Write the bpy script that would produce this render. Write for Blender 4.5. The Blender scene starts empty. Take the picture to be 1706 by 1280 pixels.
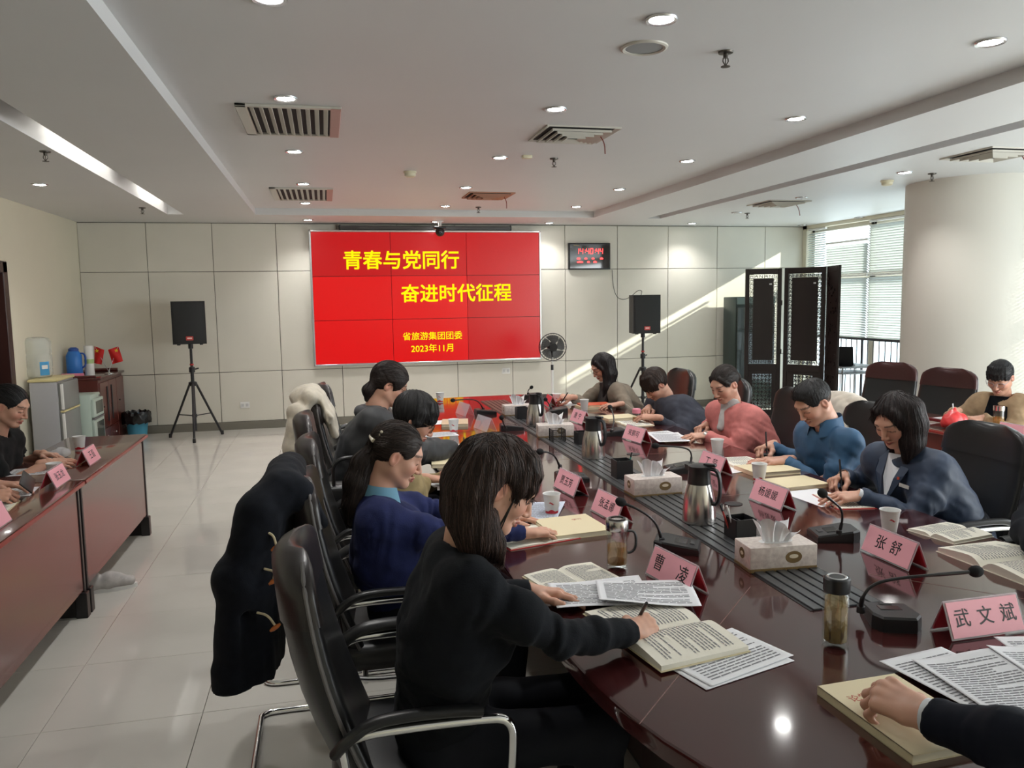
import bpy, bmesh, math, random
import numpy as np
from mathutils import Vector, Matrix, Euler
random.seed(7); RNG = np.random.RandomState(11)
SC = bpy.context.scene
COL = SC.collection
PI = math.pi
# ------------------------------------------------------------------ camera
F_PX, YAW, PITCH, ROLL, CAM_H = 1325.0, 0.2287, 0.1053, -0.0154, 1.684
_cy, _sy = math.cos(YAW), math.sin(YAW)
FW = np.array([_sy*math.cos(PITCH), _cy*math.cos(PITCH), -math.sin(PITCH)])
_r = np.array([_cy, -_sy, 0.0]); _u = np.cross(_r, FW)
RT = _r*math.cos(ROLL) + _u*math.sin(ROLL)
UP = -_r*math.sin(ROLL) + _u*math.cos(ROLL)
CAMP = np.array([0, 0, CAM_H])
cd = bpy.data.cameras.new('camera'); cam = bpy.data.objects.new('camera', cd); COL.objects.link(cam)
cd.sensor_fit = 'HORIZONTAL'; cd.sensor_width = 36.0; cd.lens = F_PX/1706*36.0
cd.clip_start = 0.05; cd.clip_end = 200
cam.matrix_world = Matrix(((RT[0], UP[0], -FW[0], 0), (RT[1], UP[1], -FW[1], 0), (RT[2], UP[2], -FW[2], CAM_H), (0, 0, 0, 1)))
SC.camera = cam
# ------------------------------------------------------------------ colour management, world, sun, window light
vs = SC.view_settings
vs.view_transform = 'Standard'; vs.look = 'None'; vs.gamma = 1.0; vs.use_curve_mapping = False
vs.exposure = 0.96
SC.cycles.use_denoising = True; SC.cycles.use_adaptive_sampling = True; SC.cycles.adaptive_threshold = 0.02
SC.cycles.max_bounces = 8; SC.cycles.diffuse_bounces = 4; SC.cycles.glossy_bounces = 4
SC.cycles.transmission_bounces = 8; SC.cycles.transparent_max_bounces = 12
SC.cycles.sample_clamp_indirect = 6.0; SC.cycles.caustics_reflective = False; SC.cycles.caustics_refractive = False
wd = bpy.data.worlds.new('world'); SC.world = wd; wd.use_nodes = True
_b = wd.node_tree.nodes['Background']; _b.inputs[0].default_value = (0.80, 0.90, 1.0, 1); _b.inputs[1].default_value = 2.2
def lamp(name, kind, loc, direction=None, energy=1, color=(1, 1, 1), **kw):
    l = bpy.data.lights.new(name, kind); l.energy = energy; l.color = color
    for k, v in kw.items(): setattr(l, k, v)
    o = bpy.data.objects.new(name, l); COL.objects.link(o); o.location = loc
    if direction is not None: o.rotation_euler = Vector(direction).to_track_quat('-Z', 'Y').to_euler()
    return o
SUN_DIR = (-1.0, 0.36, -0.515)
lamp('sun', 'SUN', (12, 4, 8), SUN_DIR, energy=8.0, color=(1.0, 0.93, 0.80), angle=0.012)
# daylight that comes in through the long blinds of the right-hand window wall
for i, (ya, yb, e) in enumerate(((0.2, 3.6, 100), (-2.0, 0.0, 64))):
    lamp('window_daylight', 'AREA', (7.16, (ya+yb)/2, 1.55), (-1, 0, -0.12), energy=e, color=(0.93, 0.97, 1.0), shape='RECTANGLE', size=yb-ya, size_y=2.1)
# ------------------------------------------------------------------ pixel helpers (photo pixels, 1706 x 1280)
def ray(x, y): return FW + RT*(x-853)/F_PX + UP*(640-y)/F_PX
def atz(x, y, z): d = ray(x, y); return CAMP + d*((z-CAM_H)/d[2])
def aty(x, y, Y): d = ray(x, y); return CAMP + d*(Y/d[1])
def atx(x, y, X): d = ray(x, y); return CAMP + d*(X/d[0])
def atd(x, y, D): return CAMP + ray(x, y)*D
def project(P):
    q = np.asarray(P, float)-CAMP; z = q@FW
    return (853+F_PX*(q@RT)/z, 640-F_PX*(q@UP)/z, z)
# ------------------------------------------------------------------ materials
MATS = {}
def mat(name, col=(0.5, 0.5, 0.5), rough=0.5, metal=0.0, **k):
    """principled material; noise=(scale, amount) tints, bump=(scale, strength, distance), coat, sheen, trans, alpha, emit, attr"""
    if name in MATS: return MATS[name]
    m = bpy.data.materials.new(name); m.use_nodes = True; nt = m.node_tree; N = nt.nodes; L = nt.links
    p = N['Principled BSDF']
    p.inputs['Base Color'].default_value = (*col, 1); p.inputs['Roughness'].default_value = rough; p.inputs['Metallic'].default_value = metal
    p.inputs['Specular IOR Level'].default_value = k.get('spec', 0.5)
    if 'ior' in k: p.inputs['IOR'].default_value = k['ior']
    if 'coat' in k: p.inputs['Coat Weight'].default_value = k['coat']; p.inputs['Coat Roughness'].default_value = k.get('coat_rough', 0.05)
    if 'sheen' in k: p.inputs['Sheen Weight'].default_value = k['sheen']; p.inputs['Sheen Roughness'].default_value = 0.5
    if 'trans' in k: p.inputs['Transmission Weight'].default_value = k['trans']
    if 'alpha' in k: p.inputs['Alpha'].default_value = k['alpha']
    if 'sss' in k: p.inputs['Subsurface Weight'].default_value = k['sss']; p.inputs['Subsurface Radius'].default_value = (0.9, 0.35, 0.2); p.inputs['Subsurface Scale'].default_value = 0.006
    if 'emit' in k: p.inputs['Emission Color'].default_value = (*k.get('emit_col', col), 1); p.inputs['Emission Strength'].default_value = k['emit']
    tc = N.new('ShaderNodeTexCoord'); mp = N.new('ShaderNodeMapping'); L.new(tc.outputs['Object'], mp.inputs['Vector'])
    mp.inputs['Scale'].default_value = k.get('stretch', (1, 1, 1))
    src = None
    if 'attr' in k:
        a = N.new('ShaderNodeAttribute'); a.attribute_name = k['attr']; src = a.outputs['Color']
    if 'noise' in k:
        sc, am = k['noise']; n = N.new('ShaderNodeTexNoise'); n.inputs['Scale'].default_value = sc; n.inputs['Detail'].default_value = k.get('detail', 4)
        L.new(mp.outputs['Vector'], n.inputs['Vector'])
        mx = N.new('ShaderNodeMix'); mx.data_type = 'RGBA'; mx.blend_type = 'MULTIPLY' if 'noise_col' not in k else 'MIX'
        rp = N.new('ShaderNodeMapRange'); rp.inputs['From Min'].default_value = 0.3; rp.inputs['From Max'].default_value = 0.7
        L.new(n.outputs['Fac'], rp.inputs['Value'])
        if 'noise_col' in k:
            rp.inputs['To Max'].default_value = am; L.new(rp.outputs['Result'], mx.inputs['Factor']); mx.inputs['B'].default_value = (*k['noise_col'], 1)
        else:
            mx.inputs['Factor'].default_value = 1.0; rp.inputs['To Min'].default_value = 1-am; rp.inputs['To Max'].default_value = 1+am*0.4
            L.new(rp.outputs['Result'], mx.inputs['B'])
        if src is not None: L.new(src, mx.inputs['A'])
        else: mx.inputs['A'].default_value = (*col, 1)
        src = mx.outputs['Result']
    if src is not None: L.new(src, p.inputs['Base Color'])
    if 'bump' in k:
        sc, st, ds = k['bump']; n2 = N.new('ShaderNodeTexNoise'); n2.inputs['Scale'].default_value = sc; n2.inputs['Detail'].default_value = 3
        mp2 = N.new('ShaderNodeMapping'); mp2.inputs['Scale'].default_value = k.get('bump_stretch', (1, 1, 1)); L.new(tc.outputs['Object'], mp2.inputs['Vector'])
        L.new(mp2.outputs['Vector'], n2.inputs['Vector'])
        b = N.new('ShaderNodeBump'); b.inputs['Strength'].default_value = st; b.inputs['Distance'].default_value = ds
        L.new(n2.outputs['Fac'], b.inputs['Height']); L.new(b.outputs['Normal'], p.inputs['Normal'])
    MATS[name] = m; return m
def srgb(r, g, b): return tuple(((c/255)/12.92 if c/255 <= 0.04045 else ((c/255+0.055)/1.055)**2.4) for c in (r, g, b))
# ------------------------------------------------------------------ mesh building
class MB:
    """collects simple shapes into ONE mesh"""
    def __init__(s): s.v = []; s.f = []
    def add(s, v, f):
        o = len(s.v); s.v += [tuple(map(float, q)) for q in v]; s.f += [tuple(i+o for i in q) for q in f]; return s
    def box(s, c, d, rz=0, R=None):
        x, y, z = (q/2 for q in d); P = [(-x, -y, -z), (x, -y, -z), (x, y, -z), (-x, y, -z), (-x, -y, z), (x, -y, z), (x, y, z), (-x, y, z)]
        if R is None: R = Matrix.Rotation(rz, 3, 'Z')
        P = [tuple(R @ Vector(q) + Vector(c)) for q in P]
        return s.add(P, [(0, 3, 2, 1), (4, 5, 6, 7), (0, 1, 5, 4), (1, 2, 6, 5), (2, 3, 7, 6), (3, 0, 4, 7)])
    def rbox(s, c, d, r=0.01, seg=2, rz=0, R=None):
        bm = bmesh.new(); bmesh.ops.create_cube(bm, size=1.0)
        for v in bm.verts: v.co = Vector((v.co.x*d[0], v.co.y*d[1], v.co.z*d[2]))
        bmesh.ops.bevel(bm, geom=bm.edges[:], offset=min(r, min(d)*0.49), segments=seg, profile=0.5, affect='EDGES')
        if R is None: R = Matrix.Rotation(rz, 3, 'Z')
        bm.verts.index_update(); s.add([tuple(R @ v.co + Vector(c)) for v in bm.verts], [tuple(v.index for v in f.verts) for f in bm.faces]); bm.free(); return s
    def ring_loft(s, rings, cap=True, close=False):
        n = len(rings[0]); v = [p for r in rings for p in r]; f = []
        m = len(rings)
        for i in range(m if close else m-1):
            a = i*n; b = ((i+1) % m)*n
            for j in range(n): k = (j+1) % n; f.append((a+j, a+k, b+k, b+j))
        if cap and not close: f.append(tuple(range(n-1, -1, -1))); f.append(tuple(range((m-1)*n, m*n)))
        return s.add(v, f)
    def lathe(s, prof, n=24, c=(0, 0, 0), cap=True):
        return s.ring_loft([[(c[0]+r*math.cos(2*PI*j/n), c[1]+r*math.sin(2*PI*j/n), c[2]+z) for j in range(n)] for r, z in prof], cap)
    def tube(s, pts, r, n=10, cap=True, close=False, flat=None):
        P = [np.array(p, float) for p in pts]; m = len(P); rr = r if hasattr(r, '__len__') else [r]*m
        T = []
        for i in range(m):
            a = P[(i-1) % m] if (close or i > 0) else P[0]; b = P[(i+1) % m] if (close or i < m-1) else P[-1]
            t = b-a; T.append(t/(np.linalg.norm(t)+1e-12))
        ref = np.array([0, 0, 1.0]) if abs(T[0][2]) < 0.9 else np.array([1.0, 0, 0])
        nrm = np.cross(ref, T[0]); nrm /= np.linalg.norm(nrm); rings = []
        for i in range(m):
            nrm = nrm-T[i]*(nrm@T[i]); nrm /= np.linalg.norm(nrm)+1e-12; bn = np.cross(T[i], nrm)
            fx, fy = flat if flat else (1, 1)
            rings.append([tuple(P[i]+rr[i]*(fx*math.cos(2*PI*j/n)*nrm+fy*math.sin(2*PI*j/n)*bn)) for j in range(n)])
        return s.ring_loft(rings, cap, close)
    def prism(s, poly, z0, z1):
        n = len(poly); v = [(x, y, z0) for x, y in poly]+[(x, y, z1) for x, y in poly]
        return s.add(v, [tuple(range(n-1, -1, -1)), tuple(range(n, 2*n))]+[(i, (i+1) % n, n+(i+1) % n, n+i) for i in range(n)])
    def grid(s, fn, nu, nv):
        v = [fn(i/nu, j/nv) for j in range(nv+1) for i in range(nu+1)]
        return s.add(v, [(j*(nu+1)+i, j*(nu+1)+i+1, (j+1)*(nu+1)+i+1, (j+1)*(nu+1)+i) for j in range(nv) for i in range(nu)])
    def xf(s, M):
        s.v = [tuple(M @ Vector(q)) for q in s.v]; return s
    def mesh(s, name, smooth=True, angle=35):
        me = bpy.data.meshes.new(name); me.from_pydata(s.v, [], s.f); me.update()
        if smooth:
            me.polygons.foreach_set('use_smooth', [True]*len(me.polygons)); me.set_sharp_from_angle(angle=math.radians(angle))
        return me
    def ob(s, name, m, parent=None, smooth=True, angle=35, **k): return link(name, s.mesh(name, smooth, angle), m, parent, **k)
def sphere(c, r, n=16, sc=(1, 1, 1)):
    mb = MB(); h = n//2
    prof = [(max(1e-4, math.sin(PI*i/h)), -math.cos(PI*i/h)) for i in range(h+1)]
    mb.lathe(prof, n); mb.v = [(c[0]+x*r*sc[0], c[1]+y*r*sc[1], c[2]+z*r*sc[2]) for x, y, z in mb.v]; return mb
def link(name, me, m=None, parent=None, loc=None, rot=None, label=None, cat=None, group=None, kind=None):
    o = bpy.data.objects.new(name, me); COL.objects.link(o)
    if m is not None:
        for q in (m if isinstance(m, (list, tuple)) else [m]): me.materials.append(q) if q.name not in [x.name for x in me.materials if x] else None
    if parent is not None: o.parent = parent
    if loc is not None: o.location = loc
    if rot is not None: o.rotation_euler = rot
    tag(o, label, cat, group, kind); return o
def tag(o, label=None, cat=None, group=None, kind=None):
    if label: o['label'] = label
    if cat: o['category'] = cat
    if group: o['group'] = group
    if kind: o['kind'] = kind
    return o
def thing(name, label, cat, loc=(0, 0, 0), rz=0, group=None):
    o = bpy.data.objects.new(name, None); COL.objects.link(o); o.location = tuple(map(float, loc)); o.rotation_euler = (0, 0, rz); o.empty_display_size = 0.1
    return tag(o, label, cat, group)
def copy_tree(o, parent=None, **k):
    c = o.copy(); COL.objects.link(c); c.parent = parent
    for ch in list(o.children): copy_tree(ch, c)
    for key in ('label', 'group'):
        if key in k: c[key] = k[key]
    if 'loc' in k: c.location = tuple(map(float, k['loc']))
    if 'rz' in k: c.rotation_euler = (0, 0, k['rz'])
    return c
_txt = {}
def text_mesh(s, size=0.1, bold=0.0, depth=0.0, align='CENTER', name='lettering', sx=1.0, kern=1.0):
    cu = bpy.data.curves.new(name, 'FONT'); cu.body = s; cu.size = size; cu.align_x = align; cu.align_y = 'CENTER'
    cu.offset = bold*size; cu.extrude = depth; cu.resolution_u = 3; cu.space_character = kern
    o = bpy.data.objects.new(name, cu); COL.objects.link(o)
    bpy.context.view_layer.update()
    dg = bpy.context.evaluated_depsgraph_get(); me = bpy.data.meshes.new_from_object(o.evaluated_get(dg))
    bpy.data.objects.remove(o); bpy.data.curves.remove(cu); me.name = name
    if sx != 1.0:
        for v in me.vertices: v.co.x *= sx
    me.materials.clear(); return me
def dup_bold(me, d):
    """thicken flat lettering by laying shifted copies into the same mesh"""
    bm_ = bmesh.new(); bm_.from_mesh(me); src = bm_.verts[:]+bm_.edges[:]+bm_.faces[:]
    for dx, dy, dz in ((d, 0, 1e-5), (0, d, 2e-5), (d, d, 3e-5)):
        r = bmesh.ops.duplicate(bm_, geom=src); bmesh.ops.translate(bm_, vec=(dx, dy, dz), verts=[g for g in r['geom'] if isinstance(g, bmesh.types.BMVert)])
    bmesh.ops.translate(bm_, vec=(-d/2, -d/2, 0), verts=bm_.verts[:]); bm_.to_mesh(me); bm_.free(); return me
def chaikin(p, it=2, close=False):
    p = [np.array(q, float) for q in p]
    for _ in range(it):
        q = [] if close else [p[0]]
        for i in range(len(p) if close else len(p)-1):
            a, b = p[i], p[(i+1) % len(p)]; q += [a*0.75+b*0.25, a*0.25+b*0.75]
        if not close: q.append(p[-1])
        p = q
    return p
# shared materials
WHITE = mat('white_plastic', (0.80, 0.80, 0.78), 0.35)
BLACKP = mat('black_plastic', (0.012, 0.012, 0.014), 0.38)
CHROME = mat('chrome', (0.82, 0.82, 0.83), 0.10, 1.0)
STEEL = mat('brushed_steel', (0.55, 0.52, 0.50), 0.22, 1.0, bump=(60, 0.15, 0.001), bump_stretch=(1, 1, 0.02))
LEATHER = mat('black_leather', (0.014, 0.014, 0.015), 0.34, bump=(220, 0.25, 0.001))
PAPER = mat('paper', (0.82, 0.83, 0.86), 0.75)
INK = mat('grey_print', (0.22, 0.22, 0.24), 0.8)
# ================================================================== SETTING
XL, XR, YB, YF, ZC = -3.0155, 7.31, 11.20, -2.4, 2.75
TRAY = 2.83
m_panel = mat('cream_wall_panel', srgb(220, 216, 204), 0.55, noise=(1.3, 0.05), bump=(160, 0.06, 0.001))
m_plaster = mat('cream_plaster', srgb(224, 218, 198), 0.75, noise=(0.9, 0.05))
m_ceil = mat('white_ceiling_paint', srgb(212, 212, 212), 0.5, noise=(0.7, 0.03))
m_groove = mat('panel_joint', (0.16, 0.15, 0.13), 0.8)
m_base = mat('grey_skirting', srgb(120, 116, 106), 0.35)
m_tile = mat('polished_porcelain', srgb(210, 207, 199), 0.06, noise=(2.2, 0.06), spec=0.5)
m_grout = mat('tile_joint', srgb(120, 112, 98), 0.7)
# floor
fl = MB().box(((XL+XR)/2, (YB+YF)/2, -0.06), (XR-XL+0.4, YB-YF+0.4, 0.10)).ob('floor', m_grout, kind='structure', smooth=False)
T0 = 0.6095; tile_me = MB().rbox((0, 0, -0.005), (T0-0.0022, T0-0.0022, 0.012), 0.0012, 1).mesh('tile', False)
tile_me.materials.append(m_tile); rest = MB(); nt_ = 0
x0, y0 = -1.167-6*T0, 3.354-12*T0
for i in range(20):
    for j in range(30):
        cx, cyy = x0+(i+0.5)*T0, y0+(j+0.5)*T0
        if cx < XL-T0*0.5 or cx > XR+T0*0.5 or cyy < YF-T0*0.5 or cyy > YB+T0*0.5: continue
        seen = False
        for dx in (-0.3, 0, 0.3):
            for dy in (-0.3, 0.3):
                if cyy+dy > 1.0:
                    q = project((cx+dx, cyy+dy, 0)); seen |= -20 < q[0] < 1000 and 600 < q[1] < 1300
        under = 1.0 < cx < 2.4 and 1.5 < cyy < 7.3
        if seen and not under: link('tile', tile_me, None, fl, loc=(cx, cyy, 0)); nt_ += 1
        else: rest.box((cx, cyy, -0.005), (T0-0.0022, T0-0.0022, 0.012))
rest.ob('tile_field', m_tile, fl, smooth=False, kind='stuff')
# back wall with its panels
W_ = 0.805
wb = MB().box(((XL+XR)/2, YB+0.08, ZC/2), (XR-XL+0.5, 0.13, ZC+0.3)).ob('wall_back', m_groove, kind='structure', smooth=False)
rows = ((0.105, 0.78), (0.78, 2.1155), (2.1155, 2.745))
for k in range(13):
    for a, b in rows:
        xa, xb = XL+k*W_, min(XL+(k+1)*W_, XR)
        MB().rbox(((xa+xb)/2, YB+0.004, (a+b)/2), (xb-xa-0.007, 0.022, b-a-0.007), 0.003, 1).ob('panel', m_panel, wb, smooth=False)
MB().rbox(((XL+XR)/2, YB-0.008, 0.052), (XR-XL, 0.02, 0.104), 0.004, 1).ob('baseboard_back', m_base, kind='structure')
# left wall, with its door
DY0, DY1, DZ = 6.9, 8.56, 2.12
wl = MB()
wl.box((XL-0.06, (YF+DY0)/2, ZC/2), (0.12, DY0-YF, ZC+0.1)); wl.box((XL-0.06, (DY1+YB)/2+0.05, ZC/2), (0.12, YB-DY1+0.1, ZC+0.1)); wl.box((XL-0.06, (DY0+DY1)/2, (DZ+ZC)/2+0.02), (0.12, DY1-DY0, ZC-DZ+0.06))
wl.ob('wall_left', m_plaster, kind='structure', smooth=False)
m_door = mat('dark_door_wood', (0.045, 0.016, 0.013), 0.3, noise=(6, 0.4), stretch=(1, 1, 0.1))
dr = thing('door_1', None, None, (XL-0.03, (DY0+DY1)/2, 0)); dr['kind'] = 'structure'
for s in (-1, 1):
    MB().rbox((0.03, s*(DY1-DY0)/2-s*0.05, DZ/2), (0.16, 0.11, DZ), 0.006, 1).ob('door_frame', m_door, dr)
    MB().rbox((-0.02, s*(DY1-DY0-0.2)/4, (DZ-0.1)/2), (0.05, (DY1-DY0-0.22)/2, DZ-0.12), 0.004, 1).ob('door_leaf', m_door, dr)
MB().rbox((0.03, 0, DZ-0.05), (0.16, DY1-DY0, 0.11), 0.006, 1).ob('door_frame', m_door, dr)
for s in (-1, 1): MB().tube(chaikin([(0.005, s*0.05, 1.05), (0.05, s*0.05, 1.05), (0.06, s*0.16, 1.05)]), 0.009, 8).ob('door_handle', CHROME, dr)
for a, b in ((YF, DY0), (DY1, YB)):
    MB().rbox((XL+0.008, (a+b)/2, 0.052), (0.02, b-a, 0.104), 0.004, 1).ob('baseboard_left', m_base, kind='structure')
# wall behind the photographer
MB().box(((XL+XR)/2, YF-0.06, ZC/2), (XR-XL+0.4, 0.12, ZC+0.3)).ob('wall_front', m_plaster, kind='structure', smooth=False)
# ceiling: raised middle tray, soffits and two light slots
SL, SR, SF = -0.77, 3.51, 10.17
LS0, LS1, RS0, RS1, SLE = -1.76, -1.58, 4.28, 4.47, 10.2
ce = MB().box(((SL+SR)/2, (YF+SF)/2, TRAY+0.03), (SR-SL+0.1, SF-YF+0.1, 0.06)).ob('ceiling', m_ceil, kind='structure', smooth=False)
def soff(xa, xb, ya, yb): return MB().box(((xa+xb)/2, (ya+yb)/2, ZC+0.09), (xb-xa, yb-ya, 0.18)).ob('soffit', m_ceil, ce, smooth=False)
soff(XL-0.1, LS0, YF, YB+0.1); soff(LS1, SL, YF, YB+0.1); soff(SR, RS0, YF, YB+0.1); soff(RS1, XR+0.3, YF, YB+0.1)
soff(SL, SR, SF, YB+0.1); soff(LS0, LS1, SLE, YB+0.1); soff(RS0, RS1, SLE, YB+0.1)
MB().box(((LS0+LS1)/2, (YF+SLE)/2, ZC+0.20), (LS1-LS0+0.1, SLE-YF, 0.05)).ob('slot_top', m_ceil, ce, smooth=False)
MB().box(((RS0+RS1)/2, (YF+SLE)/2, ZC+0.20), (RS1-RS0+0.1, SLE-YF, 0.05)).ob('slot_top', m_ceil, ce, smooth=False)
m_tubeglow = mat('glowing_tube', (1, 1, 1), 0.4, emit=6.0, emit_col=(1.0, 0.97, 0.9))
for i, (ya, yb) in enumerate(((8.6, 10.0), (5.9, 7.7))):
    t = thing('strip_lamp', ('far short strip lamp glowing inside the left ceiling slot', 'near strip lamp glowing inside the left ceiling slot')[i], 'lamp', (LS1-0.03, (ya+yb)/2, ZC+0.15), group='strip lamps in the left ceiling slot')
    MB().rbox((0, 0, 0.012), (0.04, yb-ya, 0.022), 0.004, 1).ob('housing', WHITE, t)
    MB().tube([(0, -(yb-ya)/2+0.02, -0.012), (0, (yb-ya)/2-0.02, -0.012)], 0.012, 8).ob('tube', m_tubeglow, t)
# cylindrical pillar
m_pillar = mat('pillar_paint', srgb(216, 212, 203), 0.5, noise=(0.8, 0.04))
MB().lathe([(0.61, 0), (0.61, ZC)], 96, (6.2, 6.65, 0)).ob('wall_pillar', m_pillar, kind='structure')
# window wall on the right: frames, glass, blinds, guard rail
m_alu = mat('window_aluminium', srgb(196, 190, 178), 0.4, 0.2)
m_glass = bpy.data.materials.new('window_glass'); m_glass.use_nodes = True
_n = m_glass.node_tree; _n.nodes.remove(_n.nodes['Principled BSDF']); _t = _n.nodes.new('ShaderNodeBsdfTransparent'); _t.inputs[0].default_value = (0.93, 0.97, 0.96, 1)
_d = _n.nodes.new('ShaderNodeBsdfGlossy'); _d.inputs['Roughness'].default_value = 0.02; _m = _n.nodes.new('ShaderNodeMixShader'); _m.inputs[0].default_value = 0.06
_n.links.new(_t.outputs[0], _m.inputs[1]); _n.links.new(_d.outputs[0], _m.inputs[2]); _n.links.new(_m.outputs[0], _n.nodes['Material Output'].inputs[0])
m_blind = bpy.data.materials.new('blind_slat_white'); m_blind.use_nodes = True
_n = m_blind.node_tree; _n.nodes.remove(_n.nodes['Principled BSDF'])
_d = _n.nodes.new('ShaderNodeBsdfDiffuse'); _d.inputs[0].default_value = (0.56, 0.58, 0.56, 1)
_t = _n.nodes.new('ShaderNodeBsdfTranslucent'); _t.inputs[0].default_value = (0.62, 0.68, 0.66, 1)
_m = _n.nodes.new('ShaderNodeMixShader'); _m.inputs[0].default_value = 0.13
_n.links.new(_d.outputs[0], _m.inputs[1]); _n.links.new(_t.outputs[0], _m.inputs[2]); _n.links.new(_m.outputs[0], _n.nodes['Material Output'].inputs[0])
HEADZ = 2.70
wr = MB().box((XR+0.1, (YF+YB)/2, ZC+0.0), (0.24, YB-YF, 0.10)).box((XR+0.1, (YF+YB)/2, 0.06), (0.24, YB-YF, 0.16)).box((XR+0.1, YB-0.06, ZC/2), (0.24, 0.10, ZC)).box((XR+0.1, YF+0.05, ZC/2), (0.24, 0.14, ZC)).ob('wall_right', m_plaster, kind='structure', smooth=False)
bays = []; yb = YB-0.12
while yb > YF+0.3:
    ya = max(yb-1.42, YF+0.1); bays.append((ya, yb)); yb = ya
m_rail = mat('guard_rail_paint', (0.02, 0.02, 0.03), 0.4)
for i, (ya, yb) in enumerate(bays):
    w = thing('window_%d' % (i+1), None, None, (XR+0.12, (ya+yb)/2, 0.14)); w['kind'] = 'structure'; b = yb-ya; h = HEADZ-0.14
    MB().rbox((0, -b/2+0.03, h/2), (0.08, 0.06, h), 0.005, 1).rbox((0, b/2-0.03, h/2), (0.08, 0.06, h), 0.005, 1).rbox((0, 0, 0.03), (0.08, b, 0.06), 0.005, 1).rbox((0, 0, h-0.03), (0.08, b, 0.06), 0.005, 1).rbox((0, 0, 1.80), (0.08, b, 0.07), 0.005, 1).ob('window_frame', m_alu, w)
    for za, zb in ((0.06, 1.765), (1.835, h-0.06)): MB().box((0, 0, (za+zb)/2), (0.008, b-0.12, zb-za)).ob('pane', m_glass, w, smooth=False)
    # venetian blind: upper field, lower field
    fields = [(-b/2+0.01, b/2-0.01, 1.86, h-0.03, -0.80 if not 5.0 < (ya+yb)/2 < 6.8 else -0.12), (-b/2+0.01, b/2-0.01, 0.95 if i < 2 else 0.25, 1.80, -0.80 if not 5.0 < (ya+yb)/2 < 6.8 else -0.12)]
    if i == 0:   # next to the back wall: one half tilted open, the other drawn down a little from the head
        sp = 10.62-(ya+yb)/2
        fields = [(sp+0.01, b/2-0.01, 1.86, h-0.03, 0.55), (-b/2+0.01, sp-0.01, 1.86, h-0.27, -0.8), (sp+0.01, b/2-0.01, 0.95, 1.80, 0.55), (-b/2+0.01, sp-0.01, 0.95, 1.80, -0.8)]
    for y0_, y1_, za, zb, tilt in fields:
        mb = MB(); n = int((zb-za)/0.034)
        for q in range(n):
            z = za+q*0.034; c_, s_ = math.cos(tilt)*0.0232, math.sin(tilt)*0.0232
            mb.add([(-0.115-c_, y0_, z-s_), (-0.115-c_, y1_, z-s_), (-0.115+c_, y1_, z+s_), (-0.115+c_, y0_, z+s_)], [(0, 1, 2, 3)])
        bl = mb.ob('blind_slats', m_blind, w, smooth=False, kind='stuff')
        MB().rbox((-0.115, (y0_+y1_)/2, zb+0.012), (0.035, y1_-y0_, 0.03), 0.004, 1).ob('blind_headrail', WHITE, w)
        MB().rbox((-0.115, (y0_+y1_)/2, za-0.02), (0.03, y1_-y0_, 0.016), 0.004, 1).ob('blind_bottom_rail', WHITE, w)
# guard rail in front of the windows
gr = thing('guard_rail', 'dark metal guard rail with thin balusters in front of the blinds', 'railing', (XR-0.16, 8.95, 0))
GR0, GR1 = -1.9, 2.1
MB().rbox((0, (GR0+GR1)/2, 1.08), (0.05, GR1-GR0, 0.035), 0.008, 2).ob('top_rail', m_rail, gr)
MB().rbox((0, (GR0+GR1)/2, 0.12), (0.03, GR1-GR0, 0.03), 0.004, 1).ob('bottom_rail', m_rail, gr)
q = GR0+0.05; k = 0
while q < GR1:
    big = k % 7 == 0
    MB().tube([(0, q, 0.0 if big else 0.12), (0, q, 1.07)], 0.018 if big else 0.007, 8).ob('post' if big else 'baluster', m_rail, gr); q += 0.115; k += 1
# ------------------------------------------------------------------ ceiling fittings
m_glow = mat('lamp_glow', (1, 1, 1), 0.5, emit=28.0, emit_col=(1.0, 0.98, 0.95))
m_off = mat('lamp_dull_diffuser', (0.75, 0.76, 0.78), 0.4)
m_ring = mat('lamp_trim_ring', (0.55, 0.55, 0.56), 0.25, 0.8)
prof_ring = [(0.047, 0.004), (0.052, -0.004), (0.064, -0.007), (0.068, -0.001), (0.068, 0.004)]
ring_me = MB().lathe(prof_ring, 28, cap=False).mesh('trim_ring'); ring_me.materials.append(m_ring)
lens_me = MB().lathe([(0.0005, -0.004), (0.03, -0.0045), (0.047, -0.002), (0.048, 0.004)], 24, cap=False).mesh('lens'); lens_me.materials.append(m_glow)
lens_off = lens_me.copy(); lens_off.materials.clear(); lens_off.materials.append(m_off)
def downlight(x, y, label, on=True, in_tray=True, power=26.0):
    z = TRAY if in_tray else ZC; p = atz(x, y, z)
    t = thing('downlight', label, 'downlight', p-np.array([0, 0, 0.004]), group='recessed round downlights in the ceiling')
    link('trim_ring', ring_me, None, t); link('lens', lens_me if on else lens_off, None, t)
    if on and power:
        l = lamp('downlight_beam', 'SPOT', p-np.array([0, 0, 0.02]), (0, 0, -1), energy=power, color=(1.0, 0.985, 0.96), spot_size=2.2, spot_blend=0.8, shadow_soft_size=0.045)
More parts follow.
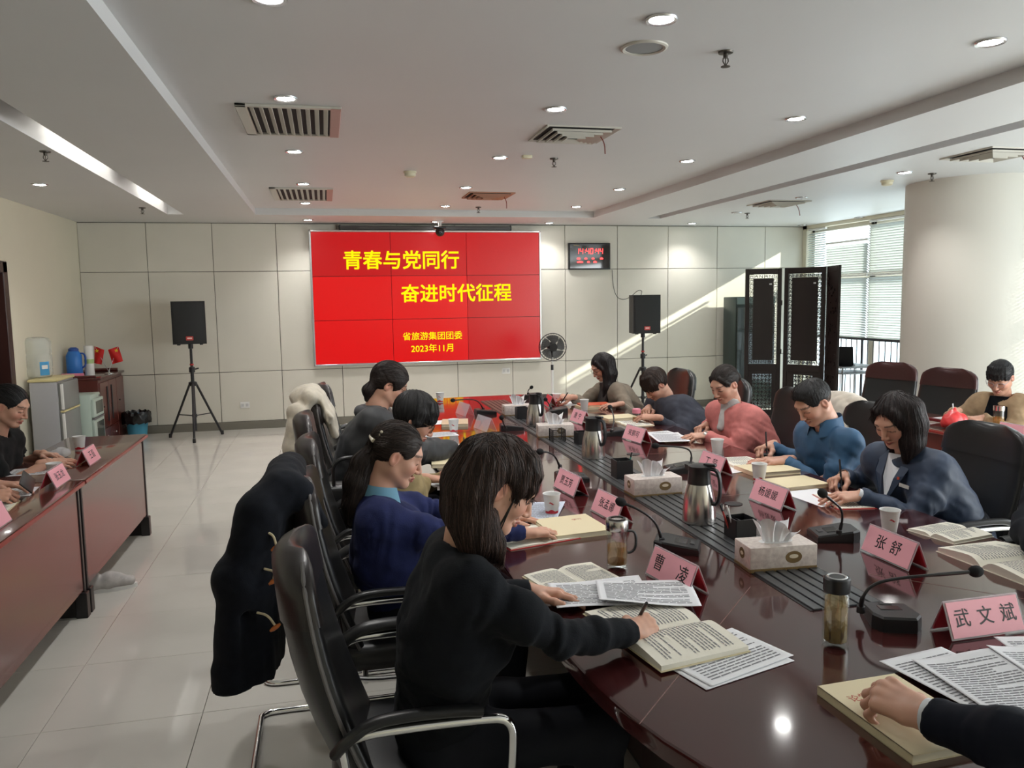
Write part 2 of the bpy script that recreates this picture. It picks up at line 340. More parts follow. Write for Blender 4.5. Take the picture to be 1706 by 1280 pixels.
DL = [(1102, 31, 'lit downlight above the table, beside the round ceiling loudspeaker', 1, 1),
      (1650, 69, 'lit downlight in the top right corner, near the dark ceiling step', 1, 1),
      (476, 163, 'lit downlight directly above the larger slatted grille', 1, 1),
      (926, 181, 'lit downlight just above the larger square diffuser in the tray', 1, 1),
      (1326, 197, 'lit downlight midway along the row beside the right ceiling step', 1, 1),
      (490, 252, 'lit downlight between the two slatted grilles', 1, 1),
      (833, 262, 'lit downlight left of the small plastic ceiling box', 1, 1),
      (1145, 268, 'third lit downlight from the front in the row beside the right ceiling step', 1, 1),
      (505, 306, 'lit downlight just above the smaller slatted grille', 1, 1),
      (1032, 315, 'fourth lit downlight from the front in the row beside the right ceiling step', 1, 1),
      (509, 338, 'lit downlight just below the smaller slatted grille', 1, 1),
      (776, 312, 'lit downlight just above the smaller square diffuser in the tray', 1, 1),
      (742, 343, 'lit downlight in the tray nearest to the projector camera', 1, 1),
      (960, 344, 'lit downlight nearest the far corner of the right ceiling step', 1, 1),
      (448, -4, 'lit downlight at the top edge of the picture, left of centre', 1, 1),
      (66, 307, 'single lit downlight on the left soffit near the left wall', 1, 0),
      (513, 366, 'lit downlight over the top left corner of the video wall', 1, 0),
      (726, 369, 'small downlight right behind the projector camera pole', 1, 0),
      (915, 371, 'lit downlight over the top right corner of the video wall', 1, 0),
      (1153, 372, 'dim downlight close to the back wall, right of the clock', 1, 0),
      (1227, 354, 'unlit downlight left of the far ceiling sprinkler', 0, 0),
      (1335, 329, 'unlit downlight next to the far square diffuser', 0, 0),
      (1337, 375, 'unlit downlight in the corner above the folding screen', 0, 0),
      (1432, 362, 'unlit downlight in front of the window blinds', 0, 0),
      (1507, 287, 'lit downlight between the smoke detector and the pillar', 1, 0)]
for x, y, lb, on, tr in DL: downlight(x, y, lb, bool(on), bool(tr))
# slatted return grilles in the tray
m_grille = mat('grille_enamel', srgb(196, 192, 182), 0.4); m_dark = mat('duct_dark', (0.01, 0.011, 0.012), 0.8)
m_pinkstrip = mat('pink_faded_strip', srgb(190, 150, 142), 0.6)
def grille(cx, cyy, wx, wy, n, label):
    t = thing('slatted_grille', label, 'grille', (cx, cyy, TRAY), group='slatted air grilles in the ceiling')
    MB().box((0, 0, -0.001), (wx-0.02, wy-0.02, 0.002)).ob('duct', m_dark, t, smooth=False)
    fr = MB(); e = 0.035
    fr.rbox((-wx/2+e*0.9, 0, -0.008), (e*1.8, wy, 0.016), 0.003, 1).rbox((0, wy/2-e/2, -0.008), (wx, e, 0.016), 0.003, 1).rbox((0, -wy/2+e/2, -0.008), (wx, e, 0.016), 0.003, 1)
    fr.ob('frame', m_grille, t); MB().rbox((wx/2-e*0.9, 0, -0.008), (e*1.8, wy-0.001, 0.017), 0.003, 1).ob('end_strip', m_pinkstrip, t)
    me = MB().box((0, 0, 0), (0.028, wy-2*e, 0.004), R=Matrix.Rotation(0.5, 3, 'Y')).mesh('slat', False); me.materials.append(m_grille)
    for i in range(n): link('slat', me, None, t, loc=(-wx/2+e*1.8+(i+0.5)*(wx-3.6*e)/n, 0, -0.011))
g1 = [atz(x, y, TRAY) for x, y in ((410, 171), (549, 178), (546, 228), (428, 222))]
grille((g1[0][0]+g1[1][0])/2, (g1[0][1]+g1[3][1])/2, 0.60, abs(g1[3][1]-g1[0][1])*0.98, 9, 'larger slatted air grille near the camera, left part of the tray')
g2 = [atz(x, y, TRAY) for x, y in ((462, 312), (541, 313), (541, 333), (470, 332))]
grille((g2[0][0]+g2[1][0])/2, (g2[0][1]+g2[3][1])/2, 0.62, abs(g2[3][1]-g2[0][1]), 9, 'smaller looking slatted air grille farther back, above the video wall')
# square cone diffusers
def diffuser(x, y, z, s, label, colr=None, wire=True):
    p = atz(x, y, z); t = thing('square_diffuser', label, 'air vent', p, group='square air diffusers in the ceiling')
    m = m_grille if colr is None else mat('diffuser_rusty', srgb(176, 128, 104), 0.6)
    MB().box((0, 0, -0.001), (s*0.92, s*0.92, 0.002)).ob('duct', m_dark, t, smooth=False)
    for i, (a, zz) in enumerate(((1.0, 0), (0.80, -0.012), (0.62, -0.020), (0.44, -0.026), (0.26, -0.030))):
        h = s*a/2; e = s*0.055; q = MB(); zo = zz-0.016
        ring = lambda hh, z_: [(-hh, -hh, z_), (hh, -hh, z_), (hh, hh, z_), (-hh, hh, z_)]
        q.ring_loft([ring(h, zo+0.004 if i == 0 else zo), ring(h-e, zo+0.014), ring(h-e, zo+0.018), ring(h, zo+0.016)], cap=False, close=True); q.ob('cone_ring' if i else 'frame', m, t, smooth=False)
    if wire: MB().tube(chaikin([(s*0.3, -0.1, -0.02), (s*0.36, -0.12, -0.08), (s*0.34, -0.16, -0.16)]), 0.004, 6).ob('hanging_string', mat('red_string', (0.25, 0.05, 0.04), 0.7), t)
diffuser(955, 223, TRAY, 0.52, 'larger square diffuser with a hanging string in the middle of the tray')
diffuser(813, 325, TRAY, 0.50, 'rust tinted square diffuser near the video wall', True)
diffuser(1297, 338, ZC, 0.52, 'square diffuser over the folding screen, right soffit')
diffuser(1655, 256, ZC, 0.52, 'square diffuser at the right edge, above the pillar')
# sprinklers, detectors, loudspeaker, little box
m_brass = mat('sprinkler_metal', (0.10, 0.09, 0.08), 0.4, 0.9)
def sprinkler(x, y, z, label):
    p = atz(x, y, z); t = thing('sprinkler_head', label, 'sprinkler', (p[0], p[1], z), group='fire sprinklers in the ceiling')
    MB().lathe([(0.036, 0), (0.034, -0.008), (0.012, -0.012), (0.011, -0.03)], 16).ob('escutcheon', m_brass, t)
    MB().tube([(-0.012, 0, -0.03), (-0.014, 0, -0.045), (0, 0, -0.066)], 0.003, 6).tube([(0.012, 0, -0.03), (0.014, 0, -0.045), (0, 0, -0.066)], 0.003, 6).tube([(0, 0, -0.03), (0, 0, -0.06)], 0.0025, 6).ob('yoke', m_brass, t)
    MB().lathe([(0.005, -0.064), (0.022, -0.067), (0.022, -0.070), (0.004, -0.072)], 12).ob('deflector', m_brass, t)
for x, y, z, lb in ((1209, 86, TRAY, 'sprinkler head nearest the camera, right of the round loudspeaker'), (923, 264, TRAY, 'sprinkler head just beyond the larger square diffuser'), (797, 345, TRAY, 'sprinkler head close to the video wall'),
                    (75, 252, ZC, 'sprinkler head on the left soffit'), (237, 346, ZC, 'sprinkler head in the far left corner of the ceiling'), (1245, 355, ZC, 'sprinkler head near the back wall on the right soffit'), (1553, 289, ZC, 'sprinkler head at the pillar')):
    sprinkler(x, y, z, lb)
m_ivory = mat('ivory_plastic', srgb(214, 206, 178), 0.45)
for x, y, z, lb in ((683, 286, TRAY, 'ivory smoke detector in the middle of the tray'), (1478, 301, ZC, 'ivory smoke detector next to the pillar')):
    p = atz(x, y, z); t = thing('smoke_detector', lb, 'smoke detector', (p[0], p[1], z), group='smoke detectors')
    MB().lathe([(0.058, 0), (0.058, -0.012), (0.052, -0.016)], 28).ob('base', m_ivory, t); MB().lathe([(0.050, -0.016), (0.048, -0.040), (0.034, -0.048), (0.001, -0.050)], 28).ob('sensor_cap', m_ivory, t)
p = atz(1073, 79, TRAY); t = thing('ceiling_loudspeaker', 'round flush ceiling loudspeaker with grey mesh beside the near downlight', 'loudspeaker', (p[0], p[1], TRAY))
MB().lathe([(0.088, 0), (0.086, -0.006), (0.098, -0.010), (0.108, -0.006), (0.110, 0.001)], 40, cap=False).ob('rim', m_grille, t); MB().lathe([(0.0005, -0.004), (0.05, -0.0045), (0.088, -0.003)], 32, cap=False).ob('mesh_cover', mat('speaker_mesh_grey', (0.30, 0.31, 0.31), 0.7, bump=(500, 0.6, 0.002)), t)
p = atz(878, 259, TRAY); MB().rbox((0, 0, -0.012), (0.075, 0.06, 0.024), 0.004, 2).ob('ceiling_box', m_ivory, loc=(p[0], p[1], TRAY), label='small plastic box on the ceiling right of a downlight', cat='sensor')
# ================================================================== implicit-surface toolkit for bodies, hair and cloth
def _lattice(seed):
    return np.random.RandomState(seed).rand(32, 32, 32).astype(np.float32)
_LAT = _lattice(3)
def vnoise(P):
    """smooth value noise in [-1,1] for points (n,3)"""
    P = np.asarray(P, np.float32); i = np.floor(P).astype(np.int32); f = P-i; f = f*f*(3-2*f); i &= 31; j = (i+1) & 31
    L = _LAT
    def g(a, b, c): return L[a, b, c]
    x0, y0, z0 = i[:, 0], i[:, 1], i[:, 2]; x1, y1, z1 = j[:, 0], j[:, 1], j[:, 2]; fx, fy, fz = f[:, 0], f[:, 1], f[:, 2]
    a = g(x0, y0, z0)*(1-fx)+g(x1, y0, z0)*fx; b = g(x0, y1, z0)*(1-fx)+g(x1, y1, z0)*fx
    c = g(x0, y0, z1)*(1-fx)+g(x1, y0, z1)*fx; d = g(x0, y1, z1)*(1-fx)+g(x1, y1, z1)*fx
    return ((a*(1-fy)+b*fy)*(1-fz)+(c*(1-fy)+d*fy)*fz)*2-1
class Field:
    def __init__(s, lo, hi, h):
        s.h = h; s.lo = np.array(lo, float); s.n = np.maximum(4, np.ceil((np.array(hi, float)-s.lo)/h).astype(int)+1)
        s.d = np.full(tuple(s.n), 9.0, np.float32)
        s.ax = [(s.lo[i]+np.arange(s.n[i])*h).astype(np.float32) for i in range(3)]
    def sub(s, lo, hi):
        a = np.clip(np.floor((np.array(lo)-s.lo)/s.h).astype(int), 0, s.n); b = np.clip(np.ceil((np.array(hi)-s.lo)/s.h).astype(int)+1, 0, s.n)
        if np.any(b <= a): return None
        sl = tuple(slice(a[i], b[i]) for i in range(3))
        return sl, s.ax[0][sl[0]][:, None, None], s.ax[1][sl[1]][None, :, None], s.ax[2][sl[2]][None, None, :]
    def _mix(s, sl, e, k, op):
        a = s.d[sl]
        if op == 'add':
            if k > 0: hh = np.maximum(k-np.abs(a-e), 0)/k; r = np.minimum(a, e)-hh*hh*k*0.25
            else: r = np.minimum(a, e)
        elif op == 'cut':
            e = -e
            if k > 0: hh = np.maximum(k-np.abs(a-e), 0)/k; r = np.maximum(a, e)+hh*hh*k*0.25
            else: r = np.maximum(a, e)
        s.d[sl] = r
    def cap(s, p0, p1, r0, r1=None, k=0.02, op='add', pad=0.05):
        r1 = r0 if r1 is None else r1; p0 = np.array(p0, float); p1 = np.array(p1, float); R = max(r0, r1)+pad
        q = s.sub(np.minimum(p0, p1)-R, np.maximum(p0, p1)+R)
        if q is None: return s
        sl, X, Y, Z = q; v = p1-p0; L2 = float(v@v)+1e-12
        t = ((X-p0[0])*v[0]+(Y-p0[1])*v[1]+(Z-p0[2])*v[2])/L2; t = np.clip(t, 0, 1)
        e = np.sqrt((X-p0[0]-t*v[0])**2+(Y-p0[1]-t*v[1])**2+(Z-p0[2]-t*v[2])**2)-(r0+(r1-r0)*t)
        s._mix(sl, e, k, op); return s
    def chain(s, pts, rad, k=0.02, op='add'):
        for i in range(len(pts)-1): s.cap(pts[i], pts[i+1], rad[i], rad[i+1], k, op)
        return s
    def ell(s, c, r, R=None, k=0.02, op='add', pad=0.05):
        c = np.array(c, float); r = np.array(r, float)
        R = np.eye(3) if R is None else np.array(R, float)           # columns = local axes
        ext = np.sqrt((R**2)@(r**2))+pad; q = s.sub(c-ext, c+ext)
        if q is None: return s
        sl, X, Y, Z = q; X = X-c[0]; Y = Y-c[1]; Z = Z-c[2]
        u = (X*R[0, 0]+Y*R[1, 0]+Z*R[2, 0]); v = (X*R[0, 1]+Y*R[1, 1]+Z*R[2, 1]); w = (X*R[0, 2]+Y*R[1, 2]+Z*R[2, 2])
        k0 = np.sqrt((u/r[0])**2+(v/r[1])**2+(w/r[2])**2); k1 = np.sqrt((u/r[0]**2)**2+(v/r[1]**2)**2+(w/r[2]**2)**2)+1e-9
        s._mix(sl, k0*(k0-1)/k1, k, op); return s
    def box(s, c, half, R=None, rr=0.01, k=0.02, op='add', pad=0.05):
        c = np.array(c, float); half = np.array(half, float); R = np.eye(3) if R is None else np.array(R, float)
        ext = np.abs(R)@half+pad; q = s.sub(c-ext, c+ext)
        if q is None: return s
        sl, X, Y, Z = q; X = X-c[0]; Y = Y-c[1]; Z = Z-c[2]
        u = np.abs(X*R[0, 0]+Y*R[1, 0]+Z*R[2, 0])-half[0]+rr; v = np.abs(X*R[0, 1]+Y*R[1, 1]+Z*R[2, 1])-half[1]+rr; w = np.abs(X*R[0, 2]+Y*R[1, 2]+Z*R[2, 2])-half[2]+rr
        e = np.sqrt(np.maximum(u, 0)**2+np.maximum(v, 0)**2+np.maximum(w, 0)**2)+np.minimum(np.maximum(u, np.maximum(v, w)), 0)-rr
        s._mix(sl, e, k, op); return s
    def loft(s, pts, ra, rb, side, k=0.03, pad=0.06):
        """elliptic tube through pts; ra = half width along 'side', rb = half depth across it"""
        pts = [np.array(p, float) for p in pts]; side = np.array(side, float)
        for i in range(len(pts)-1):
            p0, p1 = pts[i], pts[i+1]; v = p1-p0; L = np.linalg.norm(v); t_ = v/L
            u_ = side-t_*(side@t_); u_ /= np.linalg.norm(u_); w_ = np.cross(t_, u_); M_ = max(ra[i], ra[i+1], rb[i], rb[i+1])+pad
            q = s.sub(np.minimum(p0, p1)-M_, np.maximum(p0, p1)+M_)
            if q is None: continue
            sl, X, Y, Z = q; X = X-p0[0]; Y = Y-p0[1]; Z = Z-p0[2]
            t = X*t_[0]+Y*t_[1]+Z*t_[2]; tc = np.clip(t, 0, L); f = tc/L
            A = ra[i]+(ra[i+1]-ra[i])*f; B = rb[i]+(rb[i+1]-rb[i])*f
            uu = X*u_[0]+Y*u_[1]+Z*u_[2]; ww = X*w_[0]+Y*w_[1]+Z*w_[2]; ov = t-tc; Cc = np.minimum(A, B)
            k0 = np.sqrt((uu/A)**2+(ww/B)**2+(ov/Cc)**2); k1 = np.sqrt((uu/A**2)**2+(ww/B**2)**2+(ov/Cc**2)**2)+1e-9
            s._mix(sl, k0*(k0-1)/k1, k, 'add')
        return s
    def plane_cut(s, p, n, reach=None):
        """remove everything on the +n side of p (within reach of p)"""
        p = np.array(p, float); n = np.array(n, float); n /= np.linalg.norm(n)
        q = s.sub(s.lo, s.lo+s.n*s.h) if reach is None else s.sub(p-reach, p+reach)
        if q is None: return s
        sl, X, Y, Z = q; e = (X-p[0])*n[0]+(Y-p[1])*n[1]+(Z-p[2])*n[2]
        if reach is not None: e = np.where((X-p[0])**2+(Y-p[1])**2+(Z-p[2])**2 < reach*reach, e, -9)
        s.d[sl] = np.maximum(s.d[sl], e); return s
    def shell_noise(s, fn, band=0.03):
        m = np.abs(s.d) < band; idx = np.argwhere(m)
        if len(idx): s.d[m] += fn((s.lo+idx*s.h)).astype(np.float32)
        return s
    def mesh(s):
        d = s.d; h = s.h; ins = d < 0
        c = np.zeros(tuple(s.n-1), np.int8)
        for a in (0, 1):
            for b in (0, 1):
                for e in (0, 1): c += ins[a:s.n[0]-1+a, b:s.n[1]-1+b, e:s.n[2]-1+e]
        act = (c > 0) & (c < 8); idx = np.argwhere(act)
        if len(idx) == 0: return np.zeros((0, 3)), np.zeros((0, 4), int)
        vid = np.full(c.shape, -1, np.int64); vid[act] = np.arange(len(idx))
        acc = np.zeros((len(idx), 3)); cnt = np.zeros(len(idx))
        cor = {}
        for a in (0, 1):
            for b in (0, 1):
                for e in (0, 1): cor[(a, b, e)] = d[idx[:, 0]+a, idx[:, 1]+b, idx[:, 2]+e].astype(float)
        for p in cor:
            for axn in range(3):
                if p[axn] == 0:
                    q = list(p); q[axn] = 1; q = tuple(q); d0, d1 = cor[p], cor[q]; m = (d0 < 0) != (d1 < 0)
                    t = d0[m]/(d0[m]-d1[m]); pt = np.tile(np.array(p, float), (m.sum(), 1)); pt[:, axn] += t
                    acc[m] += pt; cnt[m] += 1
        V = s.lo+(idx+acc/cnt[:, None])*h; Fs = []
        for axn in range(3):
            o = [0, 1, 2]; o.remove(axn); a_, b_ = o
            sl0 = [slice(None)]*3; sl1 = [slice(None)]*3; sl0[axn] = slice(0, -1); sl1[axn] = slice(1, None)
            for q in (a_, b_): sl0[q] = slice(1, -1); sl1[q] = slice(1, -1)
            i0 = ins[tuple(sl0)]; i1 = ins[tuple(sl1)]; e = np.argwhere(i0 != i1)
            if len(e) == 0: continue
            flip = i0[tuple(e.T)]; base = e.copy(); base[:, a_] += 1; base[:, b_] += 1
            def at(da, db): q = base.copy(); q[:, a_] += da; q[:, b_] += db; return vid[tuple(q.T)]
            f = np.stack([at(-1, -1), at(0, -1), at(0, 0), at(-1, 0)], 1)
            if axn == 1: flip = ~flip
            f[~flip] = f[~flip][:, ::-1]; Fs.append(f)
        F = np.concatenate(Fs); F = F[(F >= 0).all(1)]
        return V, F
def np_mesh(name, V, F, smooth=True, relax=0, col=None):
    V = np.asarray(V, float)
    me = bpy.data.meshes.new(name)
    if len(F) == 0: return me
    if relax:
        e = np.concatenate([F[:, [0, 1]], F[:, [1, 2]], F[:, [2, 3]], F[:, [3, 0]]])
        for _ in range(relax):
            S = np.zeros_like(V); n = np.zeros(len(V)); np.add.at(S, e[:, 0], V[e[:, 1]]); np.add.at(S, e[:, 1], V[e[:, 0]]); np.add.at(n, e[:, 0], 1); np.add.at(n, e[:, 1], 1)
            V = V*0.45+0.55*S/np.maximum(n, 1)[:, None]
    me.vertices.add(len(V)); me.vertices.foreach_set('co', V.astype(np.float32).ravel())
    n = len(F); me.loops.add(n*4); me.polygons.add(n)
    me.loops.foreach_set('vertex_index', F.astype(np.int32).ravel()); me.polygons.foreach_set('loop_start', np.arange(0, 4*n, 4, dtype=np.int32))
    me.polygons.foreach_set('use_smooth', np.ones(n, bool))
    if col is not None:
        a = me.color_attributes.new('col', 'FLOAT_COLOR', 'POINT'); a.data.foreach_set('color', np.concatenate([col, np.ones((len(col), 1))], 1).astype(np.float32).ravel())
    me.update(calc_edges=True); me.validate(); return me
def basis(fwd, up=(0, 0, 1)):
    """columns: right, forward, up"""
    f = np.array(fwd, float); f /= np.linalg.norm(f); u = np.array(up, float); r = np.cross(f, u); r /= np.linalg.norm(r); u = np.cross(r, f)
    return np.stack([r, f, u], 1)
# ================================================================== LARGE FURNITURE
m_table = mat('dark_red_lacquer', (0.052, 0.012, 0.012), 0.10, noise=(3.0, 0.35), stretch=(1, 0.15, 1), coat=0.6, coat_rough=0.06)
m_tbody = mat('dark_red_veneer', (0.030, 0.007, 0.007), 0.28, noise=(4.0, 0.4), stretch=(1, 1, 0.1))
m_desk = mat('red_brown_veneer', srgb(112, 52, 46), 0.22, noise=(3.5, 0.25), stretch=(0.15, 0.15, 1.2), coat=0.4, coat_rough=0.08)
m_desktop = mat('desk_top_lacquer', srgb(96, 58, 50), 0.16, noise=(3.0, 0.2), stretch=(1, 0.15, 1), coat=0.5, coat_rough=0.06)
m_blackedge = mat('black_desk_edge', (0.012, 0.011, 0.012), 0.35)
TZ = 0.75
TCX, THW, TY0, TY1 = 1.525, 0.945, 1.12, 7.63
def table_outline(inset=0.0):
    hw = THW-inset; q = []
    corner = [(0.0, 0.0), (-0.40, 0.015), (-0.62, 0.06), (-0.80, 0.20), (-0.885, 0.42), (-0.93, 0.68), (-0.945, 0.95)]
    left = [(TCX+x*hw/THW, TY0+inset+y) for x, y in corner]; far = [(x, TY0+TY1-y) for x, y in left[::-1]]
    half = left+far; full = half+[(2*TCX-x, y) for x, y in half[::-1]]
    out = []
    for p in full:
        if not out or abs(p[0]-out[-1][0])+abs(p[1]-out[-1][1]) > 1e-6: out.append(p)
    if abs(out[0][0]-out[-1][0])+abs(out[0][1]-out[-1][1]) < 1e-6: out.pop()
    return [tuple(p) for p in chaikin(out, 1, True)][::-1]
tb = thing('conference_table', 'long dark red lacquered conference table with rounded corners and a ribbed middle strip', 'table', (0, 0, 0))
bm = bmesh.new(); ol = table_outline(); vs_ = [bm.verts.new((x, y, TZ-0.042)) for x, y in ol]; f0 = bm.faces.new(vs_)
r_ = bmesh.ops.extrude_face_region(bm, geom=[f0]); bmesh.ops.translate(bm, vec=(0, 0, 0.042), verts=[g for g in r_['geom'] if isinstance(g, bmesh.types.BMVert)])
bmesh.ops.recalc_face_normals(bm, faces=bm.faces[:])
be = [e for e in bm.edges if abs(e.verts[0].co.z-e.verts[1].co.z) < 1e-5 and e.verts[0].co.z > TZ-0.001]
bmesh.ops.bevel(bm, geom=be, offset=0.008, segments=2, profile=0.6, affect='EDGES')
me = bpy.data.meshes.new('tabletop'); bm.to_mesh(me); bm.free(); me.polygons.foreach_set('use_smooth', [True]*len(me.polygons)); me.set_sharp_from_angle(angle=0.6)
for pl in me.polygons:
    if abs(pl.normal.z) > 0.99: pl.use_smooth = False
link('tabletop', me, m_table, tb)
MB().prism(table_outline(0.03), TZ-0.075, TZ-0.042).ob('edge_band', m_tbody, tb, smooth=False)
MB().prism(table_outline(0.42), 0.08, TZ-0.075).ob('base_body', m_tbody, tb, smooth=False)
MB().prism(table_outline(0.46), 0.0, 0.08).ob('plinth', m_blackedge, tb, smooth=False)
m_seam = mat('light_seam', srgb(112, 80, 72), 0.4)
def seam(a, b):
    a, b = np.array(a), np.array(b); c = (a+b)/2; L = np.linalg.norm(b-a)
    MB().box((c[0], c[1], TZ+0.0002), (L, 0.0025, 0.0006), math.atan2(b[1]-a[1], b[0]-a[0])).ob('seam', m_seam, tb, smooth=False)
for sx in (-1, 1):
    for ya, yb in ((1.56, 2.25), (TY0+TY1-1.56, TY0+TY1-2.25)): seam((TCX+sx*0.885, ya), (TCX+sx*0.22, yb))
for yy in (3.35, 4.4, 5.45):
    for sx in (-1, 1): seam((TCX+sx*0.94, yy), (TCX+sx*0.135, yy))
m_strip = mat('grey_ribbed_metal', (0.10, 0.105, 0.11), 0.35, 0.6)
MB().box((1.495, 4.62, TZ+0.0008), (0.25, 5.2, 0.0016)).ob('strip_bed', BLACKP, tb, smooth=False)
sl_me = MB().rbox((0, 0, 0), (0.031, 5.2, 0.006), 0.0015, 1).mesh('slat', False); sl_me.materials.append(m_strip)
for i in range(6): link('slat', sl_me, None, tb, loc=(1.495+(i-2.5)*0.0395, 4.62, TZ+0.0035))
# ------------------------------------------------------------------ side desks
def desk(y0, y1, xf, label, group, flip=1):
    """modesty panel towards the table (at x = xf); flip = -1 mirrors it for the window side"""
    t = thing('side_desk', label, 'desk', (xf, (y0+y1)/2, 0), group=group); L = y1-y0; s = flip
    MB().rbox((-s*0.235, 0, TZ-0.016), (0.53, L-0.004, 0.032), 0.006, 2).ob('desktop', m_desktop, t)
    MB().rbox((s*0.033, 0, TZ-0.016), (0.008, L-0.004, 0.020), 0.003, 1).ob('edge_strip', mat('red_edge_strip', srgb(150, 50, 44), 0.3), t)
    MB().rbox((-s*0.010, 0, 0.44), (0.02, L-0.07, 0.58), 0.003, 1).ob('modesty_panel', m_desk, t)
    for e in (-1, 1):
        MB().rbox((-s*0.22, e*(L/2-0.018), 0.362), (0.45, 0.032, 0.724), 0.004, 1).ob('side_panel', m_blackedge, t)
        MB().rbox((-s*0.01, e*(L/2-0.03), 0.07), (0.06, 0.056, 0.14), 0.004, 1).ob('foot', m_blackedge, t)
    MB().rbox((-s*0.22, 0, 0.55), (0.40, L-0.08, 0.02), 0.003, 1).ob('shelf', m_desk, t)
    return t
GD = 'side desks along the left of the room'
desk(4.66, 6.22, -1.335, 'farthest left side desk, its end towards the water cooler corner', GD)
desk(3.08, 4.64, -1.335, 'second left side desk, holding two name plates at its joint', GD)
desk(1.50, 3.06, -1.335, 'left side desk cut off by the left picture edge', GD)
GE = 'side desks on the window side'
desk(4.85, 6.35, 4.10, 'window-side desk with loose white papers in front of an empty chair', GE, -1)
desk(3.33, 4.83, 4.10, 'window-side desk at the beige jacketed person', GE, -1)
# ------------------------------------------------------------------ cantilever meeting chairs
m_cap = mat('chair_cap_leather', (0.022, 0.017, 0.017), 0.32, bump=(200, 0.25, 0.001))
m_pipe = mat('grey_piping', (0.14, 0.13, 0.13), 0.35); m_redtrim = mat('maroon_leather', (0.055, 0.012, 0.012), 0.32)
def back_path(t):
    # t 0..1 from the seat up; gentle S
    return np.array([0.01-0.165*t-0.03*math.sin(t*PI), 0, 0.43+0.635*t])
def back_ring(t, w, th, n=28, grow=0.0, curve=0.045):
    c = back_path(t); d = back_path(min(1, t+0.02))-back_path(max(0, t-0.02)); d /= np.linalg.norm(d); nx = np.array([d[2], 0, -d[0]])
    out = []
    for j in range(n):
        a = 2*PI*j/n; ca, sa = math.cos(a), math.sin(a); e = 0.42
        y = math.copysign(abs(ca)**e, ca)*(w+grow); q = math.copysign(abs(sa)**0.75, sa)*(th+grow)
        bend = curve*(y/(w+1e-6))**2
        out.append(tuple(c+nx*(q+bend)+np.array([0, y, 0])))
    return out
def make_chair(label, trim):
    t = thing('meeting_chair', label, 'chair')
    # seat
    MB().ring_loft([[(0.20+x*s_, y*s_, z) for x, y in [(math.copysign(abs(math.cos(a))**0.35, math.cos(a))*0.26, math.copysign(abs(math.sin(a))**0.35, math.sin(a))*0.25) for a in [2*PI*j/32 for j in range(32)]]] for z, s_ in ((0.385, 0.93), (0.392, 0.985), (0.42, 1.0), (0.45, 0.995), (0.47, 0.95), (0.478, 0.82), (0.474, 0.4))]).ob('seat', LEATHER, t, angle=60)
    tt = [0, 0.02, 0.06, 0.15, 0.3, 0.45, 0.6, 0.72, 0.82, 0.9, 0.95, 0.98, 0.995]
    wid = lambda q: (0.232+0.018*math.sin(q*PI))*(1-0.55*max(0, (q-0.86)/0.14)**2.6)
    thk = lambda q: (0.036+0.010*math.sin(q*PI))*(1-0.75*max(0, (q-0.93)/0.07)**2)*(0.75 if q < 0.01 else 1)
    MB().ring_loft([back_ring(q, wid(q), thk(q)) for q in tt]).ob('backrest', LEATHER, t, angle=60)
    MB().ring_loft([back_ring(q, wid(min(q, .999)), thk(min(q, .999)), grow=0.006 if q < 1 else 0.001) for q in (0.745, 0.75, 0.8, 0.86, 0.91, 0.95, 0.975, 0.99, 1.0)]).ob('headrest_cover', trim, t, angle=60)
    for s in (-1, 1):
        P = [np.array(back_ring(q, wid(q), thk(q))[0 if s > 0 else 14])+np.array([0, s*0.004, 0]) for q in (0.03, 0.1, 0.2, 0.3, 0.4, 0.5, 0.6, 0.7, 0.8, 0.88, 0.93, 0.97)]
        MB().tube(P, 0.0055, 8).ob('piping', m_pipe, t)
        pts = chaikin([(-0.05, s*0.262, 0.60), (-0.005, s*0.285, 0.650), (0.10, s*0.285, 0.655), (0.30, s*0.285, 0.652), (0.385, s*0.285, 0.645), (0.39, s*0.285, 0.56), (0.345, s*0.285, 0.10), (0.34, s*0.285, 0.014), (0.26, s*0.285, 0.013), (-0.20, s*0.285, 0.013), (-0.345, s*0.285, 0.013), (-0.345, s*0.20, 0.013), (-0.345, 0, 0.013)], 3)
        MB().tube(pts, 0.0125, 12).ob('frame_tube', CHROME, t)
        MB().tube(chaikin([(-0.045, s*0.268, 0.605), (-0.015, s*0.286, 0.645), (0.04, s*0.287, 0.680), (0.12, s*0.287, 0.687), (0.24, s*0.287, 0.684), (0.31, s*0.287, 0.676)], 2), 0.024, 14, flat=(1.05, 0.62)).ob('armrest', LEATHER, t)
    for x in (0.06, 0.33): MB().tube([(x, -0.285, 0.372), (x, 0.285, 0.372)], 0.011, 10).ob('seat_bar', CHROME, t)
    for s in (-1, 1): MB().tube(chaikin([(0.368, s*0.285, 0.372), (0.06, s*0.285, 0.372), (0.0, s*0.28, 0.40), (-0.03, s*0.27, 0.62)], 2), 0.010, 10).ob('side_bracket', CHROME, t)
    return t
GC = 'black leather meeting chairs'
ch0 = make_chair('black leather chair nearest the camera, behind the person in the black sweater', m_cap); ch0['group'] = GC
ch0.location = (0.03, 2.13, 0)
CHX = 0.03
def chair(x, y, rz, label): return copy_tree(ch0, loc=(x, y, 0), rz=rz, label=label, group=GC)
ch_cov = chair(CHX, 2.98, 0, 'black leather chair with the dark duffle coat over its back')
chair(CHX, 3.80, 0, 'black leather chair behind the person in khaki, next to the ponytailed person in blue')
chair(CHX-0.04, 4.62, 0, 'black leather chair just left of the cream coat, at the dark jacketed person')
chair(CHX, 5.44, 0, 'black leather chair with the cream coat over its back, table left side')
chair(CHX+0.06, 6.28, 0.1, 'empty chair farthest down the left side of the table')
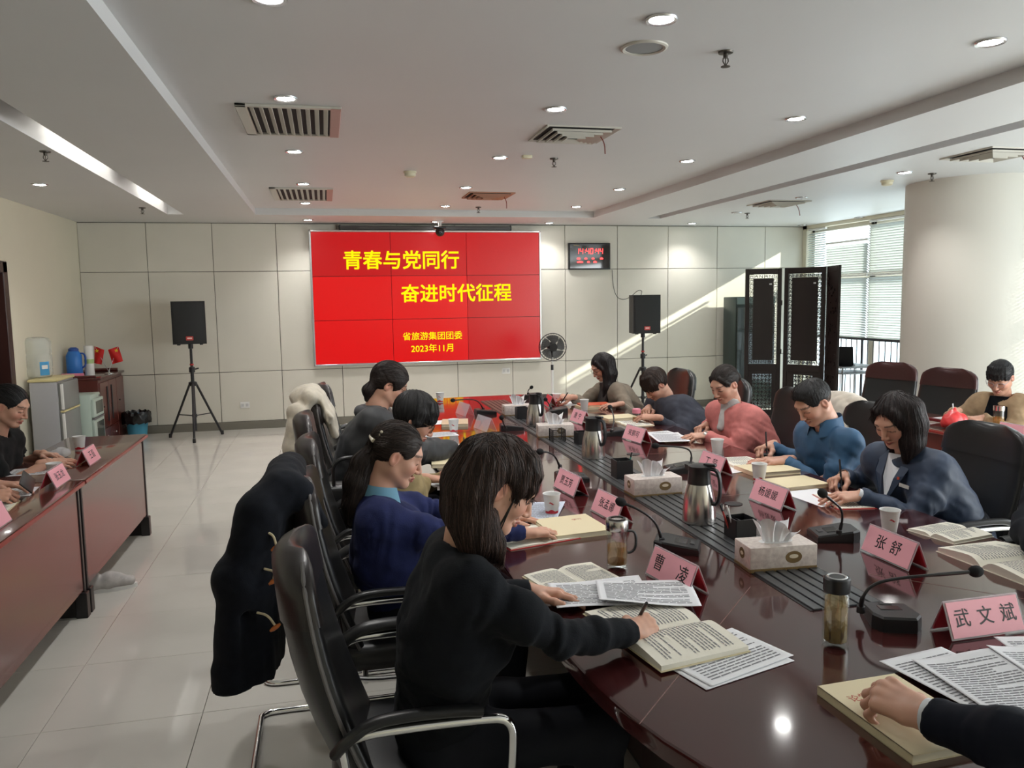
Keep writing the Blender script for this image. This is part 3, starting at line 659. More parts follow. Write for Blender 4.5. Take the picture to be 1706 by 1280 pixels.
# window side of the table (backs seen from the front)
ch1 = make_chair('black leather chair at the right picture edge, next to the person in the navy suit', LEATHER); ch1['group'] = GC
ch1.location = (2.93, 2.30, 0); ch1.rotation_euler = (0, 0, PI-0.10)
def chair_r(x, y, rz, label): return copy_tree(ch1, loc=(x, y, 0), rz=rz, label=label, group=GC)
chair_r(2.93, 3.12, PI, 'black leather chair under the person in the navy suit')
chair_r(2.93, 3.92, PI, 'black leather chair under the person in the blue shirt')
chair_r(2.93, 4.72, PI-0.1, 'chair under the person in pink, its dark back showing behind the hair bun')
chair_r(2.92, 5.52, PI, 'black leather chair under the grey sweater person, headrest behind the brown hair')
chair_r(2.88, 6.35, PI, 'black leather chair under the person with long hair at the far end')
ch2 = make_chair('empty maroon topped chair standing in front of the blinds and the pillar edge', m_redtrim); ch2['group'] = 'maroon topped chairs at the window-side desks'
p_ = atx(1490, 636, 5.02); ch2.location = (4.92, p_[1], 0); ch2.rotation_euler = (0, 0, PI+0.35)
p2_ = atx(1585, 645, 5.02); copy_tree(ch2, loc=(4.92, p2_[1], 0), rz=PI+0.25, label='empty maroon topped chair beside the beige jacketed person', group='maroon topped chairs at the window-side desks')
copy_tree(ch2, loc=(5.0, 4.62, 0), rz=PI, label='maroon topped chair under the beige jacketed person', group='maroon topped chairs at the window-side desks')
copy_tree(ch2, loc=(-2.2, 5.15, 0), rz=0, label='chair under the person in black at the left side desk', group='maroon topped chairs at the left side desks')
copy_tree(ch2, loc=(-2.2, 4.25, 0), rz=0, label='chair of the person holding a phone at the left picture edge', group='maroon topped chairs at the left side desks')
# ------------------------------------------------------------------ video wall
m_bezel = mat('silver_bezel', (0.62, 0.62, 0.62), 0.3, 0.8)
m_red = mat('lit_red_screen', (0.02, 0.002, 0.002), 0.25, emit=0.37, emit_col=srgb(255, 4, 12))
m_red2 = mat('lit_red_screen_dim', (0.02, 0.002, 0.002), 0.25, emit=0.28, emit_col=srgb(250, 4, 20))
m_yel = mat('lit_yellow_text', (0.1, 0.1, 0.0), 0.5, emit=0.50, emit_col=srgb(255, 240, 16))
SX0, SX1, SZ0, SZ1, SYP = -0.17, 3.03, 0.825, 2.655, 11.09
vw = thing('video_wall', 'large nine-panel video wall showing a red slide with yellow writing', 'video wall', ((SX0+SX1)/2, SYP, SZ0))
w_, h_ = SX1-SX0, SZ1-SZ0
fr = MB()
for a in ((-w_/2+0.012, h_/2, 0.024, h_), (w_/2-0.012, h_/2, 0.024, h_)): fr.rbox((a[0], 0.03, a[1]), (a[2], 0.10, a[3]), 0.004, 1)
for z in (0.012, h_-0.012): fr.rbox((0, 0.03, z), (w_, 0.10, 0.024), 0.004, 1)
fr.ob('bezel', m_bezel, vw); MB().box((0, 0.04, h_/2), (w_-0.04, 0.06, h_-0.04)).ob('backing', BLACKP, vw, smooth=False)
pw, ph = (w_-0.048)/3, (h_-0.048)/3
for i in range(3):
    for j in range(3):
        MB().box((-w_/2+0.024+(i+0.5)*pw, 0.0, 0.024+(j+0.5)*ph), (pw-0.007, 0.014, ph-0.007)).ob('display_panel', m_red2 if (j == 2 or i == 2) else m_red, vw, smooth=False)
def slide(s, xa, xb, yc, bold, name):
    a = aty(xa, yc, SYP-0.008); b = aty(xb, yc, SYP-0.008); n = len(s)
    me = dup_bold(text_mesh(s, 1.0, 0.0), bold*1.2); xs = [v.co.x for v in me.vertices]; ys = [v.co.y for v in me.vertices]; k = (b[0]-a[0])/(max(xs)-min(xs)); cx = (max(xs)+min(xs))/2; cz = (max(ys)+min(ys))/2
    for v in me.vertices: v.co = ((v.co.x-cx)*k, 0, (v.co.y-cz)*k)
    link(name, me, m_yel, vw, loc=((a[0]+b[0])/2-vw.location.x, -0.0085, (a[2]+b[2])/2-SZ0))
slide('青春与党同行', 572, 765, 433, 0.028, 'slide_title'); slide('奋进时代征程', 668, 852, 488, 0.028, 'slide_title')
slide('省旅游集团团委', 671, 770, 559.5, 0.012, 'slide_subtitle'); slide('2023年11月', 685, 755, 580, 0.016, 'slide_date')
a = aty(566, 377, 11.13); b = aty(850, 380, 11.13)
t = thing('projection_screen_case', 'slim dark roll-up projection screen case above the video wall', 'projector screen', ((a[0]+b[0])/2, 11.13, 2.69))
MB().rbox((0, 0, 0), (b[0]-a[0], 0.06, 0.06), 0.01, 2).ob('case', mat('dark_grey_case', (0.10, 0.10, 0.10), 0.5), t)
for s in (-1, 1): MB().rbox((s*(b[0]-a[0])/2, 0.01, 0), (0.03, 0.075, 0.07), 0.006, 1).ob('end_cap', BLACKP, t)
p = aty(733, 384, 10.75); t = thing('meeting_camera', 'black conference camera hanging from a white pole before the video wall', 'camera', (p[0], p[1], 0))
MB().tube([(0, 0, ZC), (0, 0, p[2]+0.05)], 0.022, 14).ob('pole', WHITE, t); MB().lathe([(0.05, ZC), (0.05, ZC-0.012), (0.024, ZC-0.016)], 20).ob('ceiling_plate', WHITE, t)
MB().rbox((0, 0, p[2]+0.035), (0.16, 0.10, 0.03), 0.008, 2).ob('bracket', BLACKP, t); q_ = sphere((0, 0, p[2]-0.02), 0.062, 24); q_.ob('camera_head', BLACKP, t)
MB().lathe([(0.026, 0), (0.026, 0.03), (0.02, 0.034), (0.001, 0.036)], 20).xf(Matrix.Translation((0, -0.05, p[2]-0.025)) @ Matrix.Rotation(PI/2, 4, 'X')).ob('lens', mat('camera_lens', (0.01, 0.01, 0.02), 0.05, coat=1), t)
# ------------------------------------------------------------------ LED clock
ck = thing('led_clock', 'black wall clock with glowing red digits right of the video wall', 'clock', (3.785, 11.165, 2.11))
MB().rbox((0, 0, 0.19), (0.64, 0.045, 0.385), 0.008, 2).ob('case', BLACKP, ck); MB().box((0, -0.0235, 0.19), (0.60, 0.002, 0.345)).ob('face_glass', mat('clock_glass', (0.01, 0.01, 0.012), 0.05, coat=1), ck, smooth=False)
m_led = mat('red_led', (0.05, 0, 0), 0.4, emit=3.2, emit_col=(1.0, 0.03, 0.03))
SEG = {'0': 'abcdef', '1': 'bc', '4': 'bcfg', '2': 'abdeg', '3': 'abcdg', '9': 'abcdfg'}
def seg_digits(s, x0, z0, h, adv):
    mb = MB(); w = h*0.5; t_ = h*0.11; x = x0
    for ch in s:
        if ch == ':':
            for zz in (0.3, 0.7): mb.box((x+adv*0.2, -0.026, z0+h*zz), (t_, 0.002, t_))
            x += adv*0.45; continue
        B_ = {'a': (0, h, w, t_), 'd': (0, 0, w, t_), 'g': (0, h/2, w, t_), 'b': (w/2, h*.75, t_, h/2), 'c': (w/2, h*.25, t_, h/2), 'e': (-w/2, h*.25, t_, h/2), 'f': (-w/2, h*.75, t_, h/2)}
        for k in SEG[ch]:
            c = B_[k]; mb.box((x+w/2+c[0]+(c[1]-h/2)*0.08, -0.026, z0+c[1]), (c[2], 0.002, c[3]))
        x += adv
    return mb
seg_digits('14:40:44', -0.205, 0.225, 0.075, 0.062).ob('digits', m_led, ck, smooth=False)
for r_, zz in enumerate((0.155, 0.105)):
    mb = MB()
    for x, w in ((-0.17, 0.05), (-0.06, 0.04), (0.05, 0.04), (0.18, 0.05)) if r_ == 0 else ((-0.15, 0.09), (-0.02, 0.04), (0.08, 0.05)): mb.box((x, -0.026, zz), (w, 0.002, 0.018)).box((x, -0.026, zz+0.012), (w*0.5, 0.002, 0.008))
    mb.ob('small_digits', m_led, ck, smooth=False)
MB().box((-0.20, -0.026, 0.345), (0.09, 0.002, 0.014)).ob('maker_mark', mat('clock_logo', (0.25, 0.20, 0.1), 0.5), ck, smooth=False)
# ------------------------------------------------------------------ loudspeakers on tripods
m_grillb = mat('speaker_grille', (0.014, 0.015, 0.016), 0.6, bump=(700, 0.8, 0.002)); m_badge = mat('red_badge', srgb(200, 70, 66), 0.4)
def speaker(x, y, z0, rz, label, slabel, zc=0.70, spread=0.36):
    t = thing('loudspeaker', label, 'loudspeaker', (x, y, z0), rz, 'loudspeakers on tripods')
    bx = [(-0.195, -0.17), (0.195, -0.17), (0.15, 0.16), (-0.15, 0.16)]
    MB().prism(bx, 0.012, 0.54).ob('cabinet', mat('speaker_cabinet', (0.018, 0.018, 0.019), 0.6, bump=(300, 0.4, 0.002)), t, smooth=False)
    MB().rbox((0, -0.175, 0.276), (0.355, 0.02, 0.49), 0.008, 2).ob('grille', m_grillb, t)
    MB().rbox((0, -0.187, 0.085), (0.085, 0.006, 0.05), 0.004, 1).ob('badge', m_badge, t); MB().box((0, -0.1905, 0.086), (0.055, 0.001, 0.018)).ob('badge_mark', mat('badge_print', srgb(240, 200, 195), 0.5), t, smooth=False)
    for sx in (-1, 1):
        MB().rbox((sx*0.13, -0.12, 0.006), (0.04, 0.04, 0.014), 0.004, 1).ob('rubber_foot', BLACKP, t)
    MB().lathe([(0.03, -0.05), (0.03, 0.012)], 16).ob('pole_cup', BLACKP, t)
    s = thing('speaker_stand', slabel, 'tripod stand', (x, y, 0), rz+0.5, 'tripod stands')
    MB().tube([(0, 0, 0.72), (0, 0, z0-0.052)], 0.0165, 14).ob('upper_pole', BLACKP, s); MB().tube([(0, 0, 0.10), (0, 0, 0.86)], 0.021, 14).ob('lower_pole', BLACKP, s)
    MB().lathe([(0.034, 0.84), (0.036, 0.85), (0.036, 0.90), (0.026, 0.91)], 16).ob('clamp_collar', BLACKP, s); MB().tube([(0.03, 0, 0.875), (0.09, 0.01, 0.885)], 0.010, 8).ob('clamp_knob', BLACKP, s)
    MB().lathe([(0.045, zc-0.03), (0.05, zc-0.02), (0.05, zc+0.015), (0.03, zc+0.025)], 16).ob('leg_hub', BLACKP, s); MB().lathe([(0.03, 0.27), (0.03, 0.31)], 14).ob('brace_hub', BLACKP, s)
    for k in range(3):
        a = 2*PI*k/3; c_, s_ = math.cos(a), math.sin(a)
        lg = MB().tube([(0.04*c_, 0.04*s_, zc), (spread*c_, spread*s_, 0.015)], 0.0145, 10).ob('leg', BLACKP, s)
        MB().lathe([(0.018, 0), (0.02, 0.01), (0.019, 0.05), (0.015, 0.055)], 12, (spread*c_, spread*s_, 0)).ob('rubber_tip', BLACKP, lg)
        MB().tube([(0.02*c_, 0.02*s_, 0.29), (0.6*spread*c_, 0.6*spread*s_, 0.30)], 0.007, 8).ob('brace', BLACKP, s)
    MB().lathe([(0.023, 0.93), (0.023, 0.95)], 14).ob('red_band', mat('red_band', (0.5, 0.03, 0.03), 0.5), s)
speaker(-1.655, 10.62, 1.19, 0.12, 'left loudspeaker with a red badge, between the corner cabinet and the video wall', 'black tripod stand of the left loudspeaker')
speaker(4.315, 10.42, 1.185, -0.06, 'right loudspeaker with a red badge, below the clock', 'black tripod stand of the right loudspeaker')
p = [aty(x, y, Y) for x, y, Y in ((1020, 450, 11.17), (1021, 475, 11.17), (1027, 496, 11.15), (1040, 500, 11.0), (1052, 494, 10.75), (1062, 484, 10.6), (1070, 484, 10.55), (1068, 492, 10.5))]
MB().tube(chaikin(p, 2), 0.0045, 6).ob('speaker_cable', BLACKP, label='thin black cable looping from the clock to the right loudspeaker', cat='cable')
# ------------------------------------------------------------------ standing fan
fn = thing('pedestal_fan', 'black and white pedestal fan in front of the right end of the video wall', 'fan', (2.867, 9.95, 0), -0.15)
FZ, FR = 1.067, 0.178; wires = []
def wire_ring(mb, r, y, th=0.0022, n=40): mb.tube([(r*math.cos(2*PI*i/n), y, FZ+r*math.sin(2*PI*i/n)) for i in range(n)], th, 6, close=True)
mb = MB()
for y, k in ((-0.06, 1), (0.05, 1)): pass
wire_ring(mb, FR, 0, 0.006); mb.ob('guard_rim', BLACKP, fn)
for nm, sg in (('front_guard', -1), ('rear_guard', 1)):
    mb = MB(); wire_ring(mb, FR*0.66, sg*0.05); wire_ring(mb, FR*0.3, sg*0.065, 0.003)
    for i in range(30):
        a = 2*PI*i/30; tw = 0.35*sg
        mb.tube([(FR*q*math.cos(a+tw*(1-q)), sg*yy, FZ+FR*q*math.sin(a+tw*(1-q))) for q, yy in ((0.28, 0.066), (0.6, 0.055), (0.86, 0.032), (1.0, 0.0))], 0.0016, 5)
    mb.ob(nm, BLACKP, fn)
MB().lathe([(0.001, 0), (0.04, 0.002), (0.048, 0.012), (0.048, 0.018)], 24).xf(Matrix.Translation((0, -0.062, FZ)) @ Matrix.Rotation(PI/2, 4, 'X')).ob('hub_cap', BLACKP, fn)
MB().lathe([(0.06, 0), (0.062, 0.08), (0.05, 0.13), (0.02, 0.15)], 24).xf(Matrix.Translation((0, 0.06, FZ)) @ Matrix.Rotation(-PI/2, 4, 'X')).ob('motor', BLACKP, fn)
for i in range(5):
    a = 2*PI*i/5
    def bl(u, v, a=a):
        r = 0.03+u*0.125; w_ = 0.25+0.55*math.sin(min(1, u*1.15)*PI*0.62); th = a+(v-0.5)*1.25*w_*1.2+u*0.35
        return (r*math.cos(th), 0.022*(v-0.5)*(1-0.3*u), FZ+r*math.sin(th))
    MB().grid(bl, 8, 6).ob('blade', mat('fan_blade_smoke', (0.10, 0.10, 0.10), 0.3), fn)
MB().tube([(0, 0.09, FZ-0.02), (0, 0.07, FZ-0.14)], 0.022, 14).ob('neck', BLACKP, fn); MB().tube([(0, 0.07, FZ-0.12), (0, 0.07, 0.70)], 0.013, 14).ob('inner_pole', WHITE, fn)
MB().tube([(0, 0.07, 0.83), (0, 0.07, 0.76)], 0.018, 14).ob('collar', BLACKP, fn); MB().tube([(0, 0.07, 0.76), (0, 0.07, 0.03)], 0.018, 14).ob('outer_pole', WHITE, fn)
MB().lathe([(0.19, 0), (0.19, 0.015), (0.16, 0.028), (0.04, 0.045), (0.02, 0.06)], 40, (0, 0.07, 0)).ob('base', WHITE, fn)
# ------------------------------------------------------------------ carved folding screen
m_carv = mat('ebony_wood', (0.017, 0.009, 0.009), 0.42, noise=(5, 0.4), stretch=(1, 1, 0.1))
fs = thing('folding_screen', 'tall dark carved wooden folding screen with fretwork borders', 'folding screen', (5.05, 9.0, 0))
def fold_panel(x0, y0, x1, y1, H, open_=True):
    L = math.hypot(x1-x0, y1-y0); a = math.atan2(y1-y0, x1-x0); M_ = Matrix.Translation((x0-5.05, y0-9.0, 0)) @ Matrix.Rotation(a, 4, 'Z')
    pn = bpy.data.objects.new('leaf', None)
    T_ = 0.03; st = 0.05
    f = MB().rbox((st/2, 0, H/2), (st, T_, H), 0.004, 1).rbox((L-st/2, 0, H/2), (st, T_, H), 0.004, 1)
    for z, hh in ((H-0.035, 0.07), (0.80, 0.09), (0.16, 0.08)): f.rbox((L/2, 0, z), (L-2*st, T_, hh), 0.004, 1)
    lf = f.xf(M_).ob('leaf_frame', m_carv, fs)
    if not open_:
        MB().box((L/2, 0, H/2), (L-2*st, 0.012, H-0.1)).xf(M_).ob('carved_board', m_carv, lf, smooth=False)
        mb = MB(); rr = random.Random(4)
        for k in range(70): mb.box((rr.uniform(st, L-st), -0.012, rr.uniform(0.2, H-0.1)), (rr.uniform(0.01, 0.03), 0.012, rr.uniform(0.01, 0.04)), R=Matrix.Rotation(rr.uniform(0, 3), 3, 'Y'))
        mb.xf(M_).ob('relief_carving', m_carv, lf, smooth=False, kind='stuff'); return
    xa, xb, za, zb = st, L-st, 0.845, H-0.07; bw = 0.052
    MB().rbox(((xa+xb)/2, 0, (za+zb)/2), (xb-xa-2*bw, 0.012, zb-za-2*bw), 0.003, 1).xf(M_).ob('centre_board', m_carv, lf)
    fw = MB(); rr = random.Random(int(x0*100))
    def cell(cx, cz, s):   # little key-fret
        t_ = s*0.17
        for dx, dz, wx, wz in ((-0.5, 0, t_, s), (0.5, 0, t_, s)): fw.box((cx+dx*s, 0, cz+dz*s), (wx, 0.014, wz*1.05))
        k = rr.randrange(3)
        if k == 0: fw.box((cx, 0, cz), (s*0.9, 0.014, t_)); fw.box((cx, 0, cz+s*0.32), (t_*1.3, 0.014, s*0.5))
        elif k == 1: fw.box((cx, 0, cz), (s*1.25, 0.014, t_), R=Matrix.Rotation(0.78, 3, 'Y'))
        else: fw.box((cx-s*0.15, 0, cz+s*0.25), (s*0.6, 0.014, t_)); fw.box((cx+s*0.15, 0, cz-s*0.25), (s*0.6, 0.014, t_))
    n = int((zb-za)/0.05)
    for i in range(n):
        z = za+(i+0.5)*(zb-za)/n
        for x in (xa+bw/2, xb-bw/2): cell(x, z, 0.034)
        for x in (xa+bw/2, xb-bw/2): fw.box((x, 0, z+0.5*(zb-za)/n), (bw, 0.014, 0.007))
    m_ = int((xb-xa-2*bw)/0.05)
    for i in range(m_):
        x = xa+bw+(i+0.5)*(xb-xa-2*bw)/m_
        for z in (za+bw/2, zb-bw/2): cell(x, z, 0.034)
    fw.box((xa+bw, 0, (za+zb)/2), (0.008, 0.016, zb-za-2*bw)).box((xb-bw, 0, (za+zb)/2), (0.008, 0.016, zb-za-2*bw))
    fw.box(((xa+xb)/2, 0, za+bw), (xb-xa-2*bw, 0.016, 0.008)).box(((xa+xb)/2, 0, zb-bw), (xb-xa-2*bw, 0.016, 0.008))
    fw.xf(M_).ob('fretwork_border', m_carv, lf, smooth=False, kind='stuff')
    # lower fretwork window
    la, lb, ca, cb = L/2-0.115, L/2+0.115, 0.27, 0.72; bd = MB()
    bd.box((st+(la-st)/2, 0, 0.48), (la-st, 0.012, 0.58)).box((lb+(L-st-lb)/2, 0, 0.48), (L-st-lb, 0.012, 0.58)).box((L/2, 0, (cb+0.765)/2), (lb-la, 0.012, 0.765-cb)).box((L/2, 0, (ca+0.19)/2), (lb-la, 0.012, ca-0.19)); bd.xf(M_).ob('lower_board', m_carv, lf, smooth=False)
    lw = MB()
    for i in range(5):
        for j in range(9):
            cx, cz = la+(i+0.5)*0.046, ca+(j+0.5)*0.05; r2 = (i+j) % 2
            for q in range(4): lw.box((cx, 0, cz), (0.052, 0.012, 0.008), R=Matrix.Rotation(q*PI/4+(0.2 if r2 else 0), 3, 'Y')) if q % 2 == r2 else None
            lw.lathe([(0.010, -0.006), (0.010, 0.006)], 6) if False else lw.box((cx, 0, cz), (0.018, 0.014, 0.018), R=Matrix.Rotation(0.78*r2, 3, 'Y'))
    lw.xf(M_).ob('lower_fretwork', m_carv, lf, smooth=False, kind='stuff')
    MB().box((L-st-bw-0.03, -0.008, zb-0.12), (0.03, 0.002, 0.018)).xf(M_).ob('paper_tag', PAPER, lf, smooth=False)
    for z in (0.4, 1.0, 1.6): MB().tube([(L+0.004, -0.016, z-0.03), (L+0.004, -0.016, z+0.03)], 0.006, 8).xf(M_).ob('hinge', m_brass, lf)
FSH = 2.02
A0 = aty(1242, 449, 9.0); A1 = aty(1303, 447, 8.82); B0 = aty(1308, 447, 8.80); B1 = aty(1377, 443, 8.38); C0 = aty(1380, 443, 8.36); C1 = aty(1400, 440, 7.95)
fold_panel(A0[0], 9.0, A1[0], 8.82, FSH); fold_panel(B0[0], 8.80, B1[0], 8.38, FSH); fold_panel(C0[0], 8.36, C1[0], 7.95, FSH, False)
# tall dark glazed cabinet behind the screen
p = aty(1224, 495, 10.75); t = thing('glazed_cabinet', 'tall dark green glazed cabinet half hidden behind the folding screen', 'cabinet', (p[0]+0.32, 10.75, 0))
cz = p[2]; m_dg = mat('dark_green_enamel', (0.018, 0.032, 0.030), 0.35)
MB().rbox((0, 0.15, cz/2), (0.64, 0.38, cz), 0.01, 2).ob('body', m_dg, t); MB().rbox((0, -0.05, cz-0.06), (0.62, 0.03, 0.10), 0.006, 1).ob('header', mat('grey_green_header', (0.10, 0.14, 0.13), 0.4), t); MB().rbox((0, -0.05, (cz-0.16)/2+0.03), (0.62, 0.03, cz-0.20), 0.006, 1).ob('glass_door', mat('dark_door_glass', (0.008, 0.014, 0.013), 0.12, coat=0.5), t)
# small desk with a monitor by the window
p = atx(1420, 608, 6.6); t = thing('monitor_stand', 'thin-legged grey metal table by the guard rail', 'side table', (6.55, p[1], 0)); mz = p[2]; m_gm = mat('grey_metal', (0.30, 0.30, 0.32), 0.4, 0.6)
MB().rbox((0, 0, mz-0.012), (0.55, 0.5, 0.024), 0.004, 1).ob('top', m_gm, t); MB().rbox((0, 0, mz-0.09), (0.52, 0.47, 0.02), 0.004, 1).ob('under_shelf', m_gm, t)
for sx in (-1, 1):
    for sy in (-1, 1): MB().tube([(sx*0.25, sy*0.22, mz-0.02), (sx*0.25, sy*0.22, 0)], 0.013, 10).ob('leg', m_gm, t)
t2 = thing('laptop', 'open laptop with a dark red screen next to the folding screen', 'laptop', (6.42, p[1]-0.02, mz), PI/2+0.75)
MB().rbox((0, 0.0, 0.009), (0.30, 0.21, 0.018), 0.004, 1).ob('keyboard_base', BLACKP, t2)
ML = Matrix.Translation((0, 0.105, 0.015)) @ Matrix.Rotation(-0.25, 4, 'X')
MB().rbox((0, 0, 0.12), (0.34, 0.012, 0.25), 0.004, 1).xf(ML).ob('lid', BLACKP, t2); MB().box((0, -0.0075, 0.12), (0.32, 0.002, 0.22)).xf(ML).ob('display', mat('laptop_red', (0.02, 0, 0), 0.3, emit=0.14, emit_col=srgb(225, 20, 24)), t2, smooth=False)
MB().box((0, -0.009, 0.14), (0.14, 0.001, 0.03)).xf(ML).ob('display_text', mat('laptop_yellow', (0.1, 0.1, 0), 0.4, emit=0.35, emit_col=srgb(255, 220, 40)), t2, smooth=False)
# ------------------------------------------------------------------ corner by the left wall: fridge, steriliser, cabinet, bin
m_fr = mat('grey_fridge_enamel', srgb(176, 176, 180), 0.35); m_cr = mat('yellowed_plastic', srgb(214, 202, 150), 0.45)
FYN, FXF = 8.95, -2.66
fp = aty(97, 632, FYN); FZT = fp[2]; FXF = fp[0]
t = thing('small_fridge', 'grey two-door refrigerator with yellowed trim under the water bottle', 'refrigerator', ((XL+FXF)/2+0.02, FYN+0.28, 0)); fw_ = FXF-XL-0.07
MB().rbox((0, 0, FZT/2-0.01), (fw_, 0.56, FZT-0.03), 0.012, 2).ob('body', m_fr, t); MB().rbox((0, 0, FZT-0.012), (fw_+0.02, 0.58, 0.028), 0.008, 2).ob('top_cover', m_cr, t)
for za, zb in ((0.06, 0.60), (0.62, FZT-0.04)):
    d_ = MB().rbox((fw_/2+0.024, 0, (za+zb)/2), (0.045, 0.55, zb-za), 0.012, 2).ob('door', mat('fridge_door_grey', srgb(132, 134, 132), 0.3), t)
    MB().rbox((fw_/2+0.036, -0.268, (za+zb)/2), (0.03, 0.018, zb-za-0.02), 0.006, 1).ob('edge_trim', WHITE, d_)
MB().rbox((fw_/2+0.03, 0, 0.61), (0.04, 0.55, 0.018), 0.004, 1).ob('door_gap_trim', m_cr, t)
# water bottle lying on its base on the fridge
b0 = aty(64, 625, FYN+0.26); b1 = aty(64, 562, FYN+0.26); bh = b1[2]-FZT; br = 0.135
t = thing('water_bottle', 'large clear water cooler bottle with blue labels on the refrigerator', 'water bottle', (b0[0], FYN+0.27, FZT+0.002))
m_pet = bpy.data.materials.new('clear_pet'); m_pet.use_nodes = True
_n = m_pet.node_tree; pr = _n.nodes['Principled BSDF']; pr.inputs['Base Color'].default_value = (0.80, 0.84, 0.84, 1); pr.inputs['Roughness'].default_value = 0.12
_t = _n.nodes.new('ShaderNodeBsdfTransparent'); _t.inputs[0].default_value = (0.93, 0.95, 0.94, 1); _m = _n.nodes.new('ShaderNodeMixShader'); _m.inputs[0].default_value = 0.30
_n.links.new(_t.outputs[0], _m.inputs[1]); _n.links.new(pr.outputs[0], _m.inputs[2]); _n.links.new(_m.outputs[0], _n.nodes['Material Output'].inputs[0]); MATS['clear_pet'] = m_pet
MB().lathe([(0.06, 0.004), (br*0.9, 0.006), (br, 0.03), (br, 0.09), (br*0.96, 0.10), (br, 0.115), (br, bh*0.55), (br*0.94, bh*0.58), (br, bh*0.62), (br, bh*0.88), (br*0.86, bh*0.97), (br*0.5, bh)], 36).ob('bottle_body', m_pet, t, angle=60)
m_bl = mat('blue_label', srgb(60, 150, 205), 0.4)
def arc_label(a0, a1, z0, z1, r, m, name, par):
    MB().grid(lambda u, v: (r*math.cos(a0+(a1-a0)*u), r*math.sin(a0+(a1-a0)*u), z0+(z1-z0)*v), 10, 1).ob(name, m, par)
arc_label(-1.15, -0.45, 0.03, 0.17, br+0.002, m_bl, 'label', t); arc_label(-1.02, -0.58, 0.095, 0.135, br+0.003, WHITE, 'label_print', t); arc_label(-2.55, -2.2, 0.22, 0.32, br+0.002, m_bl, 'label', t)
# steriliser cabinet
sp = aty(136, 660, 9.75); t = thing('steriliser_cabinet', 'pale green glass-doored cup steriliser between the refrigerator and the wooden cabinet', 'steriliser', (XL+0.30, 9.78, 0)); SZT = sp[2]+0.02
sxf = aty(155, 660, 9.62)[0]; sw = sxf-XL-0.04; t.location.x = XL+0.02+sw/2
m_pg = mat('pale_green_enamel', srgb(190, 206, 196), 0.35); m_tg = mat('smoked_door_glass', (0.06, 0.075, 0.07), 0.08, coat=0.6)
MB().rbox((0, 0, SZT/2), (sw, 0.40, SZT), 0.01, 2).ob('body', m_pg, t)
for za, zb in ((0.05, SZT*0.60), (SZT*0.64, SZT-0.05)):
    d_ = MB().rbox((sw/2+0.015, 0, (za+zb)/2), (0.03, 0.39, zb-za), 0.006, 1).ob('door', m_pg, t); MB().rbox((sw/2+0.028, 0.03, (za+zb)/2), (0.008, 0.28, zb-za-0.06), 0.003, 1).ob('door_glass', m_tg, d_)
MB().rbox((sw/2+0.02, 0, SZT*0.62), (0.03, 0.39, 0.022), 0.004, 1).ob('handle_strip', m_gm, t); MB().box((sw/2+0.032, 0.05, SZT-0.025), (0.002, 0.06, 0.016)).ob('control_panel', BLACKP, t, smooth=False)
# wooden cabinet
cx_ = aty(159, 632, 10.05); cxe = aty(201, 622, 11.12); CZT = cx_[2]; CXF = (cx_[0]+cxe[0])/2+0.03
t = thing('wooden_cabinet', 'dark red wooden sideboard with slotted door handles in the far left corner', 'cabinet', ((XL+CXF)/2, 10.59, 0)); cw = CXF-XL-0.03; cl = 1.10
m_cab = mat('sideboard_veneer', srgb(104, 50, 44), 0.28, noise=(4, 0.25), stretch=(1, 1, 0.15), coat=0.3)
MB().rbox((0, 0, CZT/2), (cw, cl, CZT-0.02), 0.006, 1).ob('body', m_cab, t); MB().rbox((0.01, 0, CZT), (cw+0.05, cl+0.03, 0.03), 0.008, 2).ob('top_board', mat('sideboard_top', srgb(84, 34, 32), 0.2, coat=0.4), t)
MB().tube([(-cw/2+0.05, -cl/2+0.04, CZT+0.025), (cw/2-0.03, -cl/2+0.04, CZT+0.025)], 0.018, 10).tube([(-cw/2+0.05, cl/2-0.04, CZT+0.03), (cw/2-0.03, cl/2-0.04, CZT+0.03)], 0.022, 10).tube([(-cw/2+0.04, -cl/2+0.04, CZT+0.03), (-cw/2+0.04, cl/2-0.04, CZT+0.03)], 0.02, 10).ob('gallery_rail', mat('sideboard_top', (0, 0, 0)), t)
for k in range(3):
    y_ = -cl/2+(k+0.5)*cl/3
    d_ = MB().rbox((cw/2+0.008, y_, CZT*0.62), (0.02, cl/3-0.012, CZT*0.64), 0.004, 1).ob('door', m_cab, t)
    if k < 2: MB().rbox((cw/2+0.022, y_+(0.10 if k == 0 else -0.06), CZT*0.62), (0.012, 0.035, 0.42), 0.004, 1).ob('slot_handle', BLACKP, d_)
    MB().lathe([(0.006, 0), (0.012, 0.012), (0.008, 0.018)], 12).xf(Matrix.Translation((cw/2+0.018, y_-0.09, CZT*0.60)) @ Matrix.Rotation(PI/2, 4, 'Y')).ob('knob', m_brass, d_)
    d_ = MB().rbox((cw/2+0.008, y_, CZT*0.16), (0.02, cl/3-0.012, CZT*0.24), 0.004, 1).ob('drawer', m_cab, t); MB().lathe([(0.006, 0), (0.013, 0.012), (0.008, 0.018)], 12).xf(Matrix.Translation((cw/2+0.018, y_, CZT*0.17)) @ Matrix.Rotation(PI/2, 4, 'Y')).ob('knob', CHROME, d_)
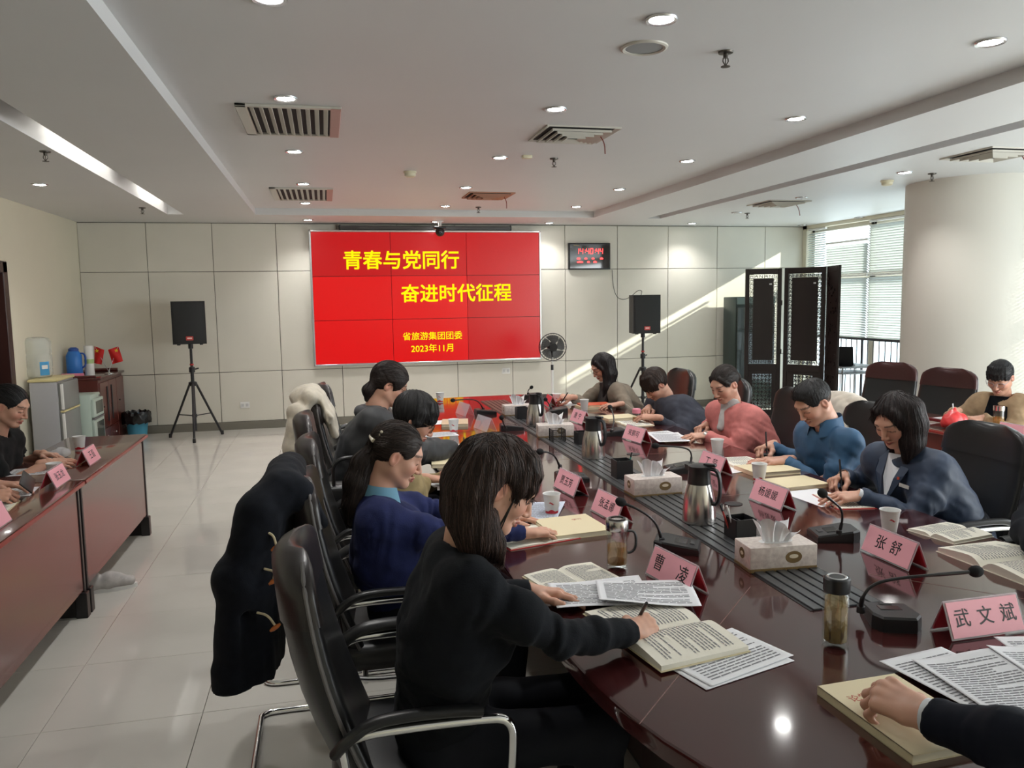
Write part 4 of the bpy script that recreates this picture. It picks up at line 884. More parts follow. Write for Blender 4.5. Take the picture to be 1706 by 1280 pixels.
# things on the sideboard
CT = CZT+0.016; yb_ = 10.25
p = aty(125, 621, yb_); t = thing('thermos_flask', 'bright blue plastic thermos flask with a side handle on the sideboard', 'thermos', (p[0], yb_, CT)); m_blu = mat('blue_plastic', srgb(46, 120, 205), 0.35); hh = aty(125, 579, yb_)[2]-CT
MB().lathe([(0.078, 0), (0.085, 0.01), (0.085, hh*0.72), (0.06, hh*0.86), (0.052, hh*0.88)], 32).ob('body', m_blu, t, angle=50); MB().lathe([(0.055, hh*0.88), (0.055, hh*0.95), (0.03, hh)], 24).ob('lid', mat('deep_blue_plastic', srgb(30, 76, 160), 0.35), t)
MB().tube(chaikin([(0.07, 0, hh*0.80), (0.12, 0, hh*0.78), (0.125, 0, hh*0.4), (0.08, 0, hh*0.3)], 2), 0.010, 10).ob('handle', mat('deep_blue_plastic', (0, 0, 0)), t)
p = aty(150, 622, 10.32); hh = aty(150, 576, 10.32)[2]-CT; t = thing('cup_dispenser', 'tall white paper cup tube with a green band beside the blue thermos', 'cup dispenser', (p[0], 10.32, CT))
MB().lathe([(0.050, 0), (0.052, 0.01), (0.050, hh*0.97), (0.044, hh)], 28).ob('tube', WHITE, t); MB().lathe([(0.0515, hh*0.42), (0.0515, hh*0.56)], 28, cap=False).ob('green_band', mat('pale_green_band', srgb(176, 200, 140), 0.5), t)
p = aty(122, 626, 10.12); MB().rbox((0, 0, 0.0), (0.24, 0.02, 0.055), 0.004, 1, R=Matrix.Rotation(-0.3, 3, 'X')).ob('pink_sign', mat('pink_card', srgb(232, 140, 168), 0.6), label='flat pink name sign lying at the front edge of the sideboard', cat='sign', loc=(p[0], 10.10, CT+0.028))
# little flags on a shared stand
p = aty(181, 618, 10.55); t = thing('desk_flags', 'pair of small red flags with yellow stars on a little stand', 'flag stand', (p[0], 10.55, CT)); top = aty(160, 578, 10.55)[2]-CT
m_flag = mat('flag_red', srgb(206, 26, 24), 0.6); m_star = mat('flag_yellow', srgb(240, 200, 40), 0.6)
MB().lathe([(0.05, 0), (0.05, 0.012), (0.012, 0.02), (0.012, 0.05)], 20).ob('base', CHROME, t)
for s, quad in ((-1, ((157, 577), (174, 583), (169, 608), (157, 605))), (1, ((197, 577), (180, 583), (187, 607), (205, 602)))):
    Q_ = [aty(x, y, 10.55)-np.array([p[0], 10.55, CT]) for x, y in quad]; tip = Q_[0]
    MB().tube([(0, 0, 0.03), tuple(tip+np.array([0, 0.004, 0.006]))], 0.003, 8).ob('pole', CHROME, t)
    def fl_(u, v, Q_=Q_): q = (Q_[0]*(1-u)+Q_[1]*u)*(1-v)+(Q_[3]*(1-u)+Q_[2]*u)*v; return (q[0], q[1]+0.012*math.sin(u*6+v*3), q[2])
    g_ = MB().grid(fl_, 8, 8).ob('flag', m_flag, t); c0 = np.array(fl_(0.28, 0.22))+np.array([0, -0.012, 0])
    MB().add([tuple(c0+np.array([r_*math.cos(PI/2+2*PI*k/10), 0, r_*math.sin(PI/2+2*PI*k/10)])) for k, r_ in enumerate([0.026, 0.011]*5)], [tuple(range(10))]).ob('star', m_star, g_, smooth=False)
# waste bin
p = atz(236, 716, 0.05); t = thing('waste_bin', 'blue waste bin lined with a black bag by the skirting', 'bin', (p[0]+0.02, 10.95, 0))
MB().lathe([(0.105, 0), (0.11, 0.01), (0.14, 0.30), (0.143, 0.30)], 28).ob('bucket', mat('bin_blue', srgb(70, 150, 180), 0.4), t)
mb = MB(); n = 36
rings = []
for r_, z in ((0.12, 0.26), (0.142, 0.29), (0.155, 0.335), (0.165, 0.30), (0.172, 0.22), (0.165, 0.19)):
    rings.append([((r_+0.012*math.sin(j*1.9+z*30)+0.008*math.sin(j*3.7))*math.cos(2*PI*j/n), (r_+0.012*math.sin(j*1.9+z*30))*math.sin(2*PI*j/n), z+0.012*math.sin(j*2.3)) for j in range(n)])
mb.ring_loft(rings, False).ob('bag', mat('black_bag', (0.008, 0.008, 0.009), 0.25), t)
# sockets on the back wall
for x, y, lb in ((408, 675, 'white double socket on the back wall between loudspeaker and chairs'), (843, 618, 'small white socket on the back wall below the video wall')):
    p = aty(x, y, YB-0.012); t = thing('wall_socket', lb, 'socket', (p[0], YB-0.012, p[2])); MB().rbox((0, 0, 0), (0.12, 0.012, 0.086), 0.004, 2).ob('plate', WHITE, t)
    for sx in (-0.028, 0.028): MB().rbox((sx, -0.007, 0), (0.035, 0.004, 0.04), 0.002, 1).ob('insert', mat('socket_insert', (0.6, 0.6, 0.6), 0.4), t)
# ================================================================== PEOPLE
SKIN = mat('skin', srgb(205, 160, 138), 0.42, attr='col', sss=0.12, spec=0.35)
HAIRM = mat('hair', (0.02, 0.015, 0.012), 0.55, attr='col', spec=0.30)
def nz(v): v = np.array(v, float); return v/(np.linalg.norm(v)+1e-12)
def srgb3(c): return np.array(srgb(*c))
_hands = {}
def hand_mesh(pose, h):
    """canonical right hand: wrist at origin, fingers +y, back of the hand +z, thumb on -x"""
    key = (pose, h)
    if key in _hands: return _hands[key]
    F = Field((-0.085, -0.09, -0.12), (0.065, 0.215, 0.055), h)
    F.cap((0, -0.035, 0), (0, 0.0, 0), 0.024, 0.0235, k=0.01)
    F.loft([(0, -0.012, 0), (0.001, 0.03, -0.002), (0.002, 0.078, 0)], [0.026, 0.034, 0.0385], [0.0185, 0.0165, 0.0125], (1, 0, 0), k=0.012)
    kn = [(-0.027, 0.086, 0.002), (-0.007, 0.091, 0.004), (0.013, 0.086, 0.002), (0.031, 0.075, -0.003)]
    Ls = [(0.041, 0.025, 0.020), (0.046, 0.029, 0.021), (0.042, 0.026, 0.020), (0.033, 0.020, 0.018)]
    rs = [0.0089, 0.0092, 0.0087, 0.0077]
    curls = {'rest': [(10, 16, 8), (14, 18, 10), (17, 20, 12), (20, 22, 12)], 'flat': [(4, 6, 4), (5, 8, 4), (6, 8, 5), (8, 10, 6)],
             'write': [(42, 48, 22), (54, 62, 30), (64, 76, 36), (68, 82, 38)], 'curl': [(38, 55, 30), (46, 62, 34), (52, 66, 36), (56, 68, 36)]}[pose]
    spread = [-0.10, -0.02, 0.06, 0.15]; tips = []
    for i in range(4):
        p = np.array(kn[i]); F.cap((kn[i][0]*0.45, 0.012, 0.002), p, 0.010, rs[i]+0.0015, k=0.010)
        F.ell(p+np.array([0, 0, 0.004]), (0.0095, 0.011, 0.0085), k=0.008); th = 0; sp = spread[i]*(0.4 if pose in ('write', 'curl') else 1)
        for j in range(3):
            th += math.radians(curls[i][j]); d = np.array([math.sin(sp)*math.cos(th), math.cos(sp)*math.cos(th), -math.sin(th)]); q = p+d*Ls[i][j]
            F.cap(p, q, rs[i]*(1-0.09*j), rs[i]*(1-0.09*(j+1)), k=0.0035); F.ell(p, (rs[i]*1.06*(1-0.07*j),)*3, k=0.004); p = q
        tips.append(p)
    if pose == 'write': tj = [(-0.020, 0.016, -0.010), (-0.046, 0.048, -0.030), (-0.047, 0.080, -0.048), tuple(tips[0]+np.array([-0.010, -0.010, -0.004]))]
    elif pose == 'curl': tj = [(-0.020, 0.016, -0.010), (-0.045, 0.050, -0.024), (-0.040, 0.082, -0.036), (-0.022, 0.100, -0.044)]
    else: tj = [(-0.020, 0.016, -0.006), (-0.046, 0.044, -0.010), (-0.058, 0.076, -0.014), (-0.058, 0.102, -0.017)]
    F.chain(tj, [0.0155, 0.0125, 0.0105, 0.0082], k=0.010)
    V, Q = F.mesh()
    c = np.tile(srgb3((206, 158, 136)), (len(V), 1)); n = vnoise(V*70)[:, None]; c *= 1+0.06*n
    tipd = np.min(np.stack([np.linalg.norm(V-t, axis=1) for t in tips]), 0); w = np.clip(1-tipd/0.018, 0, 1)[:, None]; c = c*(1-0.35*w)+srgb3((214, 148, 130))*0.35*w
    for i, t in enumerate(tips):   # nails
        dl = V-t; nn = (np.linalg.norm(dl, axis=1) < 0.0085) & (V[:, 2] > t[2]+0.0035); c[nn] = srgb3((226, 178, 164))
    pen = (np.array([-0.034, tips[0][1]+0.004, tips[0][2]-0.030]), np.array([-0.036, 0.045, 0.055])) if pose == 'write' else None
    _hands[key] = (V, Q, c, pen, tips); return _hands[key]
def place_hand(pose, h, wrist, fdir, back, left=False, size=1.0):
    V, Q, c, pen, tips = hand_mesh(pose, h)
    y = nz(fdir); z = nz(np.array(back, float)-y*(np.array(back, float)@y)); x = np.cross(y, z)
    S = np.array([-1.0 if left else 1.0, 1, 1])*size
    R = np.stack([x, y, z], 1); f = lambda P: (np.atleast_2d(P)*S)@R.T+np.array(wrist)
    return f(V), (Q[:, ::-1] if left else Q), c, (tuple(f(q)[0] for q in pen) if pen is not None else None)
def ik(S, W, a, b, pole):
    S = np.array(S, float); W = np.array(W, float); v = W-S; L = np.linalg.norm(v); L2 = min(L, (a+b)*0.995); d = v/L
    x = (a*a-b*b+L2*L2)/(2*L2); hgt = math.sqrt(max(a*a-x*x, 0)); p = np.array(pole, float); p = p-d*(p@d); p = nz(p)
    return S+d*x+p*hgt
def head_field(h, male, neck_local, wide=1.0):
    lo = np.minimum(np.array([-0.10, -0.125, -0.135]), np.array(neck_local)-0.085); hi = np.array([0.10, 0.14, 0.135])
    F = Field(lo, hi, h); w = wide
    F.ell((0, -0.012, 0.028), (0.073*w, 0.094, 0.082), k=0.02); F.ell((0, 0.024, -0.02), (0.062*w, 0.065, 0.086), k=0.03)
    for s in (-1, 1):
        F.cap((s*0.047*w, 0.0, -0.055), (s*0.019, 0.060, -0.094), 0.021 if not male else 0.023, 0.016, k=0.03)
        F.ell((s*0.035, 0.054, -0.030), (0.026, 0.030, 0.026), k=0.022)
    F.ell((0, 0.069, -0.097), (0.020, 0.017, 0.014) if not male else (0.024, 0.018, 0.016), k=0.022)
    F.cap((-0.030, 0.077, 0.022), (0.030, 0.077, 0.022), 0.0145 if not male else 0.017, k=0.02)
    for s in (-1, 1): F.ell((s*0.031, 0.102, 0.001), (0.019, 0.020, 0.011), k=0.014, op='cut')
    for s in (-1, 1):
        F.ell((s*0.031, 0.074, -0.002), (0.0155, 0.0150, 0.0120), k=0.006); F.cap((s*0.017, 0.0835, -0.0055), (s*0.045, 0.077, -0.004), 0.0022, k=0.003)
    F.cap((0, 0.087, 0.010), (0, 0.107, -0.033), 0.0075, 0.0100, k=0.012); F.ell((0, 0.107, -0.037), (0.0095, 0.0095, 0.0085), k=0.006)
    for s in (-1, 1): F.ell((s*0.0105, 0.097, -0.040), (0.0075, 0.0095, 0.0068), k=0.006); F.ell((s*0.006, 0.1035, -0.0475), (0.0032, 0.004, 0.003), k=0.002, op='cut')
    F.chain([(-0.021, 0.081, -0.067), (-0.008, 0.0925, -0.0625), (0, 0.0925, -0.0635), (0.008, 0.0925, -0.0625), (0.021, 0.081, -0.067)], [0.003, 0.0055, 0.005, 0.0055, 0.003], k=0.006)
    F.chain([(-0.019, 0.081, -0.070), (0, 0.0905, -0.0745), (0.019, 0.081, -0.070)], [0.003, 0.0068, 0.003], k=0.006)
    F.chain([(-0.023, 0.085, -0.0685), (0, 0.0985, -0.0688), (0.023, 0.085, -0.0685)], [0.0014, 0.0017, 0.0014], k=0.003, op='cut')
    for s in (-1, 1):
        Re = np.stack([nz((1, -s*-0.25, 0)), nz((s*-0.25, 1, -0.15)), nz((0, 0.15, 1))], 1)
        F.ell((s*0.0755*w, -0.010, -0.008), (0.0075, 0.0185, 0.031), Re, k=0.006); F.ell((s*0.083*w, -0.006, -0.004), (0.006, 0.010, 0.018), Re, k=0.004, op='cut')
    nr = 0.050 if not male else 0.059
    F.chain([(0, -0.022, -0.055), tuple(np.array([0, -0.03, -0.08])*0.5+np.array(neck_local)*0.5), tuple(neck_local)], [nr, nr*0.97, nr*1.08], k=0.03)
    return F
def head_colours(V, male, tone):
    base = srgb3((208, 160, 138))*tone; c = np.tile(base, (len(V), 1)); c *= (1+0.05*vnoise(V*45))[:, None]
    def blend(m, col, a): c[:] = c*(1-(m*a)[:, None])+np.array(col)[None]*(m*a)[:, None]
    d = lambda p, r: np.clip(1-np.linalg.norm((V-np.array(p))/np.array(r), axis=1), 0, 1)
    for s in (-1, 1):
        blend(np.clip(d((s*0.040, 0.070, -0.030), (0.035, 0.04, 0.03))*1.5, 0, 1), srgb3((216, 132, 116))*tone, 0.35); blend(np.clip(d((s*0.078, -0.008, -0.008), (0.02, 0.03, 0.04))*1.5, 0, 1), srgb3((206, 124, 104))*tone, 0.4)
        x = s*V[:, 0]; yy = V[:, 1] > 0.05
        bz = 0.0235+0.004*np.clip((x-0.018)/0.02, 0, 1)-0.006*np.clip((x-0.040)/0.02, 0, 1)
        blend(((np.abs(V[:, 2]-bz) < (0.0038 if not male else 0.0050)) & (x > 0.013) & (x < 0.054) & yy).astype(float), (0.03, 0.02, 0.017), 0.75)
        lz = -0.0055-0.003*((x-0.031)/0.016)**2+0.0015
        blend(((np.abs(V[:, 2]-lz) < 0.0022) & (x > 0.014) & (x < 0.049) & yy).astype(float), (0.018, 0.012, 0.011), 0.85)
    blend(np.clip(d((0, 0.108, -0.037), (0.018, 0.018, 0.016))*1.6, 0, 1), srgb3((214, 140, 122))*tone, 0.3)
    lip = (np.abs(V[:, 0]) < 0.023) & (V[:, 1] > 0.078) & (V[:, 2] > -0.0805+0.014*(np.abs(V[:, 0])/0.023)**2) & (V[:, 2] < -0.0585-0.007*(np.abs(V[:, 0])/0.023)**2)
    blend(lip.astype(float), srgb3((178, 92, 88) if not male else (176, 108, 98))*tone, 0.75)
    blend(((np.abs(V[:, 2]+0.0687) < 0.0014) & (np.abs(V[:, 0]) < 0.022) & (V[:, 1] > 0.075)).astype(float), srgb3((110, 50, 48)), 0.7)
    return c
def hair_colours(P, flow_axis, base, centre=(0, 0, 0), hi=(0.10, 0.075, 0.065), freq=26, seed=0.0):
    ax = nz(flow_axis); r = np.array([1.0, 0, 0]) if abs(ax[0]) < 0.8 else np.array([0, 1.0, 0]); u = nz(np.cross(ax, r)); v = np.cross(ax, u); q = P-np.array(centre)
    a = np.arctan2(q@u, q@v); al = q@ax
    s1 = vnoise(np.stack([np.cos(a)*freq, np.sin(a)*freq, al*7+seed], 1)); s2 = vnoise(np.stack([np.cos(a)*freq*2.6, np.sin(a)*freq*2.6, al*9+seed+5], 1))
    st = 0.6*s1+0.4*s2; t = np.clip(0.38+0.55*st, 0, 1)[:, None]
    return np.array(base)[None]*(0.55+0.5*t)+np.array(hi)[None]*(t**2.2)*0.40, st
def join(parts):
    Vs, Fs, Cs, o = [], [], [], 0
    for V, F, C in parts: Vs.append(V); Fs.append(F+o); Cs.append(C); o += len(V)
    return np.concatenate(Vs), np.concatenate(Fs), np.concatenate(Cs)
def cloth_noise(F, folds, seed, amp=0.006, fine=0.0015):
    def fn(P):
        n = vnoise(P*np.array([9, 9, 5.0])+seed)*amp*0.7+vnoise(P*22+seed*2)*amp*0.35+vnoise(P*60+seed)*fine
        for c, ax, fr, am, rad in folds:
            q = P-np.array(c); d_ = nz(ax); t = q@d_; o_ = q-t[:, None]*d_[None]; w = np.clip(1.25-np.linalg.norm(q, axis=1)/rad, 0, 1)
            s_ = vnoise(np.stack([t*fr*0.42+o_[:, 0]*7+seed, o_[:, 1]*8+seed*2, o_[:, 2]*8+o_[:, 0]*5], 1)); n += (0.6-np.abs(s_)*1.6)*am*w
        return n
    F.shell_noise(fn, 0.035)
def _samp(F, P):
    q = (P-F.lo)/F.h; i = np.clip(np.floor(q).astype(int), 0, F.n-2); f = np.clip(q-i, 0, 1); d = F.d
    c = lambda a, b, e: d[i[:, 0]+a, i[:, 1]+b, i[:, 2]+e]
    x = f[:, 0]; y = f[:, 1]; z = f[:, 2]
    return ((c(0, 0, 0)*(1-x)+c(1, 0, 0)*x)*(1-y)+(c(0, 1, 0)*(1-x)+c(1, 1, 0)*x)*y)*(1-z)+((c(0, 0, 1)*(1-x)+c(1, 0, 1)*x)*(1-y)+(c(0, 1, 1)*(1-x)+c(1, 1, 1)*x)*y)*z
def hair_strands(F, V, flow, n, L, r, base, hi, seed=1, steps=9, free=0.35, off=0.0012):
    rg = np.random.RandomState(seed); p = V[rg.randint(0, len(V), n)].astype(float); pts = []; fr = np.zeros((n, 1)); Ls = L*rg.uniform(0.5, 1.25, n)[:, None]/steps; wob = rg.normal(0, 0.10, (n, 3)); e = F.h*0.6
    for k in range(steps+1):
        g = np.stack([_samp(F, p+np.eye(3)[a]*e)-_samp(F, p-np.eye(3)[a]*e) for a in range(3)], 1); g /= np.linalg.norm(g, axis=1)[:, None]+1e-9
        dv = np.clip(_samp(F, p), -0.02, 0.02)[:, None]; near = (np.abs(dv) < 0.008).astype(float)
        p = p-g*np.clip(dv-off, -0.006, 0.004)*near; pts.append(p.copy())
        fl = flow(p)+wob; t = fl-g*(np.sum(fl*g, 1)[:, None])*near*0.98; t /= np.linalg.norm(t, axis=1)[:, None]+1e-9; lim = np.where(p[:, 1:2] > 0.0, 0.006, 0.022); fr = fr+(1-near)*Ls; p = p+t*Ls*np.where(fr > lim, 0.04, 1.0)
    pts = np.stack(pts, 1); m = steps+1; T = np.diff(pts, axis=1); T = np.concatenate([T, T[:, -1:]], 1); T /= np.linalg.norm(T, axis=2)[:, :, None]+1e-9
    a = np.cross(T, np.array([0.31, 0.52, 0.79])); a /= np.linalg.norm(a, axis=2)[:, :, None]+1e-9; b = np.cross(T, a)
    rad = (r*rg.uniform(0.7, 1.4, n)[:, None]*np.linspace(1, 0.25, m)[None])[:, :, None]
    ring = np.stack([pts+rad*(a*math.cos(q)+b*math.sin(q)) for q in (0, 2*PI/3, 4*PI/3)], 2).reshape(-1, 3)
    idx = np.arange(n*m*3).reshape(n, m, 3); Fs = []
    for j in range(3): k2 = (j+1) % 3; Fs.append(np.stack([idx[:, :-1, j], idx[:, :-1, k2], idx[:, 1:, k2], idx[:, 1:, j]], 3 if False else -1).reshape(-1, 4))
    c = np.array(base)[None]*rg.uniform(0.6, 1.3, n)[:, None]+np.array(hi)[None]*(rg.uniform(0, 1, n)[:, None]**3)*0.55
    return ring, np.concatenate(Fs), np.repeat(c, m*3, 0)
def fringe(xs, z_end, full=0.012):
    out = []
    for x in xs:
        back = 0.030*(x/0.06)**2
        out.append(([(x*0.9, 0.048-back, 0.092), (x*1.0, 0.074-back, 0.066), (x*1.05, 0.087-back, z_end+0.016), (x*1.08, 0.090-back, z_end)], [full*1.5, full*1.1, full*0.75, full*0.4], 0.008, False))
    return out
class Person: pass
def person(label, head, face, pitch, hips, hands, cloth, hair, male=False, tone=1.0, roll=0.0, res=0.0045, cres=0.009, hres=0.003, shoulder=None, neck_off=None, lowdir=None, sleeve_end=0.0, scale=1.0, lean_pole=None, trousers=True, cloth_mat=None, garment='sweater', bulk=0.0, neckline=0.0, shoes=False, pants=None, hand_size=None):
    """head: world centre; face: horizontal facing; hands: [(pose, wrist, finger dir, back-of-hand normal)] right, left"""
    P = Person(); head = np.array(head, float); f = nz((face[0], face[1], 0)); r = np.cross(f, (0, 0, 1)); up = np.array([0, 0, 1.0])
    fd = f*math.cos(pitch)-up*math.sin(pitch); hu = f*math.sin(pitch)+up*math.cos(pitch)
    hr = r*math.cos(roll)+hu*math.sin(roll); hu = np.cross(hr, fd); R = np.stack([hr, fd, hu], 1); P.R = R; P.head = head; P.f = f; P.r = r
    hips = np.array(hips, float); bf = nz(np.array([f[0], f[1], 0])) if lowdir is None else nz(lowdir); br = np.cross(bf, up); P.bf = bf; P.br = br
    no = neck_off if neck_off is not None else (-0.085, -0.165); N = head+f*no[0]+up*no[1]; P.N = N
    sh = shoulder or (0.168 if not male else 0.190); SR = N+br*sh-up*0.046+bf*0.005; SL = N-br*sh-up*0.046+bf*0.005
    WR, WL = np.array(hands[0][1], float), np.array(hands[1][1], float)
    ua, fa = (0.275, 0.245) if not male else (0.30, 0.265)
    lp = lean_pole or [br*0.55-up*0.8-bf*0.25, -br*0.55-up*0.8-bf*0.25]
    ER, EL = ik(SR, WR, ua, fa, lp[0]), ik(SL, WL, ua, fa, lp[1]); P.SR, P.SL, P.ER, P.EL = SR, SL, ER, EL
    root = thing('person', label, 'person', (hips[0], hips[1], 0)); P.root = root; O = np.array([hips[0], hips[1], 0])
    # --- body: head and neck, hands, and the hidden trunk, one mesh
    nl = R.T@(N-up*0.02-head); F = head_field(res*0.8, male, nl, 1.0); V, Q = F.mesh(); C = head_colours(V, male, tone); Vw = (V*scale)@R.T+head
    parts = [(Vw, Q, C)]; P.pens = []
    for k, (pose, w, fdir, back) in enumerate(hands):
        if pose is None: continue
        hv, hq, hc, pen = place_hand(pose, hres, w, fdir, back, k == 1, hand_size or (1.10 if male else 1.0)); parts.append((hv, hq, hc*tone)); P.pens.append(pen)
    lo = np.min([hips-0.2, WR-0.1, WL-0.1, N-0.1, ER-0.1, EL-0.1], 0); hi = np.max([hips+0.2, WR+0.1, WL+0.1, N+0.1, ER+0.1, EL+0.1], 0)
    T = Field(lo, hi, 0.02); chest = hips*0.35+N*0.65
    T.loft([hips+up*0.05, hips*0.6+N*0.4, chest, N-up*0.06], [0.11, 0.09, 0.11, 0.09], [0.07, 0.065, 0.075, 0.05], br, k=0.04)
    for S_, E_, W_q in ((SR, ER, WR), (SL, EL, WL)): T.chain([S_-br*0.0, S_*0.4+E_*0.6, E_*0.7+W_q*0.3], [0.020, 0.020, 0.016], k=0.02)
    T.cap(SR*0.8+SL*0.2, SL*0.8+SR*0.2, 0.030, k=0.03); V, Q = T.mesh(); parts.append((V, Q, np.tile(srgb3((205, 158, 136))*tone, (len(V), 1))))
    if sleeve_end > 0.3:
        A_ = Field(np.minimum(np.minimum(ER, EL), np.minimum(WR, WL))-0.06, np.maximum(np.maximum(ER, EL), np.maximum(WR, WL))+0.06, 0.006)
        for E_, W_q in ((ER, WR), (EL, WL)): A_.chain([E_, E_*0.6+W_q*0.4, W_q+nz(W_q-E_)*0.012], [0.036, 0.037, 0.0245], k=0.01)
        V, Q = A_.mesh(); parts.append((V, Q, np.tile(srgb3((206, 158, 136))*tone, (len(V), 1))))
    V, Q, C = join(parts); link('body', np_mesh('body', V-O, Q, col=C), SKIN, root)
    # --- upper garment
    b = bulk; G = Field(lo-0.12, hi+0.12, cres); waist = hips*0.62+N*0.38+bf*-0.01
    m_ = 1.0 if not male else 1.10
    G.loft([hips+up*0.02, waist, chest+bf*0.012, N-up*0.085+bf*0.0], [0.175*m_+b, 0.152*m_+b, 0.174*m_+b, 0.142*m_+b], [0.130*m_+b, 0.114*m_+b, 0.128*m_+b, 0.080*m_+b], br, k=0.07)
    if not male:
        for s in (-1, 1): G.ell(chest+bf*0.085+br*s*0.07-up*0.02, (0.065, 0.065, 0.065), k=0.06)
    G.cap(SR-br*0.03+up*0.0, N-up*0.045-bf*0.012, 0.052+b, 0.062+b*0.5, k=0.06); G.cap(SL+br*0.03, N-up*0.045-bf*0.012, 0.052+b, 0.062+b*0.5, k=0.06)
    for s, S_ in ((1, SR), (-1, SL)): G.cap(S_-up*0.03-br*s*0.035-bf*0.01, chest+br*s*0.075-up*0.06-bf*0.02, 0.052+b, 0.098+b, k=0.09)
    for S_, E_, W_q in ((SR, ER, WR), (SL, EL, WL)):
        Wc = W_q*(1-sleeve_end)+E_*sleeve_end; am = 1.0 if not male else 1.06
        inw = nz(N-S_)*0.034; G.chain([S_+inw-up*0.014, S_*0.45+E_*0.55, E_], [0.052*am+b, 0.049*am+b, 0.044*am+b], k=0.06)
        dfa = nz(Wc-E_); G.chain([E_, E_*0.55+Wc*0.45, Wc-dfa*0.006], [0.046*am+b, 0.044*am+b, 0.0335*am+b*0.8], k=0.03)
        G.plane_cut(Wc-dfa*0.004, dfa, 0.075)
    folds = []
    for S_, E_, W_q in ((SR, ER, WR), (SL, EL, WL)): folds.append((E_, nz(W_q-S_), 95, 0.0085+b*0.12, 0.19)); folds.append((S_*0.75+E_*0.25-up*0.04, nz(E_-S_)+0.5*bf, 70, 0.0075, 0.16)); folds.append((E_*0.4+W_q*0.6, nz(W_q-E_), 110, 0.005, 0.14))
    folds.append((waist, (0.25, 0.1, 1), 75, 0.010, 0.26)); folds.append((chest-bf*0.1, (0.5, 0.4, 1), 50, 0.006, 0.22))
    cloth_noise(G, folds, head[1]*3.1, amp=0.009+b*0.12)
    # neck opening
    G.cap(N-up*0.035+f*0.012*0, N+up*0.12+f*0.05, 0.058+neckline if not male else 0.066+neckline, k=0.008, op='cut')
    V, Q = G.mesh(); P.cloth = link(garment, np_mesh(garment, V-O, Q, relax=1), cloth, root)
    # --- legs
    if trousers:
        kx = 0.43; KR = hips+bf*kx+br*0.10+up*0.02; KL = hips+bf*kx-br*0.10+up*0.02; KR[2] = KL[2] = 0.50; AR = KR-bf*0.03; AL = KL-bf*0.03; AR = AR.copy(); AL = AL.copy(); AR[2] = AL[2] = 0.09
        L_ = Field(np.min([hips-0.25, KR-0.2, KL-0.2], 0)*np.array([1, 1, 0])+np.array([0, 0, 0.0]), np.max([hips+0.22, KR+0.2, KL+0.2], 0), 0.0125)
        L_.loft([hips-up*0.0, hips+up*0.09], [0.175, 0.155], [0.13, 0.115], br, k=0.05)
        for s, K_, A_ in ((1, KR, AR), (-1, KL, AL)): L_.chain([hips+br*s*0.09-up*0.02, K_], [0.088, 0.068], k=0.04); L_.chain([K_, A_], [0.066, 0.052], k=0.03)
        cloth_noise(L_, [(hips+bf*0.15, bf, 60, 0.006, 0.3)], 2.2, amp=0.008); V, Q = L_.mesh(); link('trousers', np_mesh('trousers', V-O, Q, relax=1), pants or mat('dark_trousers', (0.007, 0.008, 0.012), 0.8, spec=0.2), root)
        for A_ in (AR, AL):
            S2 = Field(A_-np.array([0.2, 0.2, 0.12]), A_+np.array([0.24, 0.24, 0.1]), 0.01); S2.cap(A_-bf*0.03-up*0.045, A_+bf*0.13-up*0.055, 0.042, 0.034, k=0.02); S2.cap(A_, A_-up*0.05, 0.042, 0.042, k=0.03); S2.plane_cut(np.array([A_[0], A_[1], 0.002]), (0, 0, -1)); V, Q = S2.mesh()
            link('shoe', np_mesh('shoe', V-O, Q, relax=1), mat('black_shoe', (0.012, 0.012, 0.013), 0.35), root)
    # --- hair
    if hair is not None:
        base = hair.get('base', (0.020, 0.015, 0.013)); hh = hair.get('res', res); g = R.T@np.array([0, 0, -1.0])
        lo = np.array([-0.14, -0.20, -0.16]); hi = np.array([0.14, 0.15, 0.15])
        for ch in hair.get('chains', []):
            for p in ch[0]: q = R.T@(np.array(p)-head) if ch[3] else np.array(p); lo = np.minimum(lo, q-0.08); hi = np.maximum(hi, q+0.08)
        Hf = Field(lo, hi, hh); th = hair.get('thick', 0.011); Hf.ell((0, -0.014, 0.030), (0.073+th, 0.094+th, 0.084+th), k=0.0); 
        for e in hair.get('add', []): Hf.ell(*e[:2], k=e[2] if len(e) > 2 else 0.02)
        # face opening
        hl = hair.get('line', 0.062)
        Hf.ell((0, 0.10, hl-0.115), (hair.get('open', 0.066), 0.085, 0.115), k=0.012, op='cut'); Hf.ell((0, 0.03, -0.125), (0.085, 0.075, hair.get('low', 0.085)), k=0.012, op='cut')
        if 'nape' in hair: Hf.plane_cut((0, -0.05, hair['nape']), (0, 0.45, -1), 0.2)
        for ch in hair.get('chains', []):
            pts = [R.T@(np.array(p)-head) if ch[3] else np.array(p) for p in ch[0]]; Hf.chain(pts, ch[1], k=ch[2])
        if hair.get('ears', True):
            for s in (-1, 1): Hf.ell((s*0.090, 0.004, -0.020), (0.034, 0.028, 0.040), k=0.010, op='cut')
        for e in hair.get('cut', []): Hf.ell(*e[:2], k=e[2] if len(e) > 2 else 0.01, op='cut')
        fx = hair.get('axis', (0, -0.35, 1.0)); fa_ = hair.get('groove', 0.0028)
        Hf.shell_noise(lambda X: hair_colours(X, fx, base, seed=head[1])[1]*fa_, 0.02)
        V, Q = Hf.mesh(); C, _ = hair_colours(V, fx, base, hi=hair.get('hi', (0.09, 0.065, 0.055)), seed=head[1], freq=hair.get('freq', 30))
        if 'fade' in hair: w = np.clip((hair['fade']-V[:, 2])/0.03, 0, 1)[:, None]; C = C*(1-w*0.8)+srgb3((128, 100, 86))*w*0.8
        ns = hair.get('strands', 500)
